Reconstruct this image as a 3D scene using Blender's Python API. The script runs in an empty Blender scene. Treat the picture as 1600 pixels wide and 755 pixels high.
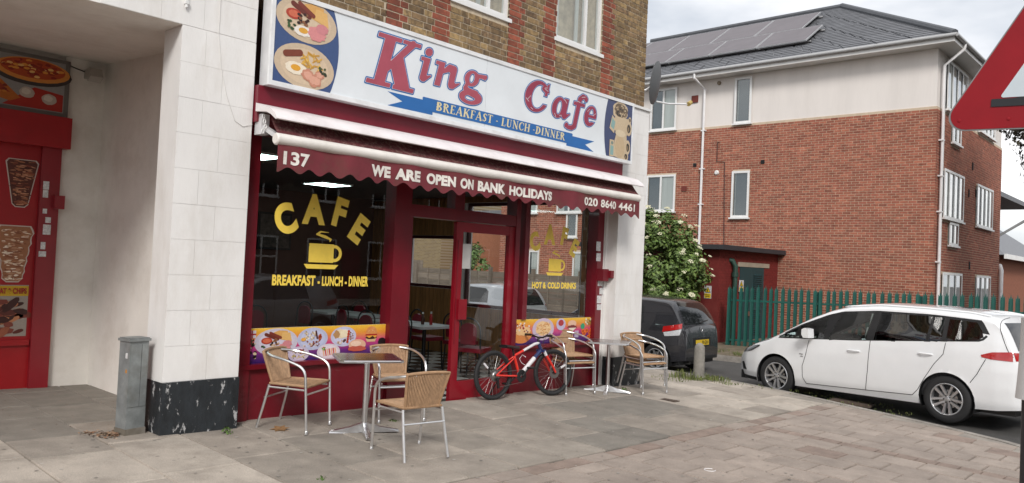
import bpy, math, random
from mathutils import Vector as V, Matrix
from mathutils.bvhtree import BVHTree
random.seed(7)
sc = bpy.context.scene
COL = sc.collection
# ------------------------------------------------------------------ camera, sky, sun, exposure
F, CX, CY = 1225.06, 800.0, 377.5            # focal length and centre in photo pixels (1600 x 755)
YAW, PITCH, ROLL, CAMZ = 0.83086, 0.0280246, 0.0453, 1.64
fw = V((math.sin(YAW)*math.cos(PITCH), math.cos(YAW)*math.cos(PITCH), math.sin(PITCH)))
r0 = V((math.cos(YAW), -math.sin(YAW), 0)); u0 = r0.cross(fw)
rt = math.cos(ROLL)*r0 + math.sin(ROLL)*u0
up = -math.sin(ROLL)*r0 + math.cos(ROLL)*u0
CAM = V((0, 0, CAMZ))
cd = bpy.data.cameras.new('camera'); cam = bpy.data.objects.new('camera', cd); COL.objects.link(cam)
cd.sensor_fit = 'HORIZONTAL'; cd.sensor_width = 36; cd.lens = 36*F/1600; cd.clip_start = .05; cd.clip_end = 2000
cam.matrix_world = Matrix(((rt.x, up.x, -fw.x, 0), (rt.y, up.y, -fw.y, 0), (rt.z, up.z, -fw.z, CAMZ), (0, 0, 0, 1)))
sc.camera = cam
SUN_EL, SUN_AZ = 38.0, 226.0                 # degrees; azimuth of the sun clockwise from +Y
w = bpy.data.worlds.new('World'); sc.world = w; w.use_nodes = True
nt = w.node_tree; N = nt.nodes; Lk = nt.links
bg = N['Background']
sky = N.new('ShaderNodeTexSky'); sky.sky_type = 'NISHITA'; sky.sun_disc = False
sky.sun_elevation = math.radians(SUN_EL); sky.sun_rotation = math.radians(SUN_AZ)
tc = N.new('ShaderNodeTexCoord'); mp = N.new('ShaderNodeMapping'); mp.inputs['Scale'].default_value = (1, 1, 2.6)
nz = N.new('ShaderNodeTexNoise'); nz.inputs['Scale'].default_value = 2.3; nz.inputs['Detail'].default_value = 6; nz.inputs['Roughness'].default_value = .52
Lk.new(tc.outputs['Generated'], mp.inputs['Vector']); Lk.new(mp.outputs['Vector'], nz.inputs['Vector'])
cr = N.new('ShaderNodeValToRGB'); cr.color_ramp.elements[0].position = .38; cr.color_ramp.elements[0].color = (4.9, 5.2, 5.65, 1)
cr.color_ramp.elements[1].position = .60; cr.color_ramp.elements[1].color = (9.6, 9.45, 9.4, 1)
Lk.new(nz.outputs['Fac'], cr.inputs['Fac'])
mx = N.new('ShaderNodeMix'); mx.data_type = 'RGBA'; mx.inputs['Factor'].default_value = .88
Lk.new(sky.outputs['Color'], mx.inputs['A']); Lk.new(cr.outputs['Color'], mx.inputs['B'])
Lk.new(mx.outputs['Result'], bg.inputs['Color']); bg.inputs['Strength'].default_value = .085
sd = bpy.data.lights.new('sun', 'SUN'); sun = bpy.data.objects.new('sun', sd); COL.objects.link(sun)
sd.energy = 1.5; sd.angle = math.radians(16); sd.color = (1, .965, .92)
az, el = math.radians(SUN_AZ), math.radians(SUN_EL)
sundir = V((math.sin(az)*math.cos(el), math.cos(az)*math.cos(el), math.sin(el)))
sun.rotation_euler = sundir.to_track_quat('Z', 'Y').to_euler(); sun.location = (0, -5, 20)
vs = sc.view_settings; vs.view_transform = 'Standard'; vs.look = 'None'; vs.exposure = 0.72; vs.gamma = 1; vs.use_curve_mapping = False
sc.cycles.use_denoising = True; sc.cycles.max_bounces = 8; sc.cycles.transparent_max_bounces = 24
sc.cycles.sample_clamp_indirect = 8; sc.cycles.caustics_reflective = False; sc.cycles.caustics_refractive = False

# ------------------------------------------------------------------ pixel -> place
def ray(x, y): return fw + rt*((x-CX)/F) - up*((y-CY)/F)
def fy(x, y, Y): d = ray(x, y); return CAM + d*(Y/d.y)
def fx(x, y, X): d = ray(x, y); return CAM + d*(X/d.x)
def fz(x, y, z): d = ray(x, y); return CAM + d*((z-CAMZ)/d.z)
def fplane(x, y, p, n): d = ray(x, y); return CAM + d*((p-CAM).dot(n)/d.dot(n))
def G(x, y): return -.022*(min(max(x, -6), 20)-4) - .026*min(max(7-y, 0), 9)
def fg(x, y, off=0):
    z = 0
    for i in range(40):
        p = fz(x, y, z); z = .5*z + .5*(G(p.x, p.y)+off)
    return p

# ------------------------------------------------------------------ mesh builder
ORI = {}
class MB:
    def __init__(s): s.v = []; s.f = []; s.m = []; s.c = []
    def add(s, vs, fs, mi=0, col=None):
        o = len(s.v); s.v += [V(p) for p in vs]
        for f in fs: s.f.append([o+i for i in f]); s.m.append(mi); s.c.append(col)
        return s
    def poly(s, pts, mi=0, col=None): return s.add(pts, [list(range(len(pts)))], mi, col)
    def box(s, x0, y0, z0, x1, y1, z1, mi=0, M_=None):
        vs = [V((x, y, z)) for z in (z0, z1) for y in (y0, y1) for x in (x0, x1)]
        if M_ is not None: vs = [M_ @ p for p in vs]
        return s.add(vs, [(0,2,3,1),(4,5,7,6),(0,1,5,4),(2,6,7,3),(0,4,6,2),(1,3,7,5)], mi)
    def bar(s, a, b, w_, h_, mi=0, upv=V((0,0,1))):
        a = V(a); b = V(b); d = (b-a).normalized()
        if abs(d.dot(upv)) > .98: upv = V((1,0,0))
        x = d.cross(upv).normalized(); y = x.cross(d)
        vs = []
        for p in (a, b):
            for sx, sy in ((-1,-1),(1,-1),(1,1),(-1,1)): vs.append(p + x*sx*w_/2 + y*sy*h_/2)
        return s.add(vs, [(0,1,2,3),(7,6,5,4),(0,4,5,1),(1,5,6,2),(2,6,7,3),(3,7,4,0)], mi)
    def tube(s, pts, r, n=8, closed=False, caps=True, mi=0):
        pts = [V(p) for p in pts]; k = len(pts)
        rs = r if isinstance(r, (list, tuple)) else [r]*k
        x = None; o = len(s.v)
        for i in range(k):
            if closed: d = (pts[(i+1) % k]-pts[i-1]).normalized()
            else: d = (pts[min(i+1, k-1)]-pts[max(i-1, 0)]).normalized()
            if x is None:
                a = V((0,0,1)) if abs(d.z) < .9 else V((1,0,0)); x = d.cross(a).normalized()
            else:
                x = x - d*x.dot(d)
                x = x.normalized() if x.length > 1e-6 else d.orthogonal().normalized()
            y = d.cross(x)
            for j in range(n):
                a = 2*math.pi*j/n; s.v.append(pts[i] + (x*math.cos(a)+y*math.sin(a))*rs[i])
        for i in range(k if closed else k-1):
            i2 = (i+1) % k
            for j in range(n):
                j2 = (j+1) % n
                s.f.append([o+i*n+j, o+i*n+j2, o+i2*n+j2, o+i2*n+j]); s.m.append(mi); s.c.append(None)
        if caps and not closed:
            s.f.append([o+j for j in range(n)][::-1]); s.m.append(mi); s.c.append(None)
            s.f.append([o+(k-1)*n+j for j in range(n)]); s.m.append(mi); s.c.append(None)
        return s
    def lathe(s, prof, n=24, M_=None, mi=0, closed=False):
        o = len(s.v); k = len(prof)
        for (r, h) in prof:
            for j in range(n):
                a = 2*math.pi*j/n; p = V((r*math.cos(a), r*math.sin(a), h)); s.v.append(M_ @ p if M_ is not None else p)
        for i in range(k if closed else k-1):
            i2 = (i+1) % k
            for j in range(n):
                j2 = (j+1) % n; s.f.append([o+i*n+j, o+i*n+j2, o+i2*n+j2, o+i2*n+j]); s.m.append(mi); s.c.append(None)
        return s
    def ext(s, pts, off, mi=0, col=None):
        pts = [V(p) for p in pts]; off = V(off); k = len(pts)
        s.add(pts + [p+off for p in pts], [list(range(k))[::-1], list(range(k, 2*k))] + [(i, (i+1) % k, k+(i+1) % k, k+i) for i in range(k)], mi, col)
        return s
    def grid(s, fn, nu, nv, mi=0):
        o = len(s.v)
        for i in range(nu+1):
            for j in range(nv+1): s.v.append(V(fn(i/nu, j/nv)))
        for i in range(nu):
            for j in range(nv):
                a = o+i*(nv+1)+j; s.f.append([a, a+nv+1, a+nv+2, a+1]); s.m.append(mi); s.c.append(None)
        return s
    def mesh(s, name, mats, smooth=False, origin=V((0,0,0))):
        me = bpy.data.meshes.new(name)
        me.from_pydata([tuple(p-origin) for p in s.v], [], s.f)
        for m_ in (mats if isinstance(mats, (list, tuple)) else [mats]): me.materials.append(m_)
        me.polygons.foreach_set('material_index', s.m)
        if any(c is not None for c in s.c):
            at = me.color_attributes.new('Col', 'FLOAT_COLOR', 'CORNER')
            buf = []
            for p, c in zip(me.polygons, s.c):
                if isinstance(c, list): buf += [x for q in c for x in (q[0], q[1], q[2], 1)]
                else: buf += list((c or (1,1,1))[:3] + (1,))*p.loop_total if c else [1,1,1,1]*p.loop_total
            at.data.foreach_set('color', buf)
        if smooth:
            me.polygons.foreach_set('use_smooth', [True]*len(me.polygons))
            if smooth != 'all': me.set_sharp_from_angle(angle=math.radians(smooth if smooth is not True else 40))
        me.update(); return me
    def build(s, name, mats, parent=None, smooth=False, W=True, loc=None):
        """W: vertices are world coordinates."""
        if W:
            if parent is not None: org = ORI[parent]
            else:
                xs = [p.x for p in s.v]; ys = [p.y for p in s.v]; zs = [p.z for p in s.v]
                org = V(((min(xs)+max(xs))/2, (min(ys)+max(ys))/2, min(zs)))
        else: org = V((0,0,0))
        me = s.mesh(name, mats, smooth, org)
        o = bpy.data.objects.new(name, me); COL.objects.link(o)
        if parent is not None: o.parent = parent; ORI[o] = ORI.get(parent, V((0,0,0)))
        elif W: o.location = org; ORI[o] = org
        if loc is not None: o.location = loc
        return o
def tag(o, label, cat, group=None):
    o['label'] = label; o['category'] = cat
    if group: o['group'] = group
    return o
def struct(o): o['kind'] = 'structure'; return o
def stuff(o): o['kind'] = 'stuff'; return o
def thing(name, label, cat, loc=(0,0,0), rz=0, group=None):
    o = bpy.data.objects.new(name, None); COL.objects.link(o); o.location = loc; o.rotation_euler = (0,0,rz)
    o.empty_display_size = .2; ORI[o] = V(loc); return tag(o, label, cat, group)
def inst(name, me, parent, loc, rot=(0,0,0), scale=(1,1,1)):
    o = bpy.data.objects.new(name, me); COL.objects.link(o); o.parent = parent
    o.location = V(loc)-ORI[parent]; o.rotation_euler = rot; o.scale = scale; return o
def dup(root, loc, rz=0, label=None, group=None, tilt=None):
    def cp(o, par):
        c = o.copy(); COL.objects.link(c); c.parent = par
        for ch in o.children: cp(ch, c)
        return c
    r = cp(root, None); r.location = loc; r.rotation_euler = (0,0,rz); ORI[r] = V(loc)
    if tilt: r.rotation_euler = tilt
    if label: r['label'] = label
    if group: r['group'] = group
    return r

# ------------------------------------------------------------------ materials
MATS = {}
def M(name, c, r=.6, metal=0, var=.12, ns=5, stain=None, samt=.5, sscale=2.5, bump=0, bs=60, rnd=0, hue=0, spec=.5, coat=0, emit=0, stretch=None, c2=None, grain=0):
    if name in MATS: return MATS[name]
    m = bpy.data.materials.new(name); m.use_nodes = True; t = m.node_tree; n = t.nodes; l = t.links
    b = n['Principled BSDF']; b.inputs['Roughness'].default_value = r; b.inputs['Metallic'].default_value = metal
    b.inputs['Specular IOR Level'].default_value = spec; b.inputs['Coat Weight'].default_value = coat; b.inputs['Coat Roughness'].default_value = .05
    geo = n.new('ShaderNodeNewGeometry'); vec = geo.outputs['Position']
    if stretch:
        mp = n.new('ShaderNodeMapping'); mp.inputs['Scale'].default_value = stretch; l.new(vec, mp.inputs['Vector']); vec = mp.outputs['Vector']
    def noise(scale, detail=5, rough=.6, v=None):
        q = n.new('ShaderNodeTexNoise'); q.inputs['Scale'].default_value = scale; q.inputs['Detail'].default_value = detail; q.inputs['Roughness'].default_value = rough
        l.new(v or vec, q.inputs['Vector']); return q.outputs['Fac']
    def mrange(src, a, b_, lo=0, hi=1):
        q = n.new('ShaderNodeMapRange'); q.inputs['From Min'].default_value = lo; q.inputs['From Max'].default_value = hi
        q.inputs['To Min'].default_value = a; q.inputs['To Max'].default_value = b_; l.new(src, q.inputs['Value']); return q.outputs['Result']
    def mix(f_, a, b_, typ='MIX'):
        q = n.new('ShaderNodeMix'); q.data_type = 'RGBA'; q.blend_type = typ
        for k, val in (('Factor', f_), ('A', a), ('B', b_)):
            if hasattr(val, 'links'): l.new(val, q.inputs[k])
            elif k == 'Factor': q.inputs[k].default_value = val
            else: q.inputs[k].default_value = tuple(val)[:3] + (1,)
        return q.outputs['Result']
    col = c
    if rnd or hue or c2:
        oi = n.new('ShaderNodeObjectInfo'); ad = n.new('ShaderNodeMath'); ad.operation = 'ADD'
        l.new(geo.outputs['Random Per Island'], ad.inputs[0]); l.new(oi.outputs['Random'], ad.inputs[1])
        fr = n.new('ShaderNodeMath'); fr.operation = 'FRACT'; l.new(ad.outputs[0], fr.inputs[0]); rn = fr.outputs[0]
        if c2:
            m7 = n.new('ShaderNodeMath'); m7.operation = 'MULTIPLY'; m7.inputs[1].default_value = 7.13; l.new(rn, m7.inputs[0])
            f7 = n.new('ShaderNodeMath'); f7.operation = 'FRACT'; l.new(m7.outputs[0], f7.inputs[0])
            col = mix(f7.outputs[0], c, c2)
        if rnd:
            g = mrange(rn, 1-rnd, 1+rnd)
            cc = n.new('ShaderNodeCombineColor'); [l.new(g, cc.inputs[k]) for k in range(3)]
            col = mix(1.0, col, cc.outputs[0], 'MULTIPLY')
    if var:
        g = mrange(noise(ns), 1-var, 1+var, .3, .7); cc = n.new('ShaderNodeCombineColor'); [l.new(g, cc.inputs[k]) for k in range(3)]
        col = mix(1.0, col, cc.outputs[0], 'MULTIPLY')
    if grain:
        g = mrange(noise(150, 2, .5, geo.outputs['Position']), 1-grain, 1+grain, .35, .65); cc = n.new('ShaderNodeCombineColor'); [l.new(g, cc.inputs[k]) for k in range(3)]
        col = mix(1.0, col, cc.outputs[0], 'MULTIPLY')
    if stain:
        col = mix(mrange(noise(sscale, 8, .7), 0, samt, .48, .68), col, stain)
    if hasattr(col, 'links'): l.new(col, b.inputs['Base Color'])
    else: b.inputs['Base Color'].default_value = tuple(col)[:3] + (1,)
    if bump:
        bp = n.new('ShaderNodeBump'); bp.inputs['Strength'].default_value = bump; bp.inputs['Distance'].default_value = .01
        l.new(noise(bs, 4), bp.inputs['Height']); l.new(bp.outputs['Normal'], b.inputs['Normal'])
    if emit: b.inputs['Emission Color'].default_value = tuple(c)[:3] + (1,); b.inputs['Emission Strength'].default_value = emit
    MATS[name] = m; return m
def print_mat(name, rough=.35, coat=.2, fade=.06):
    if name in MATS: return MATS[name]
    m = bpy.data.materials.new(name); m.use_nodes = True; t = m.node_tree; n = t.nodes; l = t.links; b = n['Principled BSDF']
    a = n.new('ShaderNodeVertexColor'); a.layer_name = 'Col'
    geo = n.new('ShaderNodeNewGeometry'); q = n.new('ShaderNodeTexNoise'); q.inputs['Scale'].default_value = 45; q.inputs['Detail'].default_value = 4
    l.new(geo.outputs['Position'], q.inputs['Vector'])
    mr = n.new('ShaderNodeMapRange'); mr.inputs['From Min'].default_value = .3; mr.inputs['From Max'].default_value = .7; mr.inputs['To Min'].default_value = 1-fade*3; mr.inputs['To Max'].default_value = 1+fade*3
    l.new(q.outputs['Fac'], mr.inputs['Value']); cc = n.new('ShaderNodeCombineColor'); [l.new(mr.outputs[0], cc.inputs[k]) for k in range(3)]
    x = n.new('ShaderNodeMix'); x.data_type = 'RGBA'; x.blend_type = 'MULTIPLY'; x.inputs['Factor'].default_value = 1
    l.new(a.outputs['Color'], x.inputs['A']); l.new(cc.outputs[0], x.inputs['B']); l.new(x.outputs['Result'], b.inputs['Base Color'])
    b.inputs['Roughness'].default_value = rough; b.inputs['Coat Weight'].default_value = coat; MATS[name] = m; return m
def glass_mat(name, tint=(.92,.95,.94), ior=1.5, boost=1.0):
    if name in MATS: return MATS[name]
    m = bpy.data.materials.new(name); m.use_nodes = True; t = m.node_tree; n = t.nodes; l = t.links; n.remove(n['Principled BSDF'])
    tr = n.new('ShaderNodeBsdfTransparent'); tr.inputs['Color'].default_value = tint + (1,)
    gl = n.new('ShaderNodeBsdfGlossy'); gl.inputs['Roughness'].default_value = 0.0; gl.inputs['Color'].default_value = (1,1,1,1)
    fr = n.new('ShaderNodeLayerWeight'); fr.inputs['Blend'].default_value = .5       # Schlick reflectance, the same from both sides
    pw = n.new('ShaderNodeMath'); pw.operation = 'POWER'; pw.inputs[1].default_value = 5; l.new(fr.outputs['Facing'], pw.inputs[0])
    ma = n.new('ShaderNodeMath'); ma.operation = 'MULTIPLY_ADD'; ma.inputs[1].default_value = .95; ma.inputs[2].default_value = .045; l.new(pw.outputs[0], ma.inputs[0])
    mu = n.new('ShaderNodeMath'); mu.operation = 'MULTIPLY'; mu.use_clamp = True; mu.inputs[1].default_value = boost; l.new(ma.outputs[0], mu.inputs[0])
    x = n.new('ShaderNodeMixShader'); l.new(mu.outputs[0], x.inputs['Fac']); l.new(tr.outputs[0], x.inputs[1]); l.new(gl.outputs[0], x.inputs[2])
    l.new(x.outputs[0], n['Material Output'].inputs['Surface']); MATS[name] = m; return m
def srgb(h):
    h = h.lstrip('#'); o = []
    for i in (0, 2, 4):
        x = int(h[i:i+2], 16)/255; o.append(x/12.92 if x <= .04045 else ((x+.055)/1.055)**2.4)
    return tuple(o)
# ================================================================== GROUND
m_asph = M('asphalt', (.07,.067,.064), .9, var=.25, ns=2, stain=(.10,.095,.09), samt=.5, sscale=.8, bump=.6, bs=170, grain=.16)
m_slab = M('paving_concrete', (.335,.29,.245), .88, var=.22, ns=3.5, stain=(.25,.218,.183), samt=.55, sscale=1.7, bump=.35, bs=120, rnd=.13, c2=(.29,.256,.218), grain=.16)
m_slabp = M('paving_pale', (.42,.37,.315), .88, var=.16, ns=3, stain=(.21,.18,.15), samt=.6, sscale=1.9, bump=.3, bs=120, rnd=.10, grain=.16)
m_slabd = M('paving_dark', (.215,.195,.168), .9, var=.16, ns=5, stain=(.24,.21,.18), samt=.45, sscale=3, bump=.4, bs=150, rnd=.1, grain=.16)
m_block = M('paving_block', (.325,.27,.23), .88, var=.16, ns=4, stain=(.22,.18,.155), samt=.55, sscale=1.6, bump=.3, bs=110, rnd=.10, grain=.16)
m_blockr = M('paving_block_red', (.27,.205,.17), .9, var=.2, ns=6, stain=(.18,.14,.115), samt=.5, bump=.3, bs=110, rnd=.10, grain=.16)
m_bed = M('sand_bed', (.035,.031,.026), .95, var=.3, ns=9, bump=.4)
m_kerb = M('kerb_stone', (.30,.275,.245), .85, var=.22, ns=6, stain=(.14,.125,.11), samt=.6, bump=.3, rnd=.1, grain=.16)
m_grass = M('grass', (.085,.12,.03), .8, var=.35, ns=8, rnd=.4, c2=(.16,.17,.05))
def sstep(t): t = min(max(t, 0), 1); return t*t*(3-2*t)
def ROAD(x, y):
    side = -.315 - .022*(min(y, 9.5)-2.85) if y > 2.85 else -.315 - .03*(2.85-max(y, 0))
    main = -.22 - .015*min(max(x, -10), 12)
    return main + (side-main)*sstep((x-8)/4)
mb = MB()
xs = [-400, -60] + [-20+2*i for i in range(26)] + [45, 80, 500]; ys = [-400, -60] + [-30+2*i for i in range(46)] + [80, 500]
for x in xs:
    for y in ys: mb.v.append(V((x, y, ROAD(x, y))))
ny = len(ys)
for i in range(len(xs)-1):
    for j in range(ny-1): mb.f.append([i*ny+j, (i+1)*ny+j, (i+1)*ny+j+1, i*ny+j+1]); mb.m.append(0); mb.c.append(None)
struct(mb.build('road', m_asph))
# kerb line (pavement edge), from the side street round the corner to the main street
KP = [(12.75, 40), (12.75, 12), (12.75, 6.6), (12.68, 5.6), (12.42, 4.6), (12.08, 3.5), (11.83, 2.6), (11.5, 1.85), (10.95, 1.1), (10.1, .35), (9.0, -.25), (7.5, -.65), (5.5, -.8), (-14, -.8)]
def smooth_poly(P, it=2):
    for _ in range(it):
        Q = [P[0]]
        for a, b in zip(P, P[1:]): Q += [(a[0]*.75+b[0]*.25, a[1]*.75+b[1]*.25), (a[0]*.25+b[0]*.75, a[1]*.25+b[1]*.75)]
        P = Q + [P[-1]]
    return P
KS = smooth_poly(KP, 2)
def inside_pave(x, y, marg=0):
    if x > 10.7 or y < 7:
        best = None
        for a, b in zip(KS, KS[1:]):
            d = V((b[0]-a[0], b[1]-a[1])); q = V((x-a[0], y-a[1])); t = max(0, min(1, q.dot(d)/max(d.dot(d), 1e-9)))
            dist = (q-d*t).length; s = d.x*q.y-d.y*q.x
            if best is None or dist < best[0]: best = (dist, s)
        return best[1] < 0 and best[0] > marg
    return True
mb = MB()
pave = MB()
px = [-14+.5*i for i in range(54)]
top = [(x, 42) for x in (12.75,)]
# bed sheet: strips in y between the kerb line and the rear limit
rows = []
for (x, y) in KS:
    xi = 10.4 if y > 7.2 else None
    rows.append((x, y))
for (a, b) in zip(KS, KS[1:]):
    def back(p): return (10.6, p[1]) if p[1] > 7.2 else (min(p[0], 10.6), 7.2)
    A, B = back(a), back(b)
    q = [a, b, B, A]
    n = 6
    for k in range(n):
        t0, t1 = k/n, (k+1)/n
        pts = [(a[0]+(A[0]-a[0])*t0, a[1]+(A[1]-a[1])*t0), (b[0]+(B[0]-b[0])*t0, b[1]+(B[1]-b[1])*t0), (b[0]+(B[0]-b[0])*t1, b[1]+(B[1]-b[1])*t1), (a[0]+(A[0]-a[0])*t1, a[1]+(A[1]-a[1])*t1)]
        pave.poly([(p[0], p[1], G(*p)-.022) for p in pts])
pave.poly([(x, y, G(x, y)-.022) for x, y in ((-14, 7.2), (3.9, 7.2), (3.9, 10.4), (-14, 10.4))])
pavement = struct(pave.build('pavement', m_bed))
# flagstones and blocks, each its own piece
def unit_slab(name, mat, ch=.012):
    b = MB(); c = .5-ch
    b.add([(-.5,-.5,-1), (.5,-.5,-1), (.5,.5,-1), (-.5,.5,-1), (-.5,-.5,-.25), (.5,-.5,-.25), (.5,.5,-.25), (-.5,.5,-.25), (-c,-c,0), (c,-c,0), (c,c,0), (-c,c,0)],
          [(0,1,5,4), (1,2,6,5), (2,3,7,6), (3,0,4,7), (4,5,9,8), (5,6,10,9), (6,7,11,10), (7,4,8,11), (8,9,10,11)])
    return b.mesh(name, mat)
us, usp, usd, ub, ubr = [unit_slab(n, m_) for n, m_ in (('paving_slab', m_slab), ('paving_slab', m_slabp), ('paving_slab', m_slabd), ('paving_block', m_block), ('paving_block', m_blockr))]
rg = random.Random(3)
def lay(me, name, x0, y0, x1, y1, gap=.011, jz=.003, jr=.005):
    cx_, cy_ = (x0+x1)/2, (y0+y1)/2
    o = inst(name, me, pavement, (cx_, cy_, G(cx_, cy_)+rg.uniform(-jz, jz)), ((.026 if cy_ < 7 else 0)+rg.uniform(-jr, jr), .022+rg.uniform(-jr, jr), rg.uniform(-jr, jr)), (x1-x0-gap, y1-y0-gap, .05))
    return o
EDGE = lambda x: 4.42 + .02*math.sin(x*1.7)      # where the flagstones meet the block paving
x = -3.06; ci = 0
while x < 12.6:
    wd = rg.choice((.60, .62, .64))
    y = EDGE(x+wd/2) if x > 3.4 else 1.0
    y += .0
    first = True
    ymax = 10.3 if x < 3.45 else (7.05 if x < 10.3 else 17)
    while y < ymax:
        ln = rg.choice((.62, .92, .92, 1.02)) if not first else rg.uniform(.4, .95)
        first = False
        y1 = min(y+ln, ymax)
        if y1-y > .1 and inside_pave(x+wd/2, (y+y1)/2, .1) and inside_pave(x+wd-.05, y+.05, .04) and inside_pave(x+wd-.05, y1-.05, .04):
            cxm, cym = x+wd/2, (y+y1)/2
            me = us
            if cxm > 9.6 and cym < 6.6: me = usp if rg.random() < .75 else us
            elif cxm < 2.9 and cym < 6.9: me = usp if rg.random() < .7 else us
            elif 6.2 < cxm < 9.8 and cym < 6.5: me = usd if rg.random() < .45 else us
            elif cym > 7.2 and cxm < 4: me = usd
            if x < 3 or cym > 4.4: lay(me, 'paving_slab', x, y, x+wd, y1)
        y = y1
    x += wd; ci += 1
x = 3.42; ci = 0
while x < 12.4:
    wd = .40
    y1 = EDGE(x+.2)-.03; k = 0
    lay(ubr if rg.random() < .5 else ub, 'paving_block', x, y1-.2, x+wd, y1) if inside_pave(x+wd, y1-.2, .1) else None
    y1 -= .2
    red = (ci == 14)
    while y1 > .3:
        ln = .43 if k else (.215 if ci % 2 else .43)
        if red: ln = .2
        if inside_pave(x+wd+.02, y1-ln/2, .12):
            if ci == 14:
                lay(ubr, 'paving_block', x, y1-ln, x+.2, y1)
            else: lay(ub if rg.random() < .985 else ubr, 'paving_block', x, y1-ln, x+wd, y1, gap=.015, jz=.004, jr=.008)
        y1 -= ln; k += 1
    x += .2 if ci == 14 else wd; ci += 1
# kerb stones
def unit_kerb():
    b = MB(); r = .02
    prof = [(-.5,-1), (.5,-1), (.5,-.25), (.42,-.05), (.3,0), (-.5,0)]
    b.ext([(-.5, p[0], p[1]) for p in prof], (1,0,0)); return b.mesh('kerb_stone', m_kerb)
uk = unit_kerb()
def lay_kerbs(P, parent, zfun, rzfun, wid=.14, ln=.9, side=1):
    seg = []; L = 0
    pts = [V((p[0], p[1])) for p in P]
    acc = [0]
    for a, b in zip(pts, pts[1:]): acc.append(acc[-1]+(b-a).length)
    def at(s):
        for i in range(len(pts)-1):
            if s <= acc[i+1]: t = (s-acc[i])/max(acc[i+1]-acc[i], 1e-9); return pts[i].lerp(pts[i+1], t)
        return pts[-1]
    s = 0
    while s+ln < acc[-1]:
        a, b = at(s), at(s+ln); d = (b-a).normalized(); nrm = V((d.y, -d.x))*side
        c = (a+b)/2 + nrm*wid/2
        za, zb = zfun(a.x, a.y), zfun(b.x, b.y)
        o = inst('kerb_stone', uk, parent, (c.x, c.y, (za+zb)/2+.004), (0, -math.atan2(zb-za, ln), math.atan2(d.y, d.x)), ((b-a).length-.006, wid, .32))
        s += ln
lay_kerbs([p for p in KS if p[1] < 24 and p[0] > 4], pavement, lambda x, y: G(x, y), None, side=1)

# concrete infill between the kerb stones and the cut edge of the paving
inf = MB(); KQ = [V(p) for p in KS if p[1] < 24 and p[0] > 4]; ring = []
for i, p in enumerate(KQ):
    d = (KQ[min(i+1, len(KQ)-1)]-KQ[max(i-1, 0)]).normalized(); n_ = V((d.y, -d.x)); ring.append((p+n_*.135, p+n_*.62))
for (a, b), (c, e) in zip(ring, ring[1:]): inf.poly([(q.x, q.y, G(q.x, q.y)-.009) for q in (a, c, e, b)])
inf.build('kerb_infill', M('infill_concrete', (.30,.27,.235), .9, var=.25, ns=6, stain=(.16,.14,.12), samt=.6, sscale=3, bump=.4, bs=90, grain=.16), pavement)
# ================================================================== CAFE BUILDING
m_white = M('white_masonry_paint', (.80,.785,.765), .75, var=.05, ns=3, stain=(.60,.555,.50), samt=.4, sscale=2.2, bump=.14, bs=45, stretch=(1.4,1.4,.5))
m_whiteA = M('alcove_paint', (.80,.765,.71), .8, var=.06, ns=2, stain=(.56,.50,.43), samt=.4, sscale=1.7, bump=.15, bs=40)
m_plinth = M('black_plinth_paint', (.018,.022,.026), .5, var=.4, ns=5, stain=(.42,.42,.42), samt=1.0, sscale=4.5, bump=.4, bs=40, stretch=(2.2,2.2,1))
def soot_fix():
    n = MATS['black_plinth_paint'].node_tree.nodes
    for q in n:
        if q.type == 'MAP_RANGE' and abs(q.inputs['From Min'].default_value-.48) < .01: q.inputs['From Min'].default_value = .575; q.inputs['From Max'].default_value = .61
soot_fix()
m_mort = M('mortar', (.56,.47,.35), .95, var=.2, ns=12, stain=(.2,.17,.14), samt=.4, bump=.4, bs=150)
m_bry = M('stock_brick', (.29,.195,.09), .9, var=.40, ns=17, stain=(.05,.036,.028), samt=.8, sscale=11, bump=.6, bs=90, rnd=.30, c2=(.19,.12,.065))
m_brr = M('red_quoin_brick', (.27,.075,.042), .9, var=.3, ns=16, stain=(.05,.03,.025), samt=.6, sscale=7, bump=.5, bs=90, rnd=.3)
m_upvc = M('white_upvc', (.78,.78,.77), .35, var=.03)
m_dark = M('dark_void', (.012,.012,.013), .9, var=0)
m_glass = glass_mat('shop_glass', tint=(.975,.985,.98), boost=1.5)
m_wing = M('window_glass_dark', (.06,.075,.085), .04, var=.1, spec=.9)
m_curt = M('net_curtain', (.55,.55,.52), .9, var=.12, ns=2, stretch=(6,6,.3))
YP, YB, YF = 6.78, 6.83, 7.02
cafe = thing('cafe_building', 'yellow stock brick parade building with white painted pillars above and around the cafe', 'building', (7, 8.5, 0))
# brick wall with openings
WINS = [(6.22, 7.235), (8.185, 9.245)]
WINX = [(4.2, 5.28)] + WINS
ZB0, ZB1, ZS, ZH = 4.05, 7.6, 4.765, 6.25
wl = MB(); xcur = 3.74
for (a, b) in WINX + [(10.41, 10.41)]:
    wl.box(xcur, YB, ZB0, a, YB+.3, ZB1) if a > xcur else None
    if b > a: wl.box(a, YB+.012, ZB0, b, YB+.3, ZS); wl.box(a, YB, ZH, b, YB+.3, ZB1)
    xcur = b
wall = wl.build('upper_wall', m_mort, cafe)
C_, J = .0772, .0135
def brick_rows(x0, x1, z0, z1, bond=0):
    out = []; z = z0; k = 0
    while z+C_ <= z1+.001:
        x = x0; pat = [.222, .107] if bond == 0 else [.215]; i = k % 2
        if k % 2: x = x0-.165 if bond == 0 else x0-.112
        while x < x1:
            L = pat[i % len(pat)]; a, b = max(x, x0), min(x+L, x1)
            if b-a > .03: out.append((a, b, z, z+C_-J, k))
            x += L+.012; i += 1
        z += C_; k += 1
    return out
QUO = [(5.28, 5.50, 0), (5.98, 6.22, 1), (7.235, 7.47, 0), (7.95, 8.185, 1), (9.245, 9.48, 0)]
allb = []
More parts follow.
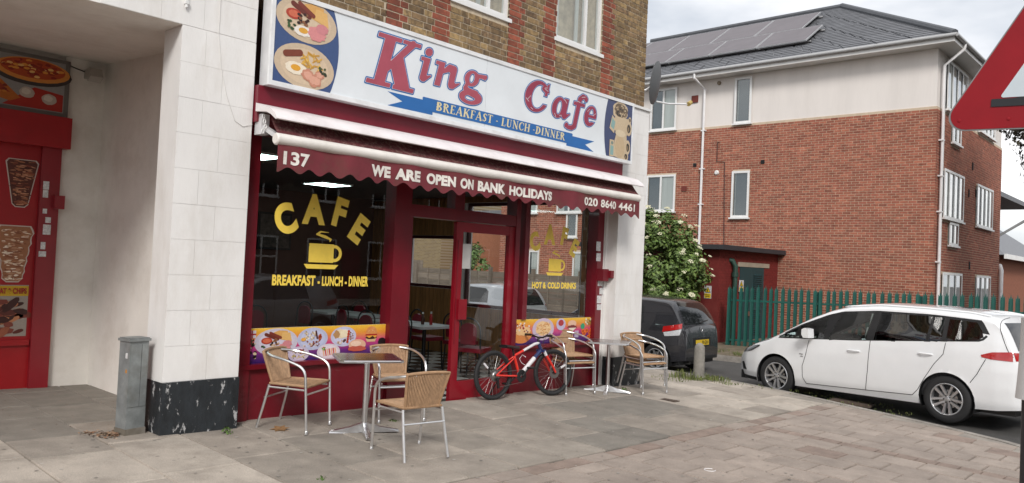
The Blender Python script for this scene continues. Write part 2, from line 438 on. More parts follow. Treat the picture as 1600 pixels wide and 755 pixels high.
def is_quoin(a, b, k):
    for q0, q1, side in QUO:
        w_ = .225 if k % 2 else .112
        if side == 0 and a < q0+w_-.02 and a >= q0-.01: return True
        if side == 1 and b > q1-w_+.02 and b <= q1+.01: return True
    return False
segs = [(3.74, 4.2), (5.28, 6.22), (7.235, 8.185), (9.245, 10.41)]
for a, b in segs:
    for r_ in brick_rows(a, b, ZB0, ZB1): allb.append(r_ + (YB,))
for a, b in WINX:
    for r_ in brick_rows(a, b, ZB0, ZS-.03): allb.append(r_ + (YB+.012,))
    for r_ in brick_rows(a, b, ZH+.25, ZB1): allb.append(r_ + (YB,))
def proj(p):
    v = V(p)-CAM; z = v.dot(fw); return CX+F*v.dot(rt)/z, CY-F*v.dot(up)/z
ubm = {}
for nm, mt in (('y', m_bry), ('r', m_brr)):
    b = MB(); b.add([(0,0,0),(1,0,0),(1,0,1),(0,0,1),(0,1,0),(1,1,0),(1,1,1),(0,1,1)], [(0,1,2,3),(4,0,3,7),(1,5,6,2),(3,2,6,7),(4,5,1,0)]); ubm[nm] = b.mesh('brick', mt)
vis = []
SIGNTOP = 4.125
for r_ in allb:
    px_, py_ = proj(((r_[0]+r_[1])/2, r_[4] if False else r_[5], (r_[2]+r_[3])/2))
    shown = 395 < px_ < 1012 and 0 < py_ and r_[3] > SIGNTOP+.08
    d = V(((r_[0]+r_[1])/2, YB, r_[2])).length
    vis.append((shown, (r_[1]-r_[0])/d, r_))
vis.sort(key=lambda t: (-t[0], -t[1]))
rest = {'y': MB(), 'r': MB()}
for i, (sh, _, r_) in enumerate(vis):
    a, b, z0, z1, k, yy = r_; t = 'r' if is_quoin(a, b, k) else 'y'
    pr = .006+random.uniform(-.002, .002)
    if sh and i < 300: inst('brick', ubm[t], wall, (a, yy-pr, z0+random.uniform(-.001,.001)), (0,0,0), (b-a, .03, z1-z0))
    else: rest[t].add([(a,yy-pr,z0),(b,yy-pr,z0),(b,yy-pr,z1),(a,yy-pr,z1),(a,yy,z0),(b,yy,z0),(b,yy,z1),(a,yy,z1)], [(0,1,2,3),(4,0,3,7),(1,5,6,2),(3,2,6,7),(4,5,1,0)])
for t, mt in (('y', m_bry), ('r', m_brr)):
    if rest[t].f: stuff(rest[t].build('brickwork', mt, wall))
def house_window(parent, P, mulls=(), trans=(), depth=.05, fw_=.05, glassmat=None, curtain=None, sill=True, name='window', thin=None):
    """P(u,v,d): plane mapping, u across 0..W, v up 0..H, d outwards."""
    (Wd, Hh, f) = P
    fr = MB()
    def bx(u0, u1, v0, v1, d0, d1):
        vs_ = [f(u, v, d) for d in (d0, d1) for v in (v0, v1) for u in (u0, u1)]
        fr.add(vs_, [(0,2,3,1),(4,5,7,6),(0,1,5,4),(2,6,7,3),(0,4,6,2),(1,3,7,5)])
    bx(0, fw_, 0, Hh, -depth, .012); bx(Wd-fw_, Wd, 0, Hh, -depth, .012); bx(fw_, Wd-fw_, 0, fw_, -depth, .012); bx(fw_, Wd-fw_, Hh-fw_, Hh, -depth, .012)
    for u in mulls: bx(u-fw_/2, u+fw_/2, fw_, Hh-fw_, -depth, .010)
    for v in trans: bx(fw_, Wd-fw_, v-fw_/2, v+fw_/2, -depth, .008)
    wo = fr.build(name, m_upvc, parent)
    if thin:
        g = MB(); g.poly([f(fw_, fw_, -.042), f(Wd-fw_, fw_, -.042), f(Wd-fw_, Hh-fw_, -.042), f(fw_, Hh-fw_, -.042)]); g.build('room_shade_sheet', m_wing, wo)  # dark sheet close behind the glass, its colour standing in for the unlit room
        for (u0, u1) in thin:
            g = MB(); g.poly([f(u0, fw_, -.032), f(u1, fw_, -.032), f(u1, Hh-fw_, -.032), f(u0, Hh-fw_, -.032)]); g.build('curtain', m_curt, wo)
    us_ = [fw_] + [q for u in mulls for q in (u-fw_/2, u+fw_/2)] + [Wd-fw_]
    for i in range(0, len(us_), 2):
        g = MB(); g.poly([f(us_[i], fw_, -.02), f(us_[i+1], fw_, -.02), f(us_[i+1], Hh-fw_, -.02), f(us_[i], Hh-fw_, -.02)]); g.build('pane', glassmat or m_wing, wo)
    if curtain:
        for (u0, u1, v0, v1) in curtain:
            g = MB(); n_ = 14
            for k in range(n_):
                a, b = u0+(u1-u0)*k/n_, u0+(u1-u0)*(k+1)/n_
                g.poly([f(a, v0, -.10-.02*(k % 2)), f(b, v0, -.10-.02*((k+1) % 2)), f(b, v1, -.10-.02*((k+1) % 2)), f(a, v1, -.10-.02*(k % 2))])
            g.build('curtain', m_curt, wo)
    if sill:
        sl = MB(); us2 = fr; fr = sl; bx(-.04, Wd+.04, -.05, 0, -.03, .06); sl.build('sill', m_upvc, wo); fr = us2
    return wo
m_winv = glass_mat('house_glass', tint=(.85,.9,.9), ior=1.52, boost=2.2)
for (a, b) in WINX:
    fdef = (lambda a: (lambda u, v, d: V((a+u, YB+.045-d, ZS+v))))(a)
    Wd = b-a
    house_window(cafe, (Wd, ZH-ZS, fdef), mulls=(Wd*.66,), glassmat=m_winv, curtain=[(.03, Wd*.20, .03, 1.4), (Wd*.55, Wd*.62, .03, 1.4)])
    bk = MB(); bk.box(a-.1, YB+.9, ZS-.1, b+.1, YB+.95, ZH+.2); bk.build('room_wall', M('upper_room', (.30,.29,.27), .9), cafe)
# lintels
lt = MB()
for a, b in WINX: lt.box(a-.1, YB-.004, ZH, b+.1, YB+.05, ZH+.24)
lt.build('lintel', M('lintel_concrete', (.4,.37,.33), .9), cafe)
# ---- pillars: rendered core with painted blocks, black plinth
def pillar(x0, x1, yf, yb, zb, ztop, plz, cols, name='pillar'):
    p = MB(); p.box(x0+.003, yf+.004, zb, x1-.003, yb, ztop); po = p.build(name, m_white, cafe)
    pl = MB(); pl.box(x0-.006, yf-.016, zb, x1+.006, yb-.02, plz); pl.build('plinth', m_plinth, po)
    z = plz+.003; k = 0
    while z < ztop-.02:
        z1 = min(z+.312, ztop)
        cuts = cols[k % 2]
        for a, b in zip(cuts, cuts[1:]):
            bl = MB(); j = .0013
            bl.box(a+(j if a > x0 else 0), yf+random.uniform(-.001, .0008), z+j, b-(j if b < x1 else 0), yf+.03, z1-j); bl.build('block', m_white, po)
        z = z1; k += 1
    # blocks on the left return
    return po
PX0, PX1 = 3.03, 3.735
PL = .47
pillL = pillar(PX0, PX1, YP, YP+.36, -.3, 3.60, PL, [(PX0, 3.42, PX1), (PX0, 3.25, PX1)])
pillR = pillar(9.775, 10.51, YP, YP+.4, -.5, 4.13, .30, [(9.775, 10.2, 10.51), (9.775, 10.05, 10.51)])
cp = MB(); cp.box(9.74, YP-.03, 4.13, 10.54, YP+.2, 4.165); cp.build('coping', m_upvc, cafe)
# white upper wall over the alcove, with block courses
uw = MB(); uw.box(-5, YP+.005, 3.60, PX1, YP+.3, 7.6); uwo = uw.build('upper_front', m_white, cafe)
z = 3.603; k = 0
while z < 5.2:
    xs_ = [2.2+.0, 2.62, 3.02, 3.40, PX1] if k % 2 else [2.35, 2.84, 3.22, PX1]
    for a, b in zip(xs_, xs_[1:]):
        bl = MB(); bl.box(a+.001, YP+random.uniform(-.001, .001), z+.001, b-.001, YP+.03, z+.311); bl.build('block', m_white, uwo)
    z += .312; k += 1
ap = MB(); ap.box(-5, YP-.002, 3.602, 2.2, YP+.004, 7.6); ap.build('render_panel', m_white, uwo)
# alcove
al = MB(); al.box(3.50, YP+.36, -.3, 3.72, 9.8, 3.8); al.build('side_wall', m_whiteA, cafe)
al = MB(); al.box(3.07, 9.8, -.3, 3.72, 10.0, 3.8); al.box(-5, 9.82, 3.0, 3.07, 10.0, 3.8); al.build('rear_wall', m_whiteA, cafe)
al = MB(); al.add([(-5,YP+.3,3.60),(3.55,YP+.3,3.60),(3.55,9.9,3.77),(-5,9.9,3.77),(-5,YP+.3,3.9),(3.55,YP+.3,3.9),(3.55,9.9,3.9),(-5,9.9,3.9)], [(0,3,2,1),(4,5,6,7),(0,1,5,4),(1,2,6,5),(2,3,7,6),(3,0,4,7)])
al.add([(-5,YP+.001,3.598),(PX0,YP+.001,3.598),(PX0,YP+.32,3.598),(-5,YP+.32,3.598)], [(0,3,2,1)])
al.build('soffit', m_whiteA, cafe)
# thin white cable pipe over the pillar corner
t = MB(); t.tube([(3.045, YP-.02, 3.75), (3.045, YP-.02, 4.6)], .012, 8); t.box(3.03, YP-.035, 3.78, 3.06, YP, 3.81); t.build('conduit', m_upvc, cafe, smooth=True)
t = MB(); pts = [(3.36,YP-.006,4.6),(3.36,YP-.006,3.6),(3.40,YP-.006,3.3),(3.47,YP-.006,3.05),(3.56,YP-.006,2.84),(3.64,YP-.006,2.80),(3.735,YP-.006,2.83)]
t.tube([V(p) for p in pts], .0026, 6); t.build('cable', M('white_cable', (.72,.7,.68), .5), cafe, smooth=True)
# cafe room shell
m_wood = M('varnished_pine', (.36,.17,.065), .45, var=.3, ns=3, stretch=(9,9,.7), rnd=.12, coat=.2)
m_dwood = M('dark_panelling', (.05,.022,.012), .5, var=.3, ns=3, stretch=(9,9,.7), rnd=.15)
m_int = M('cafe_wall_paint', (.10,.045,.035), .8, var=.1)
m_ceil = M('cafe_ceiling', (.09,.085,.08), .9, var=.05)
RX0, RX1, RY1, RZ = 3.8, 10.3, 13.4, 2.85
sh = MB(); sh.box(RX0-.2, RY1, -.2, RX1+.25, RY1+.2, RZ); sh.box(RX0-.2, 7.3, -.2, RX0, RY1, RZ); sh.build('back_wall', m_int, cafe)
sh = MB(); sh.box(3.74, YF+.1, RZ, RX1+.21, RY1+.2, RZ+.1); sh.build('room_ceiling', m_ceil, cafe)
# upper building body so the roof line and light blocking are right
sh = MB(); sh.box(-5, 7.14, 4.05, 10.4, 13.6, 7.6); sh.build('upper_body', m_mort, cafe)
sh = MB(); sh.box(-5.2, 6.7, 7.6, 10.6, 13.8, 7.75); sh.build('roof', M('roof_felt', (.1,.1,.1), .9), cafe)
sh = MB(); sh.box(3.74, YF+.12, RZ+.1, 10.4, YF+.4, 4.05); sh.build('bressummer', m_int, cafe)
# side wall to the street with two window openings
SW = MB()
def sidebox(y0, y1, z0, z1): SW.box(RX1, y0, z0, RX1+.21, y1, z1)
SWIN = [(7.85, 10.62, .80, 2.74), (10.9, 12.3, 1.10, 2.12)]
ycur = 7.17
for (a, b, z0, z1) in SWIN:
    sidebox(ycur, a, -.5, 4.05); sidebox(a, b, -.5, z0); sidebox(a, b, z1, 4.05); ycur = b
sidebox(ycur, 13.6, -.5, 4.05); SW.build('flank_wall', m_white, cafe)
# pine panelling boards inside the flank wall
pine = unit = MB().box(0,0,0,1,1,1).mesh('panel_board', m_wood)
pdk = MB().box(0,0,0,1,1,1).mesh('panel_board', m_dwood)
y = 7.2
while y < 13.3:
    wd = .105
    ops = [q for q in SWIN if not (y+wd <= q[0]+.01 or y >= q[1]-.01)]
    if not ops: inst('panel_board', pdk if y < 7.7 else pine, cafe, (RX1-.018, y, -.13), (0,0,0), (.016, wd-.006, RZ+.1))
    else:
        q = ops[0]; inst('panel_board', pine, cafe, (RX1-.018, y, -.13), (0,0,0), (.016, wd-.006, q[2]+.13)); inst('panel_board', pine, cafe, (RX1-.018, y, q[3]), (0,0,0), (.016, wd-.006, RZ-q[3]))
    y += wd
for (a, b, z0, z1) in SWIN:
    fr = MB(); X_ = RX1+.09
    for (y0_, y1_, zz0, zz1) in ((a, a+.06, z0, z1), (b-.06, b, z0, z1), (a, b, z0, z0+.06), (a, b, z1-.06, z1)): fr.box(X_-.03+(0 if y1_-y0_ < .1 else .004), y0_, zz0, X_+.03-(0 if y1_-y0_ < .1 else .004), y1_, zz1)
    if b-a > 2: fr.box(X_-.028, 9.20, z0, X_+.028, 9.28, z1)
    wo = fr.build('side_window', M('maroon_frame', (.055,.008,.012), .4), cafe)
    g = MB(); g.poly([(X_, a, z0), (X_, b, z0), (X_, b, z1), (X_, a, z1)]); g.build('pane', m_glass, wo)
# chequered floor
FZ = -.10
ft = [MB().box(0,0,-.01,1,1,0).mesh('floor_tile', M('black_tile', (.015,.015,.016), .25, rnd=.1)), MB().box(0,0,-.01,1,1,0).mesh('floor_tile', M('white_tile', (.55,.53,.5), .25, rnd=.08, var=.15))]
fl = struct(MB().box(RX0, YF+.02, FZ-.15, RX1, RY1, FZ-.012).build('cafe_floor', m_dark))
for i in range(16):
    for j in range(15):
        x, y = 5.2+i*.31, 7.06+j*.31
        if x+.3 < RX1: inst('floor_tile', ft[(i+j) % 2], fl, (x, y, FZ), (0,0,0), (.308, .308, 1))
# lit ceiling panels in the cafe
for k, (x, y) in enumerate([(4.95, 8.9), (5.05, 10.2), (7.6, 9.0), (7.6, 11.2)]):
    lp = thing('ceiling_light', ['lit square ceiling panel nearest the left cafe window', 'lit square ceiling panel second from the left cafe window', 'lit ceiling panel above the middle cafe tables', 'lit ceiling panel at the back of the cafe'][k], 'light', (x, y, RZ), 0, 'ceiling panels inside the cafe')
    q = MB(); q.box(-.31,-.31,-.03,.31,.31,-.004); q.build('light_frame', m_upvc, lp, W=False)
    q = MB(); q.poly([(-.28,-.28,-.032),(-.28,.28,-.032),(.28,.28,-.032),(.28,-.28,-.032)]); q.build('diffuser', M('lit_diffuser', (.75,.95,.92), .5, var=0, emit=4.5), lp, W=False)
# ================================================================== PRINT AND LETTERING TOOLS
m_print = print_mat('printed_vinyl', .4, .1, .018)
class PR:
    def __init__(s, f, d0=.001): s.f = f; s.mb = MB(); s.d0 = d0; s.k = 0
    def d(s, layer): s.k += 1; return s.d0 + layer*.0009 + (s.k % 40)*.00002
    def poly(s, pts, col, layer=1):
        d = s.d(layer); s.mb.poly([s.f(u, v, d) for u, v in pts], 0, col)
    def ell(s, cx, cy, rx, ry, col, layer=1, rot=0, n=22, jag=0, rg_=random):
        c, sn = math.cos(rot), math.sin(rot); pts = []
        for i in range(n):
            a = 2*math.pi*i/n; q = 1+rg_.uniform(-jag, jag); x, y = rx*q*math.cos(a), ry*q*math.sin(a); pts.append((cx+x*c-y*sn, cy+x*sn+y*c))
        s.poly(pts, col, layer)
    def caps(s, x0, y0, x1, y1, w_, col, layer=1, n=6):
        a = math.atan2(y1-y0, x1-x0); pts = []
        for i in range(n+1): t = a+math.pi/2+math.pi*i/n; pts.append((x0+w_/2*math.cos(t), y0+w_/2*math.sin(t)))
        for i in range(n+1): t = a-math.pi/2+math.pi*i/n; pts.append((x1+w_/2*math.cos(t), y1+w_/2*math.sin(t)))
        s.poly(pts, col, layer)
    def grad(s, u0, v0, u1, v1, stops, layer=0, nu=1):
        d = s.d(layer)
        for (a, ca), (b, cb) in zip(stops, stops[1:]):
            va, vb = v0+(v1-v0)*a, v0+(v1-v0)*b
            s.mb.poly([s.f(u0, va, d), s.f(u1, va, d), s.f(u1, vb, d), s.f(u0, vb, d)], 0, [ca, ca, cb, cb])
    def build(s, name, parent, mat=None): return s.mb.build(name, mat or m_print, parent)
def text2d(body, size=1, bold=0.0, sx=1.0, space=1.0):
    cu = bpy.data.curves.new('t', 'FONT'); cu.body = body; cu.size = size; cu.offset = bold; cu.space_character = space; cu.resolution_u = 7
    cu.dimensions = '2D'; cu.fill_mode = 'FRONT'
    o = bpy.data.objects.new('t', cu); COL.objects.link(o); bpy.context.view_layer.update()
    dg = bpy.context.evaluated_depsgraph_get(); me = bpy.data.meshes.new_from_object(o.evaluated_get(dg))
    vs_ = [(v.co.x*sx, v.co.y) for v in me.vertices]; fs_ = [list(p.vertices) for p in me.polygons]
    bpy.data.objects.remove(o); bpy.data.curves.remove(cu); bpy.data.meshes.remove(me)
    return vs_, fs_
def text_fit(body, u0, v0, u1, v1, f, d, bold=.02, space=1.0, name='lettering', mat=None, parent=None, mb=None):
    """Text scaled to fill the rectangle (u0,v0)-(u1,v1) of a surface mapping f(u,v,d)."""
    vs_, fs_ = text2d(body, 1, bold, 1, space)
    xs_ = [p[0] for p in vs_]; ys_ = [p[1] for p in vs_]; x0, x1, y0, y1 = min(xs_), max(xs_), min(ys_), max(ys_)
    q = mb or MB(); q.add([f(u0+(x-x0)/(x1-x0)*(u1-u0), v0+(y-y0)/(y1-y0)*(v1-v0), d) for x, y in vs_], fs_)
    if mb is None: return q.build(name, mat, parent)
def sd_el(e, x, y):
    t = e[0]
    if t == 'b':
        _, x0, y0, x1, y1 = e; dx = abs(x-(x0+x1)/2)-(x1-x0)/2; dy = abs(y-(y0+y1)/2)-(y1-y0)/2
        return math.hypot(max(dx, 0), max(dy, 0))+min(max(dx, dy), 0)
    if t == 'l':
        _, x0, y0, x1, y1, w0, w1 = e; dx, dy = x1-x0, y1-y0; tt = max(0, min(1, ((x-x0)*dx+(y-y0)*dy)/(dx*dx+dy*dy)))
        return math.hypot(x-x0-dx*tt, y-y0-dy*tt)-(w0+(w1-w0)*tt)/2
    if t == 'e':
        _, cx_, cy_, rx, ry = e; px_, py_ = x-cx_, y-cy_; k0 = math.hypot(px_/rx, py_/ry); k1 = math.hypot(px_/rx**2, py_/ry**2)
        return k0*(k0-1)/k1 if k1 > 1e-6 else -min(rx, ry)
    if t == 'r':     # ring: outer ellipse minus inner ellipse
        return max(sd_el(('e',)+e[1:5], x, y), -sd_el(('e',)+e[5:9], x, y))
    if t == 'p':     # convex polygon, counter-clockwise
        P = e[1]; m_ = -9
        for (ax, ay), (bx_, by_) in zip(P, P[1:]+P[:1]):
            L = math.hypot(bx_-ax, by_-ay); m_ = max(m_, ((by_-ay)*(x-ax)-(bx_-ax)*(y-ay))/L)
        return m_
def sdf(els, x, y):
    d = 9
    for e in els:
        if e[0] == '-': d = max(d, -sd_el(e[1], x, y))
        else: d = min(d, sd_el(e, x, y))
    return d
def sdf_grid(els, x0, y0, x1, y1, nx, ny): return [[sdf(els, x0+(x1-x0)*i/nx, y0+(y1-y0)*j/ny) for j in range(ny+1)] for i in range(nx+1)]
def sdf_mesh(gr, x0, y0, x1, y1, level, f, d, mb):
    nx, ny = len(gr)-1, len(gr[0])-1; hx, hy = (x1-x0)/nx, (y1-y0)/ny
    for i in range(nx):
        jj = 0
        while jj < ny:
            j = jj
            c = [(i, j), (i+1, j), (i+1, j+1), (i, j+1)]; vals = [gr[a][b]-level for a, b in c]
            if all(v > 0 for v in vals): jj += 1; continue
            if all(v <= 0 for v in vals):
                j2 = j                     # merge runs of full cells
                while j2+1 < ny and all(gr[a][b]-level <= 0 for a, b in ((i, j2+1), (i+1, j2+1), (i+1, j2+2), (i, j2+2))): j2 += 1
                mb.poly([f(x0+(i+a)*hx, y0+b*hy, d) for a, b in ((0, j), (1, j), (1, j2+1), (0, j2+1))]); jj = j2+1; continue
            pts = []
            for k in range(4):
                (a, b), (a2, b2) = c[k], c[(k+1) % 4]; va, vb = vals[k], vals[(k+1) % 4]
                if va <= 0: pts.append((a, b))
                if (va <= 0) != (vb <= 0): t = va/(va-vb); pts.append((a+(a2-a)*t, b+(b2-b)*t))
            if len(pts) > 2: mb.poly([f(x0+a*hx, y0+b*hy, d) for a, b in pts])
            jj += 1
def plate(P, cx, cy, rx, ry, kind, rot=0, L=1, pc='#cdc4cf', s=None):
    rg_ = random.Random(int(cx*977+cy*331)); s = s or min(rx, ry); S_ = srgb
    P.ell(cx, cy, rx, ry, S_(pc), L, rot, 30); P.ell(cx, cy, rx*.8, ry*.8, tuple(min(1, c*1.12) for c in S_(pc)), L+1, rot, 30)
    def at(a, b): c, sn = math.cos(rot), math.sin(rot); return cx+rx*a*c-ry*b*sn, cy+rx*a*sn+ry*b*c
    if kind == 'full':
        x, y = at(.05, .62); P.poly([at(-.15,.72), at(.1,.2), at(.55,.05), at(.5,.8), at(.1,.85)], S_('#d9a45c'), L+2); P.poly([at(.25,.7), at(.2,.2), at(.72,.0), at(.62,.66)], S_('#e0b26c'), L+3)
        P.caps(*at(-.5,.58), *at(.05,.22), s*.24, S_('#6b2a1e'), L+4); P.caps(*at(-.3,.68), *at(.18,.32), s*.2, S_('#7d3526'), L+5)
        P.ell(*at(-.45,.12), rx*.25, ry*.24, S_('#b3402c'), L+4); P.ell(*at(-.45,.12), rx*.17, ry*.16, S_('#cf6a4c'), L+5)
        for i in range(16): P.ell(*at(rg_.uniform(-.3,.1), rg_.uniform(-.25,.25)), s*.09, s*.07, S_(rg_.choice(('#3a1a14','#8a5a3a','#c8a27a','#2a120e'))), L+5, n=8)
        P.ell(*at(-.1,-.52), rx*.3, ry*.24, S_('#eee6dc'), L+4, jag=.08); P.ell(*at(-.1,-.5), rx*.15, ry*.13, S_('#e0a43c'), L+5)
        P.ell(*at(.35,-.45), rx*.3, ry*.33, S_('#d98c8c'), L+5, jag=.12); P.ell(*at(.5,-.15), rx*.22, ry*.25, S_('#cf8488'), L+6, jag=.12)
        for i in range(9): P.ell(*at(-.52+rg_.uniform(-.14,.14), -.42+rg_.uniform(-.18,.18)), s*.08, s*.06, S_(rg_.choice(('#3c5a30','#28401f'))), L+6, n=7, jag=.3)
    elif kind == 'chips':
        P.caps(*at(-.65,.35), *at(-.2,.55), s*.3, S_('#7a3a26'), L+4)
        for i in range(26): x, y = at(rg_.uniform(-.12,.5), rg_.uniform(.05,.65)); a = rg_.uniform(0, 3.14); P.caps(x-s*.14*math.cos(a), y-s*.14*math.sin(a), x+s*.14*math.cos(a), y+s*.14*math.sin(a), s*.07, S_(rg_.choice(('#d8a848','#e6c06a','#c8943a'))), L+3+i % 4)
        P.ell(*at(-.3,-.18), rx*.34, ry*.28, S_('#efe2cc'), L+4, jag=.08); P.ell(*at(-.3,-.16), rx*.16, ry*.14, S_('#e0a02c'), L+5)
        for a, b, c in ((.12,-.35,.22), (.36,-.5,.24), (.5,-.2,.16)): P.ell(*at(a,b), rx*c, ry*c*1.2, S_('#c98a72'), L+5, jag=.15); P.ell(*at(a,b), rx*c*.7, ry*c*.8, S_('#dda58e'), L+6, jag=.2)
        for i in range(12): P.ell(*at(.6+rg_.uniform(-.13,.13), .02+rg_.uniform(-.16,.16)), s*.07, s*.06, S_(rg_.choice(('#4a5230','#2c3420'))), L+7, n=7, jag=.3)
    elif kind == 'mix':
        for i in range(40): P.ell(*at(rg_.uniform(-.55,.2), rg_.uniform(-.1,.62)), s*.10, s*.07, S_(rg_.choice(('#e6d6bc','#cbb592','#a98d68','#efe5d6'))), L+2+i % 3, n=8, jag=.25, rot=rg_.uniform(0,3))
        for i in range(40): a = rg_.uniform(-1.2, 1.2); r_ = rg_.uniform(.1,.62); P.ell(*at(.35+.35*math.cos(a)*r_, .1+.6*math.sin(a)*r_), s*.07, s*.06, S_(rg_.choice(('#a8431f','#7c2d18','#c0603a'))), L+3+i % 3, n=7)
        P.caps(*at(.18,.66), *at(.28,.05), s*.16, S_('#4a1713'), L+7)
        for i in range(26): P.ell(*at(rg_.uniform(-.6,.4), rg_.uniform(-.65,-.22)), s*.09, s*.07, S_(rg_.choice(('#5a2a24','#dccbb8','#8c4a3a','#b58a78'))), L+4+i % 3, n=7, jag=.3)
        P.ell(*at(-.62,-.02), rx*.16, ry*.15, S_('#e8a84a'), L+7)
    elif kind == 'steak':
        P.ell(*at(-.2,.3), rx*.5, ry*.45, S_('#e9d7b6'), L+2, jag=.12); P.ell(*at(-.55,.25), rx*.25, ry*.4, S_('#b98c5c'), L+3, jag=.2); P.ell(*at(.05,.3), rx*.35, ry*.42, S_('#f0e0c0'), L+4, jag=.1)
        for i in range(5): P.ell(*at(.38-.02*i, .5-.26*i), s*.15, s*.14, S_('#b8402a'), L+5)
        for i in range(30): P.ell(*at(.62+rg_.uniform(-.17,.15), .0+rg_.uniform(-.4,.4)), s*.06, s*.05, S_(rg_.choice(('#a85a32','#7c3c20','#8c6a3a'))), L+4, n=7)
        for i in range(14): P.ell(*at(rg_.uniform(-.55,.15), rg_.uniform(-.7,-.3)), s*.13, s*.08, S_(rg_.choice(('#4a2018','#caa792','#3a1812','#e0cfc0'))), L+5, n=8, rot=rg_.uniform(0,3))
    elif kind == 'salad':
        for i in range(50): P.ell(*at(rg_.uniform(-.6,.6), rg_.uniform(-.55,.55)), s*.1, s*.07, S_(rg_.choice(('#d9c27c','#c5a75a','#8c7a3c','#e6d6a0'))), L+2+i % 4, n=7, jag=.3)
        for i in range(14): P.ell(*at(rg_.uniform(.0,.4), rg_.uniform(.1,.6)), s*.12, s*.09, S_(rg_.choice(('#a83226','#6a4030'))), L+6, n=8)
    elif kind == 'toast':
        for i in range(7): P.poly([at(-.55+.17*i,.28+.03*i), at(-.42+.17*i,-.55+.03*i), at(-.33+.17*i,-.5+.03*i), at(-.44+.17*i,.34+.03*i)], S_('#c8503a' if i % 2 else '#e8b48c'), L+2+i % 3)
        for i in range(8): P.ell(*at(-.5+rg_.uniform(-.15,.15), .42+rg_.uniform(-.15,.15)), s*.12, s*.1, S_(rg_.choice(('#5c8a3a','#a8c07a','#c03a2c'))), L+5, n=8, jag=.2)
def burger(P, cx, cy, r_, L=2):
    S_ = srgb
    P.poly([(cx-r_*.8, cy-.55*r_), (cx-r_*.6, cy-.95*r_), (cx+r_*.6, cy-.95*r_), (cx+r_*.8, cy-.55*r_)], S_('#d8b48a'), L); P.ell(cx, cy-.45*r_, r_*.85, r_*.2, S_('#3a1c12'), L+1, jag=.06)
    P.poly([(cx-.85*r_, cy-.2*r_), (cx-.3*r_, cy-.5*r_), (cx+.2*r_, cy-.25*r_), (cx+.6*r_, cy-.52*r_), (cx+.85*r_, cy-.2*r_)], S_('#e8a43c'), L+2); P.poly([(cx-.85*r_, cy-.02*r_), (cx-.85*r_, cy-.2*r_), (cx+.85*r_, cy-.2*r_), (cx+.85*r_, cy-.02*r_)], S_('#b0281e'), L+3)
    pts = [(cx+.88*r_*math.cos(a), cy-.02*r_+.95*r_*math.sin(a)) for a in [math.pi*i/14 for i in range(15)]]; P.poly(pts, S_('#d98f52'), L+4)
    for i in range(9): P.ell(cx+random.uniform(-.5,.5)*r_, cy+random.uniform(.3,.75)*r_, r_*.04, r_*.025, S_('#f0dcb0'), L+5, n=6)
# ================================================================== SHOPFRONT
m_red = M('shopfront_red', (.165,.0045,.013), .38, var=.12, ns=3, stain=(.10,.005,.011), samt=.45, sscale=2, coat=.2, grain=.05, bump=.06, bs=18)
m_reddoor = M('door_red', (.24,.005,.014), .35, var=.1, ns=4, coat=.3)
m_redd = M('shopfront_maroon', (.16,.006,.014), .45, var=.12, ns=3, coat=.15)
m_yel = M('yellow_vinyl', (.97,.70,.10), .45, var=.06, ns=12)
m_chrome = M('brushed_aluminium', (.72,.72,.73), .28, metal=1, var=.06, ns=20)
shop = thing('cafe_shopfront', 'dark red framed cafe shopfront with glazed door and window lettering', 'shopfront', (7, YF, -.1))
SF = lambda u, v, d: V((u, YF-d, v))
PZ = .542; PT = .888
# stall risers
for (a, b) in ((3.735, 5.66), (7.72, 9.55)):
    q = MB(); q.box(a, YF-.005, -.35, b, YF+.12, PZ-.045); ro = q.build('stall_riser', m_red, shop)
    q = MB(); q.box(a+.02, YF-.055, PZ-.045, b, YF+.14, PZ); q.build('sill', m_red, ro)
# posts
for (a, b, z1, nm) in ((3.735, 3.955, 2.95, 'post'), (5.66, 5.90, 2.95, 'post'), (7.715, 7.80, 2.95, 'post'), (9.55, 9.70, 2.95, 'post')):
    q = MB(); q.box(a, YF-.045, -.35, b, YF+.14, z1); q.build(nm, m_red, shop)
q = MB(); q.box(7.955, YF-.0, PT, 8.045, YF+.09, 2.95); q.build('mullion', m_redd, shop)
q = MB(); q.box(9.70, YF-.03, -.4, 9.775, YF+.14, 2.95); q.box(9.735, YF-.06, -.4, 9.775, YF-.03, 2.95); q.build('jamb', m_white, shop)
# transom over the doorway
q = MB(); q.box(5.90, YF-.04, 2.135, 7.715, YF+.13, 2.275); q.build('transom', m_red, shop)
q = MB(); q.box(6.60, YF-.03, 2.275, 6.76, YF+.12, 2.95); q.build('fanlight_mullion', m_redd, shop)
q = MB(); q.box(5.90, YF-.012, -.35, 5.955, YF+.10, 2.135); q.build('door_jamb', m_redd, shop)
q = MB(); q.box(5.90, YF-.10, -.30, 7.715, YF+.14, FZ-.004); q.build('doorstep', M('concrete_step', (.27,.25,.225), .9, bump=.3), shop)
q = MB(); q.box(3.735, YF-.02, 2.80, 9.775, YF+.14, 3.06); q.build('head_rail', m_red, shop)
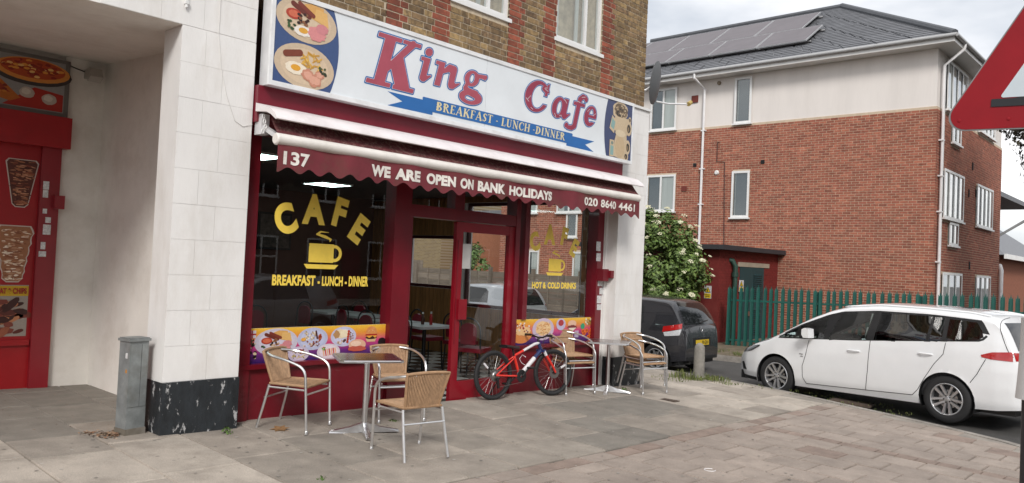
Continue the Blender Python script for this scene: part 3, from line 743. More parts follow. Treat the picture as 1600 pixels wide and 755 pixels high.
# door leaf (hinged right, shut) with glass
DX0, DX1, DZ0, DZ1 = 6.655, 7.715, -.085, 2.125
door = MB()
door.box(DX0, YF-.02, DZ0, DX0+.115, YF+.035, DZ1); door.box(DX1-.10, YF-.02, DZ0, DX1, YF+.035, DZ1)
door.box(DX0+.115, YF-.017, DZ1-.12, DX1-.10, YF+.032, DZ1); door.box(DX0+.115, YF-.017, DZ0, DX1-.10, YF+.032, DZ0+.24)
do = door.build('door', m_reddoor, shop)
q = MB(); q.box(DX0+.06, YF-.052, .92, DX0+.20, YF-.02, 1.17); q.build('push_plate', m_reddoor, do)
q = MB(); q.poly([(DX0+.115, YF+.01, DZ0+.24), (DX1-.10, YF+.01, DZ0+.24), (DX1-.10, YF+.01, DZ1-.12), (DX0+.115, YF+.01, DZ1-.12)]); q.build('pane', m_glass, do)
q = MB(); q.box(DX0+.13, YF-.004, 1.55, DX0+.27, YF+.004, 1.86); q.build('paper_notice', M('paper_notice', (.55,.54,.52), .7), do)
q = MB(); q.tube([(DX0+.03, YF-.03, .62), (DX0+.03, YF-.03, 1.9)], .004, 6); q.build('door_edge_strip', m_redd, do)
# window panes
def pane(a, b, z0, z1, y=YF+.05, parent=shop):
    q = MB(); q.poly([(a, y, z0), (b, y, z0), (b, y, z1), (a, y, z1)]); return q.build('window_pane', m_glass, parent)
pL = pane(3.955, 5.66, PZ, 2.80); pR1 = pane(7.80, 7.955, PT, 2.80); pR2 = pane(8.045, 9.55, PT, 2.80)
pF1 = pane(5.90, 6.60, 2.275, 2.80); pF2 = pane(6.76, 7.715, 2.275, 2.80)
# printed food panels on the glass
stops = [(0, srgb('#2a1a5e')), (.25, srgb('#6a2a78')), (.5, srgb('#d0417c')), (.75, srgb('#e8933c')), (1, srgb('#f0c23c'))]
YPn = YF+.028
fpm = lambda u, v, d: V((u, YPn-d, v))
fp = thing_p = MB(); fp.box(3.957, YPn, PZ, 5.658, YPn+.012, PT); fpo = fp.build('food_panel', M('panel_board_white', (.7,.7,.7), .5), shop)
P = PR(fpm); P.grad(3.957, PZ, 5.658, PT, stops, 0)
def zp(x, y): p = fy(380+x/6.957, 500+y/6.957, YPn); return p.x, p.z          # coordinates read off an enlargement of the panel
plate(P, *zp(360,240), .245, .137, 'full', pc='#c9c2d0'); plate(P, *zp(755,205), .185, .118, 'mix', pc='#b9bcd6'); plate(P, *zp(1090,180), .165, .108, 'steak', pc='#c4c4dc')
plate(P, *zp(600,370), .125, .078, 'salad', pc='#c8bcd0', L=4); plate(P, *zp(925,345), .145, .085, 'toast', pc='#d8ccd4', L=4)
b1 = zp(1390,150); burger(P, b1[0], b1[1], .092, 3); b2 = zp(1235,290); P.ell(b2[0], b2[1]+.02, .115, .062, srgb('#e2b294'), 6); P.ell(b2[0], b2[1]-.02, .12, .03, srgb('#c05a48'), 7, jag=.1); P.ell(b2[0]-.02, b2[1]+.035, .07, .03, srgb('#f0cdb4'), 8)
b3 = zp(1505,235); P.ell(b3[0], b3[1], .055, .05, srgb('#1c1416'), 5, jag=.1); b3 = zp(1460,330); P.ell(b3[0], b3[1], .05, .05, srgb('#7fb0d8'), 5, jag=.2)
# flag and dark engraving strip at the left end
u0 = 3.962; v1 = PT-.02
P.poly([(u0, v1-.075), (u0+.085, v1-.075), (u0+.085, v1), (u0, v1)], srgb('#d8cfd4'), 3); P.poly([(u0+.035, v1-.075), (u0+.05, v1-.075), (u0+.05, v1), (u0+.035, v1)], srgb('#b0343c'), 4); P.poly([(u0, v1-.045), (u0+.085, v1-.045), (u0+.085, v1-.03), (u0, v1-.03)], srgb('#b0343c'), 5)
rg = random.Random(5)
for i in range(26): P.ell(u0+.03+rg.uniform(-.02,.06), PZ+.04+rg.uniform(0,.2), rg.uniform(.008,.022), rg.uniform(.006,.018), srgb(rg.choice(('#1c1512','#d8c4a4','#5c4a3a','#241a16'))), 4+i % 4, n=8, jag=.3)
P.build('panel_print', fpo)
fp = MB(); fp.box(7.80, YPn, PZ, 9.548, YPn+.012, PT); fpo = fp.build('food_panel', MATS['panel_board_white'], shop)
P = PR(fpm); P.grad(7.80, PZ, 9.548, PT, stops, 0)
def zp2(x, y): p = fy(790+x/11.03, 490+y/11.03, YPn); return p.x, p.z
c = zp2(240,370); P.ell(c[0]+.02, c[1], .24, .115, srgb('#dc8a4a'), 2, jag=.04); P.ell(c[0]+.06, c[1]+.05, .16, .06, srgb('#ecc08a'), 3, jag=.1)
for i in range(26): P.ell(c[0]+rg.uniform(-.2,.2), c[1]+.05+rg.uniform(-.03,.11), .018, .012, srgb(rg.choice(('#b8343c','#e8d8c8','#8c2a20'))), 4+i % 3, n=7, jag=.3)
c = zp2(645,270); P.ell(c[0], c[1], .235, .155, srgb('#cbb8cc'), 3); P.ell(c[0], c[1]+.01, .17, .10, srgb('#ecc694'), 4, jag=.08)
for i in range(40): x, y, a = c[0]+rg.uniform(-.13,.13), c[1]+rg.uniform(-.06,.09), rg.uniform(0,3.1); P.caps(x-.03*math.cos(a), y-.02*math.sin(a), x+.03*math.cos(a), y+.02*math.sin(a), .009, srgb(rg.choice(('#d99a54','#f0d4a0','#c87a3a'))), 5+i % 3)
c = zp2(950,185); P.ell(c[0], c[1], .105, .085, srgb('#c4bcd8'), 4); P.ell(c[0], c[1]+.02, .062, .045, srgb('#b0363c'), 5)
c = zp2(1140,210); P.ell(c[0], c[1]+.03, .10, .05, srgb('#e8bca0'), 5); P.ell(c[0], c[1]-.02, .11, .03, srgb('#7a2a2a'), 6, jag=.15); P.poly([(c[0]-.09, c[1]-.03), (c[0], c[1]-.09), (c[0]+.1, c[1]-.03)], srgb('#e8dcc8'), 7)
for i in range(5): c = zp2(1190+i*14, 350); P.poly([(c[0]-.006, c[1]-.05), (c[0]+.006, c[1]-.05), (c[0]+.005, c[1]+.05), (c[0]-.005, c[1]+.05)], srgb('#d8d4e8'), 4)
c = zp2(1325,215); P.ell(c[0], c[1], .05, .045, srgb('#2f9c70'), 4, jag=.15)
for i in range(30): c = zp2(1440+rg.uniform(-70,60), 130+rg.uniform(-45,60)); P.ell(c[0], c[1], .02, .014, srgb(rg.choice(('#d8cfa8','#8a7a3c','#b08a4a','#efe8d0'))), 5+i % 3, n=7, jag=.2)
for (a, b) in ((1345,340), (1420,400), (1390,290), (1450,330), (1330,300), (1470,280)):
    c = zp2(a, b); P.ell(c[0], c[1], .045, .032, srgb('#e8762c'), 6); P.ell(c[0], c[1], .026, .017, srgb('#b8481e'), 7)
P.build('panel_print', fpo)
# window lettering
SG = lambda u, v, d: V((u, YF+.05-d, v))
def arc_text(pane_, spec, name='lettering'):
    q = MB()
    for ch, cu_, cv, ang, h in spec:
        vs_, fs_ = text2d(ch, 1, .055); xs_ = [p[0] for p in vs_]; ys_ = [p[1] for p in vs_]; w0, h0 = max(xs_)-min(xs_), max(ys_)-min(ys_)
        mx_, my_ = (max(xs_)+min(xs_))/2, (max(ys_)+min(ys_))/2; c, s = math.cos(ang), math.sin(ang); k = h/h0
        q.add([SG(cu_+((x-mx_)*c*.84-(y-my_)*s)*k, cv+((x-mx_)*s*.84+(y-my_)*c)*k, .004) for x, y in vs_], fs_)
    return q.build(name, m_yel, pane_)
def zw(x, y): p = fy(410+x/4.195, 280+y/4.195, YF+.05); return p.x, p.z
arc_text(pL, [('C', *zw(150,260), .38, .32), ('A', *zw(338,198), -.0, .32), ('F', *zw(510,220), -.22, .32), ('E', *zw(632,328), -.55, .32)])
def cup_icon(pane_, cx, cz, k):
    q = MB(); f = lambda u, v, d: SG(cx+u*k, cz+v*k, .004)
    els = [('b', -.5, -.30, .42, .22), ('b', -.5, .24, .42, .29), ('r', .45, .0, .28, .27, .45, .0, .17, .17), ('-', ('b', -.55, .22, .45, .24))]
    g = sdf_grid(els, -.6, -.5, .8, .4, 60, 40); sdf_mesh(g, -.6, -.5, .8, .4, 0, f, 0, q)
    q.poly([f(u, v, 0) for u, v in ((-.66, -.36), (-.55, -.50), (.48, -.50), (.62, -.36))])
    els = [('l', .25,.36,.28,.5,.02,.09), ('l', .28,.5,.05,.62,.09,.15), ('l', .05,.62,-.22,.72,.15,.10), ('l', -.22,.72,-.1,.86,.10,.08), ('l', -.1,.86,.2,.84,.08,.02)]
    g = sdf_grid(els, -.4, .3, .45, .95, 40, 40); sdf_mesh(g, -.4, .3, .45, .95, 0, lambda u, v, d: f(u, .36+(v-.36)*.62, d), 0, q)
    return q.build('cup_decal', m_yel, pane_)
c = zw(395,485); cup_icon(pL, c[0]-.005, c[1], .335)
def rect_text(body, pane_, P0, P1, h, bold=.03, space=1.0):
    return text_fit(body, P0[0], P0[1], P1[0], P0[1]+h, SG, .004, bold=bold, space=space, mat=m_yel, parent=pane_)
def zr(x, y): p = fy(800+x/5.033, 320+y/5.033, YF+.05); return p.x, p.z
w0 = zw(60,697); w1 = zw(690,700)
rect_text('BREAKFAST', pL, w0, (w0[0]+.505, 0), .11, .045, 1.05); rect_text('- LUNCH -', pL, (w0[0]+.535, w0[1]), (w0[0]+.905, 0), .105, .045, 1.05); rect_text('DINNER', pL, (w0[0]+.93, w0[1]), w1, .11, .045, 1.05)
arc_text(pR2, [('C', *zr(178,290), .34, .27), ('A', *zr(297,235), .0, .29), ('F', *zr(412,250), -.22, .27), ('E', *zr(488,340), -.5, .27)])
c = zr(340,475); cup_icon(pR2, c[0], c[1], .30)
w0 = zr(155,658); w1 = zr(500,662)
rect_text('HOT &', pR2, w0, (w0[0]+.30, 0), .09, .045); rect_text('COLD DRINKS', pR2, (w0[0]+.335, w0[1]), w1, .09, .045)
# stickers and red alarm box on the right post
st = [(935,385,7,14), (935,402,7,12), (938,440,8,14), (940,455,7,10), (936,468,7,12), (936,480,7,9)]
for (x, y, a, b) in st:
    p0 = fy(x-a/2, y+b/2, YF-.046); p1 = fy(x+a/2, y-b/2, YF-.046); q = MB(); q.box(p0.x, YF-.049, p0.z, p1.x, YF-.045, p1.z); q.build('sticker', M('sticker', (.62,.62,.62), .4, var=.3, ns=60), shop)
q = MB(); q.box(9.56, YF-.16, 1.44, 9.70, YF-.045, 1.62); q.box(9.70, YF-.20, 1.49, 9.86, YF-.10, 1.60); q.build('alarm_box', m_redd, shop)
# ================================================================== CAFE SIGN
m_signf = M('sign_acrylic', (.76,.80,.83), .35, var=.05, ns=2, stain=(.68,.70,.71), samt=.3, sscale=1.5)
m_alu = M('sign_frame_aluminium', (.72,.72,.73), .45, metal=.3, var=.08, ns=6)
m_blue = M('sign_blue', (.02,.135,.40), .4, var=.05)
m_crim = M('sign_faded_red', (.40,.075,.11), .45, var=.08, ns=9)
m_crim2 = M('sign_red', (.31,.035,.075), .45, var=.1, ns=9)
m_wht = M('sign_white_line', (.75,.75,.76), .4, var=0)
m_cream = M('sign_cream', (.72,.62,.36), .45, var=.05)
SX0, SX1, SZ0, SZ1, YS = 3.785, 9.825, 3.205, 4.12, 6.62
sign = thing('cafe_sign', 'long white fascia sign with red and blue King Cafe lettering and food pictures', 'sign', (6.8, 6.7, SZ0))
q = MB(); q.box(SX0, YS+.02, SZ0, SX1, YP-.003, SZ1); q.build('sign_box', m_alu, sign)
q = MB(); b_ = .045
q.box(SX0, YS-.012, SZ0, SX1, YS+.02, SZ0+b_); q.box(SX0, YS-.012, SZ1-b_, SX1, YS+.02, SZ1); q.box(SX0, YS-.012, SZ0+b_, SX0+b_*.8, YS+.02, SZ1-b_); q.box(SX1-b_*.5, YS-.012, SZ0+b_, SX1, YS+.02, SZ1-b_)
q.build('sign_frame', M('white_trim', (.80,.81,.82), .4, var=.08, stain=(.45,.43,.40), samt=.4, sscale=3), sign)
for (a, b) in ((SX0+.03, 6.664), (6.669, SX1-.02)):
    q = MB(); q.box(a, YS+.001, SZ0+.03, b, YS+.019, SZ1-.03); q.build('sign_panel', m_signf, sign)
SGN = lambda u, v, d: V((u, YS-d, v))
SHR = .26
GL = {}
GL['K'] = (4.89, 3.452, -.03, .67, -.03, .59, [('b',.095,0,.235,.556), ('b',.0,0,.315,.045), ('b',.0,.511,.315,.556), ('l',.22,.20,.47,.53,.07,.085), ('b',.335,.515,.585,.556), ('p',[(.40,.0),(.60,.0),(.375,.38),(.245,.25)]), ('b',.352,0,.638,.045)])
GL['i'] = (5.56, 3.61, -.04, .24, -.03, .42, [('e',.085,.345,.052,.045), ('b',.045,.04,.13,.27), ('b',.0,.235,.13,.275), ('e',.095,.05,.052,.047), ('l',.11,.035,.19,.085,.06,.015)])
GL['n'] = (5.795, 3.61, -.04, .45, -.03, .32, [('b',.035,0,.12,.275), ('b',-.015,.24,.12,.28), ('l',.10,.16,.20,.235,.03,.085), ('l',.20,.235,.265,.225,.085,.10), ('l',.27,.225,.275,.06,.095,.085), ('e',.29,.05,.052,.047), ('l',.31,.035,.40,.085,.06,.015)])
GL['g'] = (6.265, 3.61, -.06, .40, -.15, .32, [('r',.105,.19,.115,.095,.105,.192,.042,.062), ('l',.18,.235,.32,.25,.05,.045), ('b',.285,.215,.325,.268), ('l',.05,.115,.035,.06,.05,.06), ('l',.035,.06,.09,.03,.06,.075), ('l',.09,.03,.22,.012,.075,.09), ('r',.155,-.035,.185,.085,.145,-.045,.085,.036)])
GL['C'] = (7.312, 3.611, -.03, .47, -.03, .44, [('r',.245,.203,.235,.208,.27,.203,.135,.165), ('-',('b',.30,.115,.6,.285)), ('p',[(.375,.235),(.425,.235),(.435,.40),(.40,.40)]), ('l',.33,.33,.40,.30,.06,.06)])
GL['a'] = (7.88, 3.61, -.03, .43, -.03, .32, [('r',.135,.138,.135,.143,.145,.14,.052,.098), ('b',.225,.03,.312,.28), ('e',.285,.05,.05,.047), ('l',.30,.035,.385,.085,.06,.015)])
GL['f'] = (8.30, 3.61, -.13, .34, -.15, .44, [('b',.075,-.05,.16,.33), ('l',.118,.33,.17,.378,.085,.07), ('l',.17,.378,.235,.375,.07,.055), ('e',.255,.352,.036,.034), ('l',.118,-.05,.07,-.088,.085,.065), ('l',.07,-.088,-.02,-.092,.065,.05), ('e',-.055,-.07,.038,.034), ('b',.005,.238,.25,.282)])
GL['e'] = (8.585, 3.61, -.03, .31, -.03, .32, [('r',.135,.14,.135,.145,.145,.148,.054,.10), ('-',('b',.15,.06,.34,.12)), ('b',.07,.118,.255,.155)])
for ch, (X0, Z0, a0, a1, v0, v1, els) in GL.items():
    gr = sdf_grid(els, a0, v0, a1, v1, int((a1-a0)*150), int((v1-v0)*150))
    f = lambda u, v, d: V((X0+u+SHR*v, YS-d, Z0+v))
    lo = None
    for lev, dd, mt, nm in ((.0175, .0012, m_blue, 'letter'), (.0045, .0024, m_wht, 'letter_outline'), (.0012, .0036, m_crim if ch in 'King' else m_crim2, 'letter_face')):
        q = MB(); sdf_mesh(gr, a0, v0, a1, v1, lev, f, dd, q); o = q.build(nm, mt, sign if lo is None else lo); lo = lo or o
    if ch in 'Cafe':      # pale seams where the red film has split
        q = MB(); rg = random.Random(ord(ch))
        for k in range(3 + (ch == 'C')*2):
            for t in range(40):
                u, v = rg.uniform(a0, a1), rg.uniform(v0, v1); L_ = rg.uniform(.05, .085); an = rg.uniform(-.9, .9)
                A = (u-L_/2*math.cos(an), v-L_/2*math.sin(an)); B = (u+L_/2*math.cos(an), v+L_/2*math.sin(an))
                if sdf(els, u, v) < -.02 and sdf(els, *A) < -.001 and sdf(els, *B) < -.001:
                    n_ = (-math.sin(an)*.003, math.cos(an)*.003)
                    q.poly([f(A[0]-n_[0], A[1]-n_[1], .0048), f(B[0]-n_[0], B[1]-n_[1], .0048), f(B[0]+n_[0], B[1]+n_[1], .0048), f(A[0]+n_[0], A[1]+n_[1], .0048)]); break
        if q.f: q.build('letter_crack', m_wht, lo)
# ribbon
q = MB()
q.poly([SGN(u, v, .0012) for u, v in ((5.389,3.338),(5.19,3.262),(5.83,3.266),(5.83,3.412),(5.181,3.41))])
q.poly([SGN(u, v, .0012) for u, v in ((8.667,3.338),(8.875,3.412),(8.25,3.412),(8.25,3.266),(8.868,3.262))])
q.poly([SGN(u, v, .0024) for u, v in ((5.676,3.30),(8.372,3.30),(8.375,3.44),(8.36,3.446),(5.69,3.446),(5.674,3.44))])
rib = q.build('ribbon', m_blue, sign)
T, t_ = .20, .085; h_ = .07
def stem(x, y0=0, y1=1, w_=T, s0=1, s1=1):
    o = [('b', x, y0, x+w_, y1)]
    if s0: o.append(('b', x-.08, y0, x+w_+.08, y0+h_))
    if s1: o.append(('b', x-.08, y1-h_, x+w_+.08, y1))
    return o
CAPS = {
 'B': (.72, stem(.1) + [('r',.26,.75,.34,.25,.24,.75,.16,.16), ('r',.28,.27,.40,.27,.26,.27,.20,.17), ('-',('b',-.5,-.2,.02,1.2)), ('b',.1,0,.3,1)]),
 'R': (.78, stem(.1) + [('r',.26,.74,.38,.26,.24,.74,.19,.17), ('-',('b',-.5,.0,.02,1.2)), ('b',.1,0,.3,1), ('b',.02,0,.38,h_), ('l',.38,.5,.68,.04,.16,.17), ('b',.55,0,.86,h_)]),
 'E': (.66, stem(.1) + [('b',.1,.92,.62,1), ('b',.1,0,.66,.08), ('b',.1,.46,.5,.54), ('b',.55,.78,.62,1), ('b',.59,0,.66,.24), ('b',.45,.38,.5,.62)]),
 'A': (.86, [('l',.12,.03,.42,.95,t_,t_), ('l',.45,.95,.74,.05,.2,.2), ('b',.22,.28,.62,.35), ('b',-.02,0,.28,h_), ('b',.56,0,.92,h_)]),
 'K': (.84, stem(.1) + [('l',.28,.42,.66,.95,t_,t_), ('b',.52,.93,.82,1), ('l',.42,.56,.72,.04,.2,.2), ('b',.52,0,.9,h_)]),
 'F': (.62, stem(.1) + [('b',.1,.92,.62,1), ('b',.1,.46,.5,.54), ('b',.55,.76,.62,1), ('b',.45,.36,.5,.64)]),
 'S': (.58, [('l',.5,.82,.34,.95,.07,.1), ('l',.34,.95,.16,.82,.1,.17), ('l',.16,.82,.18,.64,.17,.2), ('l',.18,.64,.42,.4,.2,.2), ('l',.42,.4,.44,.2,.2,.16), ('l',.44,.2,.28,.05,.16,.1), ('l',.28,.05,.08,.2,.1,.07), ('b',.05,.02,.11,.32), ('b',.48,.7,.54,.98)]),
 'T': (.74, stem(.27, s1=0) + [('b',.02,.92,.72,1), ('b',.02,.74,.08,1), ('b',.66,.74,.72,1)]),
 'L': (.62, stem(.1) + [('b',.1,0,.62,.08), ('b',.55,0,.62,.28)]),
 'U': (.84, [('b',.12,.25,.32,1), ('b',.02,.93,.42,1), ('b',.62,.25,.70,1), ('b',.52,.93,.8,1), ('r',.41,.28,.29,.29,.47,.30,.15,.20), ('-',('b',.325,.32,.615,.9))]),
 'N': (.86, [('b',.14,0,.22,1), ('b',.66,0,.74,1), ('l',.16,.95,.70,.06,.2,.2), ('b',.02,0,.34,h_), ('b',.0,.93,.3,1), ('b',.56,.93,.86,1)]),
 'C': (.74, [('r',.42,.5,.4,.52,.47,.5,.25,.43), ('-',('b',.52,.28,1,.72)), ('b',.66,.62,.72,.98), ('l',.5,.06,.72,.22,.08,.06)]),
 'H': (.88, stem(.1) + stem(.6) + [('b',.1,.46,.7,.54)]),
 'D': (.82, stem(.1) + [('r',.26,.5,.5,.5,.24,.5,.28,.42), ('-',('b',-.5,-.2,.02,1.2)), ('b',.1,0,.3,1)]),
 'I': (.42, stem(.11)), '-': (.40, [('b',.06,.36,.34,.46)]), ' ': (.26, [])}
msg = 'BREAKFAST - LUNCH -DINNER'
tot = sum(CAPS[c][0]+.07 for c in msg); kx = (8.21-5.875)/tot; kz = .102; x = 5.875; q = MB()
for c in msg:
    wd, els = CAPS[c]
    if els:
        gr = sdf_grid(els, -.1, -.06, wd+.1, 1.06, 22, 24)
        sdf_mesh(gr, -.1, -.06, wd+.1, 1.06, -.005, lambda u, v, d, x=x: SGN(x+(u+.1*v)*kx, 3.327+v*kz, .0036), 0, q)
    x += (wd+.07)*kx
q.build('ribbon_lettering', m_cream, rib)
# left picture: two breakfast plates on blue
P = PR(SGN, .0012); bl = srgb('#3c5280')
arc = [(4.545-.085*((t-.5)*2)**2, SZ0+.03+t*(SZ1-SZ0-.06)) for t in [i/12 for i in range(13)]]
P.poly([(SX0+.04, SZ0+.03)] + arc + [(SX0+.04, SZ1-.03)], bl, 0)
plate(P, 4.165, 3.895, .34, .212, 'full', rot=-.06, pc='#cbb59a', L=2); plate(P, 4.165, 3.45, .335, .215, 'chips', rot=-.05, pc='#cbb59a', L=2)
P.build('sign_picture', sign)
P = PR(SGN, .0012)
arc = [(9.10+.075*((t-.5)*2)**2, SZ0+.03+t*(SZ1-SZ0-.06)) for t in [i/12 for i in range(13)]]
P.poly([(SX1-.03, SZ0+.03), (SX1-.03, SZ1-.03)] + arc[::-1], srgb('#3f486c'), 0)
be, dk, te = srgb('#c8b394'), srgb('#3c342c'), srgb('#86a8a4')
P.ell(9.48, 3.95, .19, .14, be, 2, jag=.08); P.ell(9.50, 3.955, .16, .10, srgb('#6a5844'), 3, jag=.12)
for i in range(26): P.ell(9.50+random.uniform(-.13,.13), 3.955+random.uniform(-.08,.08), .02, .014, random.choice((be, dk, srgb('#a08a6c'))), 4+i % 3, n=7, jag=.3)
P.poly([(9.34,3.27),(9.62,3.24),(9.70,3.40),(9.66,3.60),(9.72,3.72),(9.70,3.86),(9.36,3.86),(9.30,3.70),(9.40,3.62),(9.36,3.5)], be, 3, )
P.ell(9.50, 3.62, .13, .05, srgb('#d6c4a6'), 5); P.ell(9.50, 3.42, .12, .16, srgb('#c2aa88'), 4)
P.poly([(9.22,3.66),(9.34,3.60),(9.38,3.80),(9.28,3.86)], be, 4); P.poly([(9.25,3.69),(9.33,3.65),(9.36,3.77),(9.28,3.82)], te, 5)
P.poly([(9.24,3.26),(9.35,3.26),(9.35,3.50),(9.24,3.50)], be, 4); P.poly([(9.26,3.28),(9.34,3.28),(9.34,3.41),(9.26,3.42)], te, 5); P.ell(9.30, 3.455, .03, .025, srgb('#7a8c84'), 6)
for (u, v, a, b) in ((9.71,3.72,.06,.09),(9.70,3.44,.05,.09),(9.66,3.30,.05,.06),(9.73,3.85,.03,.04)): P.ell(u, v, a*1.25, b*1.2, be, 5); P.ell(u, v, a*.75, b*.7, dk, 6, jag=.1); P.ell(u-.01, v-.01, a*.35, b*.4, srgb('#8a7458'), 7, jag=.2)
P.build('sign_picture', sign)
# red fascia board under the sign
q = MB(); q.box(3.745, 6.715, 2.86, 9.74, 6.99, SZ0); fo = q.build('fascia_board', M('fascia_maroon', (.16,.006,.018), .4, var=.14, ns=2.5, coat=.2), shop)
# ================================================================== AWNING
m_hood = M('awning_cassette_white', (.78,.73,.73), .35, var=.08, ns=3, stain=(.5,.44,.42), samt=.4)
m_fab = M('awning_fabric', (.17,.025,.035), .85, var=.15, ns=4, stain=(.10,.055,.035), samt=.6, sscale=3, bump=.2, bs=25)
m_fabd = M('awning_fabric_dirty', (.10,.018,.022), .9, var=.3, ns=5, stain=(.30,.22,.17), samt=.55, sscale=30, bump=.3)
m_roll = M('awning_roll_white', (.78,.74,.69), .4, var=.07, ns=3, stain=(.5,.46,.4), samt=.4)
m_let = M('awning_lettering', (.80,.76,.70), .6, var=.12, ns=14, stain=(.4,.3,.28), samt=.4, sscale=9)
awn = thing('cafe_awning', 'maroon shop awning with white front roll and scalloped valance lettering', 'awning', (6.75, 6.5, 2.4))
AX0, AX1 = 3.745, 9.73
q = MB(); prof = [(6.71,3.03),(6.54,2.985),(6.46,2.965),(6.37,2.905),(6.335,2.868),(6.33,2.852),(6.35,2.846),(6.44,2.90),(6.52,2.93),(6.71,2.95)]
q.ext([(AX0-.02, a, b) for a, b in prof], (AX1-AX0+.05,0,0)); q.build('cassette_hood', m_hood, awn, smooth=35)
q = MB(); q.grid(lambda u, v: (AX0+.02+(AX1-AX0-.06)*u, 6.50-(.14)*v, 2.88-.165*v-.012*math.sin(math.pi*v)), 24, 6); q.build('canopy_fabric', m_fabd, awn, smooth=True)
q = MB(); r_ = .056; pr = [(0, 0), (r_*.8, .0), (r_, .012), (r_, AX1-AX0-.062), (r_*.8, AX1-AX0-.05), (0, AX1-AX0-.05)]
q.lathe(pr, 20, Matrix.Translation((AX0, 6.375, 2.672)) @ Matrix.Rotation(math.pi/2, 4, 'Y')); q.build('front_roll', m_roll, awn, smooth=30)
for x in (AX0+.06, AX1-.14):
    q = MB(); q.bar((x, 6.70, 2.82), (x, 6.42, 2.70), .05, .04); q.box(x-.04, 6.66, 2.74, x+.04, 6.78, 2.93); q.build('folding_arm', m_alu, awn)
q = MB()
for (dy, dz) in ((0,0),(-.02,-.05),(-.04,-.1),(.0,-.14)): q.tube([(3.76+.012*math.cos(a), 6.62+dy, 2.90+dz+.02*math.sin(a)) for a in [i*.785 for i in range(8)]], .006, 6, closed=True)
q.build('winding_chain', m_upvc, awn, smooth=True)
NS = 26; pitch = (AX1-AX0-.07)/NS
def val_y(u, v): return 6.352 + .010*math.sin(u*9.1)+.006*math.sin(u*23+1)*(2.62-v)/.2
def val_bot(u): t = (u-AX0-.02)/pitch; return 2.405-.026*math.cos(2*math.pi*t)+.008*math.sin(u*3)
q = MB(); q.grid(lambda a, b: (AX0+.02+(AX1-AX0-.07)*a, val_y(AX0+.02+(AX1-AX0-.07)*a, 2.62-.2*b), 2.635+(val_bot(AX0+.02+(AX1-AX0-.07)*a)-2.635)*b), NS*10, 4)
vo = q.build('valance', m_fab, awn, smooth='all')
VF = lambda u, v, d: V((u, val_y(u, v)-d, v))
def vx(px_, py_): p = fy(px_, py_, 6.352); return p.x, p.z
def vtext(body, xa, ya, xb, h, bold=.03, space=1.02):
    a = vx(xa, ya); b = vx(xb, ya); text_fit(body, a[0], a[1], b[0], a[1]+h, VF, .004, bold=bold, space=space, name='valance_lettering', mat=m_let, parent=vo)
vtext('137', 442, 257, 483, .125, .035)
for wd, xa, xb in (('WE', 579, 610), ('ARE', 617, 656), ('OPEN', 666, 711), ('ON', 718, 740), ('BANK', 747, 788), ('HOLIDAYS', 795, 863)):
    a = vx(xa, 280+(xa-579)*.118); b = vx(xb, 280+(xa-579)*.118)
    text_fit(wd, a[0], 2.455, b[0], 2.572, VF, .004, bold=.055, space=1.04, name='valance_lettering', mat=m_let, parent=vo)
for wd, xa, xb in (('020', 913, 933), ('8640', 938, 963), ('4461', 967, 991)):
    a = vx(xa, 320); b = vx(xb, 322)
    text_fit(wd, a[0], 2.465, b[0], 2.575, VF, .004, bold=.03, space=1.05, name='valance_lettering', mat=m_let, parent=vo)
# ================================================================== TAKEAWAY NEXT DOOR
YT = 9.78
take = thing('takeaway_shopfront', 'red takeaway shopfront with kebab posters set back in the white alcove', 'shopfront', (2.0, YT, 0))
m_tred = M('takeaway_red', (.34,.008,.012), .42, var=.12, ns=2, stain=(.22,.008,.010), samt=.4)
m_tpost = M('takeaway_post', (.24,.008,.016), .4, var=.1, ns=3, coat=.2)
q = MB(); q.box(-5, YT, -.3, 2.87, YT+.1, 2.72); q.build('wall_board', m_tred, take)
q = MB(); q.box(2.87, YT-.05, -.3, 3.065, YT+.1, 2.72); q.build('post', m_tpost, take)
q = MB(); q.box(-5, YT-.03, .50, 2.86, YT, .56); q.build('rail', m_tred, take)
q = MB(); q.box(-5, YT-.12, 2.70, 3.13, YT+.02, 3.05); q.build('shutter_box', m_tred, take)
q = MB(); q.box(-5, YT-.05, 3.06, 3.10, YT, 3.70); lb = q.build('lightbox', M('lightbox_frame', (.16,.15,.14), .5, metal=.3), take)
TF = lambda u, v, d: V((u, YT-.052-d, v))
P = PR(TF, .001); rg = random.Random(9); S_ = srgb
P.poly([(1.2,3.10),(3.05,3.10),(3.05,3.66),(1.2,3.66)], S_('#8e8c8a'), 0)
P.poly([(2.45,3.11),(3.04,3.11),(3.04,3.30),(2.75,3.34)], S_('#a82418'), 1); P.ell(2.72, 3.50, .40, .145, S_('#3a3434'), 1); P.ell(2.73, 3.525, .37, .13, S_('#d88a3a'), 2); P.ell(2.73, 3.54, .32, .105, S_('#b8481e'), 3)
for i in range(60): a, r_ = rg.uniform(0, 6.28), rg.uniform(0,1)**.5; P.ell(2.73+.29*r_*math.cos(a), 3.54+.09*r_*math.sin(a), .03, .014, S_(rg.choice(('#8e2416','#e89a3c','#c04a20','#f0c070','#9a3018'))), 4+i % 5, n=9, jag=.15)
P.poly([(2.2,3.45),(2.30,3.48),(2.62,3.20),(2.52,3.15),(2.2,3.22)], S_('#b8641e'), 5); P.poly([(2.2,3.40),(2.30,3.44),(2.52,3.24),(2.2,3.28)], S_('#9a3414'), 6)
for i in range(16): P.ell(rg.uniform(2.22,2.5), rg.uniform(3.24,3.36), .025, .014, S_(rg.choice(('#c87a28','#7a2010'))), 7, n=8, jag=.2)
for (u, v) in ((2.68,3.27),(2.90,3.23)): P.ell(u, v, .075, .06, S_('#b8a89c'), 6, jag=.05); P.ell(u-.01, v+.01, .045, .035, S_('#d0c4b8'), 7, jag=.08)
P.build('pizza_print', lb)
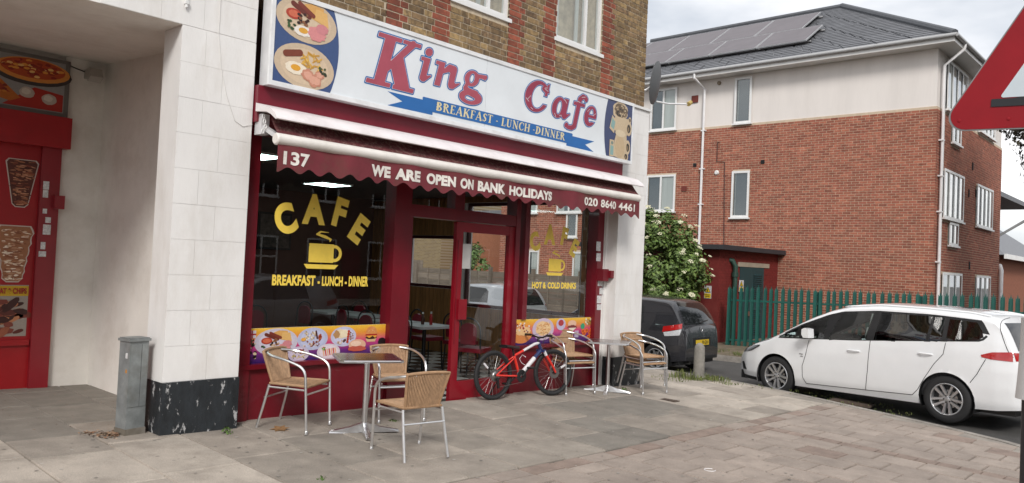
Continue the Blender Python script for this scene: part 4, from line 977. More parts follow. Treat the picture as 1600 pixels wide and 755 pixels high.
q = MB(); TG = lambda u, v, d: V((u, YT-d, v))
def kebab(cx, z0, z1, w0, w1, cols, outline=True, wob=.0):
    P = PR(TG, .002); n = 16; rg = random.Random(int(z0*100))
    L_, R_ = [], []
    for i in range(n+1):
        t = i/n; w_ = (w0+(w1-w0)*t)*(1 if .06 < t < .95 else (.62 if t <= .001 else (.80 if t >= .999 else .93))); L_.append((cx-w_*(1+wob*math.sin(i*1.9)), z0+(z1-z0)*t)); R_.append((cx+w_*(1+wob*math.sin(i*2.3+1)), z0+(z1-z0)*t))
    def grow(p, k): return (cx+(p[0]-cx)*(1+k), (z0+z1)/2+(p[1]-(z0+z1)/2)*(1+k*.4))
    P.poly([grow(p, .09) for p in L_[::-1]+R_], S_('#c8beb4'), 0); P.poly(L_[::-1]+R_, S_(cols[0]), 1)
    for i in range(170):
        t = rg.random(); w_ = (w0+(w1-w0)*t)*.82; u = cx+rg.uniform(-w_, w_)*.9; P.ell(u, z0+(z1-z0)*(.02+t*.96), rg.uniform(.012,.045), rg.uniform(.004,.010), S_(rg.choice(cols)), 2+i % 8, n=8, jag=.3, rot=rg.uniform(-.2,.2))
    return P.build('kebab_print', take)
kebab(2.695, 2.02, 2.53, .068, .155, ('#5a2a20','#8a4630','#a86a48','#4a2018','#c48a68'))
kebab(2.665, 1.20, 1.80, .085, .175, ('#a06a48','#c09070','#dcc0a4','#8a5238','#f0e0cc'), wob=.06)
P = PR(TG, .002); P.poly([(1.6,.60),(2.83,.60),(2.83,1.16),(1.6,1.16)], S_('#9c9288'), 0); P.poly([(1.6,1.04),(2.83,1.04),(2.83,1.15),(1.6,1.15)], S_('#c9a21e'), 1)
for i in range(60): u, v = rg.uniform(2.2,2.8), rg.uniform(.64,.98); P.ell(u, v, rg.uniform(.04,.12), rg.uniform(.02,.04), S_(rg.choice(('#5a2a22','#7a3c30','#3a1a16','#96563e','#b87a54') if u > 2.45-(v-.6)*.4 else ('#c89a4c','#a8783a','#d8b46a'))), 2+i % 8, n=9, jag=.2, rot=rg.uniform(-.2,.9))
po = P.build('menu_print', take)
text_fit('DONER MEAT & CHIPS', 2.30, 1.064, 2.81, 1.128, lambda u, v, d: V((u, YT-d, v)), .014, bold=.04, name='poster_lettering', mat=M('poster_red', (.35,.02,.015), .5), parent=po)
for k, (x, y, a, b) in enumerate(((72,290,10,12),(71,303,9,11),(70,330,7,7),(75,344,9,8),(73,359,13,15),(67,384,8,11),(66,397,12,8))):
    p0 = fy(x-a/2, y+b/2, YT-.052); p1 = fy(x+a/2, y-b/2, YT-.052); q = MB(); q.box(p0.x, YT-.056, p0.z, p1.x, YT-.051, p1.z); q.build('sticker', MATS['sticker'], take)
q = MB(); q.box(3.0, YT-.13, 2.02, 3.10, YT-.05, 2.17); q.build('bell_box', m_tpost, take)
# floodlight on the alcove wall
fl_ = thing('floodlight', 'small white security floodlight high on the alcove wall', 'light', (3.33, 9.72, 3.60))
q = MB(); q.box(-.06,-.02,-.05,.06,.08,.05); q.build('mount', M('grubby_white_plastic', (.45,.42,.38), .5, stain=(.2,.18,.15), samt=.6), fl_, W=False)
q = MB(); q.box(-.075,-.12,-.12,.065,-.02,.0,M_=Matrix.Rotation(-.5, 4, 'X')); q.build('lamp_head', MATS['grubby_white_plastic'], fl_, W=False)
q = MB(); q.tube([(-.06,.07,.03),(-.15,.075,.05),(-.26,.075,.08)], .006, 6); q.build('cable', m_dark, fl_, W=False)
# satellite dish on the corner
dish = thing('satellite_dish', 'grey satellite dish on an arm at the corner of the brick wall', 'satellite dish', (10.45, 6.95, 4.20))
m_dish = M('dish_grey', (.11,.115,.12), .5, var=.1)
q = MB(); Mx = Matrix.Translation((.18, -.18, .42)) @ Matrix.Rotation(math.radians(109), 4, 'Z') @ Matrix.Rotation(math.radians(82), 4, 'Y') @ Matrix.Scale(1.15, 4, (1,0,0))
q.lathe([(0,-.055),(.1,-.05),(.2,-.032),(.28,-.008),(.30,0),(.30,.008),(.2,-.022),(.1,-.04),(0,-.045)], 28, Mx); q.build('dish', m_dish, dish, W=False, smooth=True)
q = MB(); q.tube([(-.02,.06,.25),(.1,-.06,.30),(.16,-.15,.38)], .02, 8); q.box(-.06,-.02,.12,.0,.1,.36); q.build('bracket', m_alu, dish, W=False)
q = MB(); q.tube([(.2,-.2,.12),(.35,-.32,.10),(.62,-.52,.12)], .014, 8); q.build('feed_arm', m_alu, dish, W=False)
q = MB(); q.lathe([(0,-.05),(.035,-.05),(.035,.04),(0,.04)], 12, Matrix.Translation((.65,-.54,.14)) @ Matrix.Rotation(math.radians(60),4,'Y')); q.build('receiver', M('lnb_yellow', (.45,.33,.1), .5), dish, W=False)
# ================================================================== PAVEMENT FURNITURE
m_tube = M('chair_aluminium', (.74,.74,.74), .3, metal=.9, var=.08, ns=12)
m_wick = M('wicker', (.42,.265,.155), .65, var=.18, ns=22, rnd=.10)
m_wickd = M('wicker_binding', (.37,.225,.125), .6, var=.15, ns=18)
def bez(pts, n=6):
    """rounded polyline: quadratic blends at the corners"""
    P = [V(p) for p in pts]; out = [P[0]]
    for i in range(1, len(P)-1):
        a = P[i].lerp(P[i-1], min(.5, .09/max((P[i]-P[i-1]).length, 1e-6))); b = P[i].lerp(P[i+1], min(.5, .09/max((P[i+1]-P[i]).length, 1e-6)))
        for k in range(n+1):
            t = k/n; out.append(a*(1-t)**2+P[i]*2*t*(1-t)+b*t*t)
    return out+[P[-1]]
def make_chair(label, group):
    t = thing('bistro_chair', label, 'chair', (0,0,0), 0, group)
    r_ = .0125
    for s in (-1, 1):     # front leg and arm in one bent tube up to the top of the back
        q = MB(); q.tube(bez([(s*.245,.235,0), (s*.25,.215,.34), (s*.255,.20,.60), (s*.26,.02,.665), (s*.235,-.20,.70), (s*.12,-.265,.715)]), r_, 8); q.build('arm', m_tube, t, True, W=False)
        q = MB(); q.tube([(s*.215,-.29,0), (s*.205,-.235,.22), (s*.195,-.19,.42)], r_, 8); q.build('leg', m_tube, t, True, W=False)
        q = MB(); q.lathe([(0,0),(.0155,0),(.0155,.03),(.0125,.035)], 8, Matrix.Translation((s*.245,.235,-.002))); q.build('foot', m_tube, t, True, W=False)
        q = MB(); q.tube([(s*.197,-.20,.40), (s*.22,.20,.395)], .009, 6); q.build('side_rail', m_tube, t, True, W=False)
    q = MB(); q.tube([(-.248,.215,.36), (.248,.215,.36)], .009, 6); q.build('stretcher', m_tube, t, True, W=False)
    q = MB(); q.tube([(-.205,-.225,.30), (.205,-.225,.30)], .009, 6); q.build('stretcher', m_tube, t, True, W=False)
    # woven seat: strands across, dished
    def seat(u, v):      # u across -1..1, v 0 back .. 1 front
        wd = .185+.035*v; x = u*wd; y = -.185+.40*v; z = .432-.018*(1-u*u)*math.sin(math.pi*min(1, v*1.05))-.02*max(0, v-.85)*4*.3
        return V((x, y, z))
    q = MB(); n = 30
    for k in range(n):
        v0, v1 = k/n+.003, (k+1)/n-.003
        rows = []
        for (vv, dz) in ((v0,-.004), ((v0+v1)/2,.003), (v1,-.004)): rows.append([seat(-1+2*i/10, vv)+V((0,0,dz+.0025*((i+k) % 2))) for i in range(11)])
        for a, b in ((0,1),(1,2)):
            for i in range(10): q.poly([rows[a][i], rows[a][i+1], rows[b][i+1], rows[b][i]])
    so = stuff(q.build('seat', m_wick, t, W=False))
    q = MB(); edge = [seat(-1, i/8) for i in range(9)] + [seat(-1+2*i/8, 1) for i in range(1, 9)] + [seat(1, 1-i/8) for i in range(1, 9)] + [seat(1-2*i/8, 0) for i in range(1, 8)]
    q.tube(edge, .013, 8, closed=True); q.build('seat_binding', m_wickd, so, True, W=False)
    def back(u, v):      # v 0 bottom .. 1 top
        wd = .165+.045*v; x = u*wd; y = -.175-.085*v-.018*(1-u*u); z = .435+.29*v+.012*(1-u*u)*v
        return V((x, y, z))
    q = MB(); n = 26
    for k in range(n):
        u0, u1 = -1+2*k/n+.008, -1+2*(k+1)/n-.008
        cols = []
        for (uu, dy) in ((u0,.0), ((u0+u1)/2,.0045), (u1,.0)): cols.append([back(uu, j/12)+V((0,dy+.002*((j+k) % 2),0)) for j in range(13)])
        for a, b in ((0,1),(1,2)):
            for j in range(12): q.poly([cols[a][j], cols[b][j], cols[b][j+1], cols[a][j+1]])
        cols = []
        for (uu, dy) in ((u0,-.003), ((u0+u1)/2,-.0075), (u1,-.003)): cols.append([back(uu, j/12)+V((0,dy-.002*((j+k) % 2),0)) for j in range(13)])
        for a, b in ((0,1),(1,2)):
            for j in range(12): q.poly([cols[b][j], cols[a][j], cols[a][j+1], cols[b][j+1]])
    bo = stuff(q.build('backrest', m_wick, t, W=False))
    q = MB(); edge = [back(-1, i/6) for i in range(7)] + [back(-1+2*i/10, 1) for i in range(1, 11)] + [back(1, 1-i/6) for i in range(1, 7)]
    q.tube(edge, .0145, 8); q.build('back_binding', m_wickd, bo, True, W=False)
    return t
def face(dx, dy): return math.atan2(-dx, dy)
ch0 = make_chair('wicker and aluminium chair left of the near table, facing right', 'wicker bistro chairs')
ch0.location = (4.235, 6.56, G(4.235, 6.56)); ch0.rotation_euler = (.0, 0, face(.5, -.865))
CH = [((5.37,6.475), (-.34,-.94), 0, 'wicker and aluminium chair behind the near table, backed against the doorway post'),
      ((4.565,5.275), (.17,.985), 0, 'wicker and aluminium chair nearest the camera with its back turned'),
      ((8.735,6.745), (-.27,-.96), 0, 'lower chair of the wicker pair stacked beside the bicycle'),
      ((8.765,6.80), (-.27,-.96), .088, 'upper chair of the wicker pair stacked beside the bicycle'),
      ((9.915,6.31), (-.20,-.98), 0, 'lower chair of the wicker pair stacked by the right white pillar'),
      ((9.945,6.365), (-.20,-.98), .088, 'upper chair of the wicker pair stacked by the right white pillar')]
for (x, y), (a, b), dz, lab in CH: dup(ch0, (x, y, G(x, y)+dz), face(a, b), lab)
m_ttop = M('steel_table_top', (.42,.40,.40), .27, metal=1, var=.25, ns=7)
def make_table(label, x, y, rz):
    t = thing('bistro_table', label, 'table', (x, y, G(x, y)), rz, 'square steel cafe tables')
    q = MB(); a = .30; c = .035
    def ringp(s, z): return [(-s+c,-s,z),(s-c,-s,z),(s,-s+c,z),(s,s-c,z),(s-c,s,z),(-s+c,s,z),(-s,s-c,z),(-s,-s+c,z)]
    pts = ringp(a, .700)+ringp(a, .716)+ringp(a-.006, .722)+ringp(a-.02, .7215)
    fs_ = [list(range(8))[::-1]]
    for k in range(3): fs_ += [(k*8+i, k*8+(i+1) % 8, (k+1)*8+(i+1) % 8, (k+1)*8+i) for i in range(8)]
    q.add(pts, fs_); to = q.build('table_rim', m_chrome, t, W=False)
    q = MB(); q.poly(ringp(a-.02, .7218)); q.build('table_top', m_ttop, to, W=False)
    q = MB(); q.lathe([(.026,.03),(.026,.70)], 14); q.build('column', m_chrome, t, True, W=False)
    for k in range(4):
        an = math.pi/2*k; d = V((math.cos(an), math.sin(an), 0)); n_ = V((-d.y, d.x, 0)); q = MB()
        prof = [(0,.018,.105),(.05,.022,.085),(.15,.026,.055),(.33,.03,.022)]
        vs_ = []
        for (r_, hw, zt) in prof: vs_ += [d*r_-n_*hw+V((0,0,.004)), d*r_+n_*hw+V((0,0,.004)), d*r_+n_*hw*.8+V((0,0,zt)), d*r_-n_*hw*.8+V((0,0,zt))]
        fs_ = [(0,1,2,3)]
        for i in range(3): fs_ += [(i*4+j, i*4+(j+1) % 4, (i+1)*4+(j+1) % 4, (i+1)*4+j) for j in range(4)]
        fs_.append((15,14,13,12)); q.add(vs_, fs_); q.build('base_arm', m_chrome, t, W=False)
    return t
make_table('square steel cafe table between the three wicker chairs', 4.68, 6.08, math.radians(62))
make_table('square steel cafe table between the two stacks of chairs', 9.30, 6.52, math.radians(30))
# ------------------------------------------------------------------ bicycle
m_rub = M('tyre_rubber', (.018,.018,.019), .75, var=.1)
m_bred = M('bike_red', (.75,.03,.016), .3, var=.04, coat=.5)
m_bwht = M('bike_white', (.72,.70,.72), .3, var=.04, coat=.4)
m_bnav = M('bike_navy', (.02,.035,.12), .35, var=.04, coat=.4)
m_blk = M('black_plastic', (.014,.014,.015), .45, var=.05)
m_stl = M('steel_parts', (.42,.41,.40), .35, metal=1, var=.1)
bd = V((1.07,-.12)).normalized()
bike = thing('bicycle', 'small red and white mountain bike standing by the cafe door', 'bicycle', (7.19, 6.77, G(7.19, 6.77)-.004), math.atan2(bd.y, bd.x))
bike.rotation_euler = (math.radians(-3.5), math.radians(1.2), math.atan2(bd.y, bd.x))
WR = .309
def bwheel(name, x, rot=0):
    Mw = Matrix.Translation((x, 0, WR)) @ Matrix.Rotation(math.pi/2, 4, 'X')
    if rot: Mw = Matrix.Translation((x, 0, WR)) @ Matrix.Rotation(rot, 4, 'Z') @ Matrix.Rotation(math.pi/2, 4, 'X')
    q = MB(); n = 40
    q.lathe([(WR-.026+.026*math.cos(a), .024*math.sin(a)) for a in [2*math.pi*i/10 for i in range(10)]], n, Mw, closed=True); wo = q.build('wheel', m_rub, bike, 50, W=False)
    q = MB(); q.lathe([(.262,-.012),(.248,-.010),(.246,0),(.248,.010),(.262,.012)], n, Mw); q.build('rim', m_blk, wo, True, W=False)
    q = MB(); 
    for k in range(24):
        a = 2*math.pi*k/24; s = 1 if k % 2 else -1
        p0 = Mw @ V((.018*math.cos(a+.9*s), .018*math.sin(a+.9*s), .022*s)); p1 = Mw @ V((.25*math.cos(a), .25*math.sin(a), 0)); q.tube([p0, p1], .0014, 4, caps=False)
    stuff(q.build('spoke', m_stl, wo, W=False))
    q = MB(); q.lathe([(.0,-.055),(.012,-.055),(.02,-.03),(.014,0),(.02,.03),(.012,.055),(0,.055)], 12, Mw); q.build('hub', m_blk, wo, True, W=False)
    q = MB(); q.lathe([(.035,.034),(.078,.034),(.078,.037),(.035,.037)], 24, Mw, closed=True); q.build('brake_disc', m_stl, wo, W=False)
    q = MB(); q.box(-.012,-.004,-.045,.012,.004,.045, M_=Mw @ Matrix.Rotation(2.4 if x < .5 else .45, 4, 'Z') @ Matrix.Translation((0.18,0,.012)) @ Matrix.Rotation(math.pi/2,4,'Y') @ Matrix.Rotation(math.pi/2,4,'Z')); q.build('reflector', m_bwht, wo, W=False)
    return wo
FX = 1.045
bwheel('rear', 0); bwheel('front', FX, math.radians(-9))
def bt(name, pts, r_, mt, n=10): q = MB(); q.tube(pts, r_, n); return q.build(name, mt, bike, True, W=False)
BB, ST, HT, HB = (.44,0,.285), (.345,0,.545), (.775,0,.70), (.82,0,.605)
bt('down_tube', [BB, (.63,0,.445)], [.026,.03], m_bwht); bt('down_tube', [(.63,0,.445), (.70,0,.505)], .03, m_bwht); bt('down_tube', [(.70,0,.505), HB], .027, m_bnav)
bt('top_tube', [ST, (.50,0,.605)], .017, m_bred); bt('top_tube', [(.50,0,.605), (.70,0,.688), HT], [.0175,.019,.019], m_bwht)
bt('seat_tube', [BB, ST], .018, m_bred); bt('head_tube', [HT, HB], .024, m_bnav)
for s in (-1, 1):
    bt('seat_stay', [(0, s*.06, WR), (.30, s*.03, .50), (.342, s*.012, .53)], .009, m_bred); bt('chain_stay', [(0, s*.06, WR), (.40, s*.035, .285)], .011, m_bred)
    bt('fork_leg', [(HB[0]+.02, s*.052, .575), (FX-.06, s*.055, .40), (FX, s*.055, WR)], [.018,.017,.013], m_bred)
    bt('fork_leg', [(HB[0]+.008, s*.052, .60), (HB[0]+.045, s*.0535, .54)], .021, m_bwht)
q = MB(); q.bar((HB[0]+.005,-.07,.60), (HB[0]+.005,.07,.60), .05, .035); q.build('fork_crown', m_bnav, bike, W=False)
bt('seat_post', [ST, (.315,0,.635)], .013, m_blk)
q = MB()
sec = []
for i in range(11):
    t = i/10; x = .155+.27*t; wd = .072*(1-t)**.7+.018; z = .655+.012*math.cos(t*3.3); sec.append([(x, wd*math.cos(a), z+.022*math.sin(a)) for a in [2*math.pi*k/10 for k in range(10)]])
vs_ = [p for s_ in sec for p in s_]; fs_ = [(i*10+k, i*10+(k+1) % 10, (i+1)*10+(k+1) % 10, (i+1)*10+k) for i in range(10) for k in range(10)] + [list(range(10))[::-1], list(range(100, 110))]
q.add(vs_, fs_); q.build('saddle', m_blk, bike, True, W=False)
STM = (.765,0,.755)
bt('stem', [HT, STM, (.80,0,.775)], .016, m_blk)
hr = Matrix.Rotation(math.radians(-9), 3, 'Z')
def hb(p): return V((.80,0,.775)) + hr @ V(p)
bt('handlebar', [hb(p) for p in ((-.03,.30,.03),(-.02,.18,.03),(0,.06,0),(0,-.06,0),(-.02,-.18,.03),(-.03,-.30,.03))], .011, m_blk)
for s in (-1, 1):
    bt('grip', [hb((-.022,s*.19,.03)), hb((-.031,s*.305,.03))], .0165, m_blk)
    bt('brake_lever', [hb((.0,s*.165,.03)), hb((.05,s*.19,.01)), hb((.045,s*.27,0))], .007, m_blk); bt('brake_cable', [hb((.0,s*.14,.03)), hb((.09,s*.06,.06)), hb((.06,0,-.05)), (HB[0],s*.03,.62)], .0025, m_blk, 5)
Mc = Matrix.Translation(BB) @ Matrix.Rotation(math.pi/2, 4, 'X')
q = MB(); q.lathe([(.02,.040),(.078,.040),(.083,.044),(.078,.048),(.02,.048)], 26, Mc); q.build('chain_ring', m_blk, bike, W=False)
bt('crank', [(BB[0],-.06,BB[2]), (BB[0]+.115,-.065,BB[2]+.105)], .010, m_blk); bt('crank', [(BB[0],.06,BB[2]), (BB[0]-.115,.065,BB[2]-.105)], .010, m_blk)
for (dx, dy, dz) in ((.115,-.11,.105), (-.115,.11,-.105)): q = MB(); q.box(BB[0]+dx-.045,dy-.045,BB[2]+dz-.012,BB[0]+dx+.045,dy+.045,BB[2]+dz+.012); q.build('pedal', m_blk, bike, W=False)
Mr = Matrix.Translation((0,0,WR)) @ Matrix.Rotation(math.pi/2, 4, 'X')
q = MB(); q.lathe([(.015,.030),(.052,.032),(.05,.036),(.042,.04),(.035,.046),(.015,.05)], 20, Mr); q.build('cassette', m_stl, bike, W=False)
bt('chain', [(BB[0],-.044,BB[2]+.08), (0,-.040,WR+.035)], .004, m_stl, 5); bt('chain', [(BB[0],-.044,BB[2]-.08), (.04,-.042,WR-.15), (.03,-.042,WR-.06)], .004, m_stl, 5)
q = MB(); q.bar((.02,-.06,WR-.03), (.045,-.055,WR-.16), .02, .03); q.build('derailleur', m_blk, bike, W=False)
bt('kickstand', [(.16,.05,.28), (.06,.17,.012)], .008, m_blk)
bt('bottle_cage', [(.535,.0,.42), (.49,.02,.45), (.47,.035,.50), (.52,.035,.55), (.55,0,.52)], .004, m_bwht, 5)
# ------------------------------------------------------------------ metal cabinet, bollard
m_galv = M('galvanised_steel', (.26,.28,.28), .5, metal=.35, var=.22, ns=9, stain=(.16,.15,.12), samt=.5, sscale=3.5, bump=.1, bs=20)
cab = thing('meter_cabinet', 'narrow galvanised steel utility cabinet beside the left white pillar', 'cabinet', (2.865, 6.99, G(2.865, 6.99)), math.radians(10))
q = MB(); q.box(-.088,-.075,-.05,.088,.075,.80); q.build('cabinet_body', m_galv, cab, W=False)
q = MB(); q.box(-.078,-.080,.24,.018,-.0752,.775); q.build('cabinet_door', m_galv, cab, W=False)
q = MB(); q.box(.024,-.080,.24,.080,-.0752,.775); q.build('cabinet_door', m_galv, cab, W=False)
q = MB(); q.box(-.100,-.088,.80,.100,.088,.822); q.box(-.09,-.078,.822,.09,.078,.83); q.build('cabinet_lid', m_galv, cab, W=False)
q = MB(); q.box(-.0895,-.05,.655,-.088,-.02,.70); q.build('label_plate', MATS['sticker'], cab, W=False)
q = MB(); q.box(-.0895,-.05,.53,-.088,-.03,.56); q.build('warning_sticker', M('orange_sticker', (.5,.2,.02), .5), cab, W=False)
q = MB(); q.box(-.094,-.081,-.05,.094,.081,.055); q.build('cabinet_root', M('cabinet_dirt', (.16,.14,.11), .9, stain=(.28,.26,.24), samt=.6, bump=.3), cab, W=False)
bx_, by_ = 12.30, 6.72
m_conc = M('bollard_concrete', (.24,.225,.20), .9, var=.22, ns=9, stain=(.15,.14,.11), samt=.6, sscale=6, bump=.5, bs=70)
bol = thing('bollard', 'round topped concrete bollard at the kerb behind the dark car', 'bollard', (bx_, by_, G(bx_, by_)))
q = MB(); q.lathe([(.095,-.1),(.093,.3),(.088,.50),(.080,.545),(.06,.58),(.032,.60),(0,.606)], 22); q.build('bollard_shaft', m_conc, bol, True, W=False)
q = MB(); q.lathe([(.13,-.1),(.125,.02),(.10,.035)], 18); q.build('bollard_collar', m_conc, bol, True, W=False)
# ================================================================== CARS
def interp(P, x):
    if x <= P[0][0]: return P[0][1]
    for (a, va), (b, vb) in zip(P, P[1:]):
        if x <= b: t = (x-a)/(b-a); return va+(vb-va)*t
    return P[-1][1]
def msmooth(P, x, h=.06): return (interp(P, x-h)+2*interp(P, x)+interp(P, x+h))/4
m_cglass = M('car_glass', (.012,.014,.015), .03, var=0, spec=.8)
m_trim = M('car_black_trim', (.012,.012,.013), .4, var=.05)
m_seam = M('panel_gap', (.02,.02,.022), .8, var=0)
m_alloy = M('alloy_wheel', (.52,.52,.53), .3, metal=.8, var=.05)
m_lred = M('tail_lamp_red', (.42,.012,.012), .12, var=.1, ns=40, coat=1)
m_lclr = M('lamp_clear', (.55,.56,.58), .1, var=.25, ns=60, coat=1)
m_ldrk = M('headlamp_dark', (.05,.052,.055), .08, var=.4, ns=50, coat=1)
m_plate = M('number_plate_yellow', (.62,.42,.02), .4, var=.03)
class Car:
    def __init__(s, name, label, spec, paint, loc, rz, pitch=0, group=None):
        s.sp = spec; s.root = thing(name, label, 'car', loc, rz, group); s.root.rotation_euler = (0, pitch, rz)
        sp = spec; xs = []; x = sp['prof'][0][0]; x1 = sp['prof'][-1][0]; n = 190
        xs = [x+(x1-x)*(.5-.5*math.cos(math.pi*(i/n)))*.35+(x1-x)*(i/n)*.65 for i in range(n+1)]
        rows = 22; arc = 9; p = sp.get('p', 2.7); mb = MB(); K = rows+arc
        for x in xs:
            zt = msmooth(sp['prof'], x, .05) if xs[0]+.08 < x < xs[-1]-.08 else interp(sp['prof'], x)
            zb = interp(sp['bot'], x); W_ = msmooth(sp['plan'], x, .05); r_ = min(sp['r'], (zt-zb)*.4); ring = []
            def wz(z): return W_*interp(sp['sec'], z)
            for k in range(rows): z = zb+(zt-r_-zb)*k/(rows-1); ring.append((wz(z), z))
            w1 = wz(zt-r_)
            for k in range(1, arc+1): a = math.pi/2*k/arc; ring.append((w1*max(0, math.cos(a))**(2/p), zt-r_+r_*math.sin(a)**(2/p)))
            for (y, z) in ring: mb.v.append(V((x, y, z)))
            for (y, z) in ring[-2::-1]: mb.v.append(V((x, -y, z)))
        R_ = 2*K-1
        cuts = [(sp['fx'], sp['wr'], sp['ar']), (sp['rx'], sp['wr'], sp['ar'])]
        def cut(v):
            for cx_, cz_, ar in cuts:
                d = math.hypot(v.x-cx_, v.z-cz_)
                if d < ar and abs(v.y) > .45: return cx_, cz_, ar, d
        cv = [cut(v) for v in mb.v]
        for i in range(n):
            for j in range(R_-1):
                f = [i*R_+j, (i+1)*R_+j, (i+1)*R_+j+1, i*R_+j+1]
                if all(cv[q] for q in f): continue
                mb.f.append(f[::-1]); mb.m.append(0); mb.c.append(None)
        nf_open = len(mb.f)
        for v, c in zip(mb.v, cv):
            if c and c[3] > 1e-4: v.x = c[0]+(v.x-c[0])*c[2]/c[3]; v.z = max(c[1]+(v.z-c[1])*c[2]/c[3], .12)
        mb.f.append(list(range(R_))[::-1][::-1]); mb.m.append(0); mb.c.append(None); mb.f.append(list(range(n*R_, n*R_+R_))[::-1]); mb.m.append(0); mb.c.append(None)
        s.bvh = BVHTree.FromPolygons([tuple(v) for v in mb.v], mb.f)
        if sp.get('holes'):                      # window openings in the flanks
            def inpoly(P, x, z):
                c = False
                for (ax, az_), (bx2, bz) in zip(P, P[1:]+P[:1]):
                    if (az_ > z) != (bz > z) and x < (bx2-ax)*(z-az_)/(bz-az_)+ax: c = not c
                return c
            hv = [abs(v.y) > .5 and any(inpoly(P, v.x, v.z) for P in sp['holes']) for v in mb.v]
            keep = [k for k, f in enumerate(mb.f) if k >= nf_open or not any(hv[q] for q in f)]
            mb.f = [mb.f[k] for k in keep]; mb.m = [0]*len(keep); mb.c = [None]*len(keep)
        s.body = mb.build('body', paint, s.root, 35, W=False); ORI[s.body] = V((0,0,0))
        q = MB(); q.box(sp['prof'][0][0]+.12,-.70,.2,sp['prof'][-1][0]-.15,.70,.34)
        for cx_, cz_, ar in cuts:
            for sd in (-1, 1):
                for k in range(14):
                    a0, a1 = math.pi*(-.12+1.24*k/14), math.pi*(-.12+1.24*(k+1)/14); rr = ar+.004
                    q.poly([(cx_+rr*math.cos(a), sd*yy, cz_+rr*math.sin(a)) for a, yy in ((a0, .5), (a1, .5), (a1, sp['hw']-.03), (a0, sp['hw']-.03))])
                q.box(cx_-ar, sd*.48, .2, cx_+ar, sd*.5, cz_+ar)
        q.build('underbody', m_trim, s.root, W=False)
        for (cx_, cz_, ar) in cuts:
            for sd in (1, -1): s.wheel(cx_, sd)
    def pt(s, view, a, b, off):
        ang = view if not isinstance(view, str) else {'L': 90, 'R': -90, 'B': 180, 'F': 0, 'T': None}[view]
        if ang is None: o = V((a, b, 5)); d = V((0,0,-1))
        else:
            an = math.radians(ang); d = V((-math.cos(an), -math.sin(an), 0))
            if view in ('L', 'R'): o = V((a, 0, b))-d*5
            elif view in ('B', 'F'): o = V((0, a, b))-d*5
            else: e = V((-math.sin(an), math.cos(an), 0)); o = e*a+V((0,0,b))-d*5
        h = s.bvh.ray_cast(o, d)
        if h[0] is None: return None
        nn = h[1] if h[1].dot(d) < 0 else -h[1]
        return h[0]+nn*off
    def patch(s, name, view, lo, hi, mat, nu=20, nv=8, off=.004, parent=None):
        def along(P, t):
            L = [0]
            for a, b in zip(P, P[1:]): L.append(L[-1]+math.hypot(b[0]-a[0], b[1]-a[1]))
            q = t*L[-1]
            for i in range(len(P)-1):
                if q <= L[i+1]+1e-9: k = (q-L[i])/max(L[i+1]-L[i], 1e-9); return (P[i][0]+(P[i+1][0]-P[i][0])*k, P[i][1]+(P[i+1][1]-P[i][1])*k)
            return P[-1]
        mb = MB(); g = []
        for i in range(nu+1):
            a, b = along(lo, i/nu), along(hi, i/nu)
            for j in range(nv+1): t = j/nv; g.append(s.pt(view, a[0]+(b[0]-a[0])*t, a[1]+(b[1]-a[1])*t, off))
        idx = {}
        for k, p_ in enumerate(g):
            if p_ is not None: idx[k] = len(mb.v); mb.v.append(p_)
        for i in range(nu):
            for j in range(nv):
                f = [i*(nv+1)+j, (i+1)*(nv+1)+j, (i+1)*(nv+1)+j+1, i*(nv+1)+j+1]
                if all(k in idx for k in f): mb.f.append([idx[k] for k in f]); mb.m.append(0); mb.c.append(None)
        if mb.f: return mb.build(name, mat, parent or s.root, True, W=False)
    def line(s, name, view, pts, mat=None, w_=.009, off=.0015, n=30, parent=None):
        P = []
        for i in range(n+1):
            t = i/n*(len(pts)-1); k = min(int(t), len(pts)-2); u = t-k; P.append(s.pt(view, pts[k][0]+(pts[k+1][0]-pts[k][0])*u, pts[k][1]+(pts[k+1][1]-pts[k][1])*u, off))
        P = [p for p in P if p is not None]; mb = MB()
        if len(P) > 2: mb.tube(P, w_/2, 4); return mb.build(name, mat or m_seam, parent or s.body, W=False)
    def wheel(s, x, sd):
        sp = s.sp; wr, rr = sp['wr'], sp['rim']; hw = sp['hw']; y = sd*(hw-.035)
        Mw = Matrix.Translation((x, y, wr)) @ Matrix.Rotation(-sd*math.pi/2, 4, 'X')      # local +z points outwards
        q = MB(); tw = .20
        q.lathe([(rr,-tw), (wr-.03,-tw), (wr-.005,-tw+.03), (wr,-tw+.05), (wr,-.04), (wr-.008,-.012), (wr-.035,.004), (rr+.018,.006), (rr,-.004)], 44, Mw); wo = q.build('wheel', m_rub, s.root, 40, W=False)
        q = MB(); q.lathe([(rr+.002,-.16), (rr+.002,.0), (rr-.006,.005), (rr-.016,.0), (rr-.022,-.03), (rr-.024,-.15)], 44, Mw); q.build('rim', m_alloy, wo, 40, W=False)
        q = MB(); q.lathe([(0,-.085), (rr-.02,-.085)], 30, Mw); q.build('brake', m_trim, wo, W=False)
        q = MB(); q.lathe([(.0,-.06),(.13,-.06),(.13,-.07),(0,-.07)], 26, Mw); q.build('brake_disc', m_stl, wo, W=False)
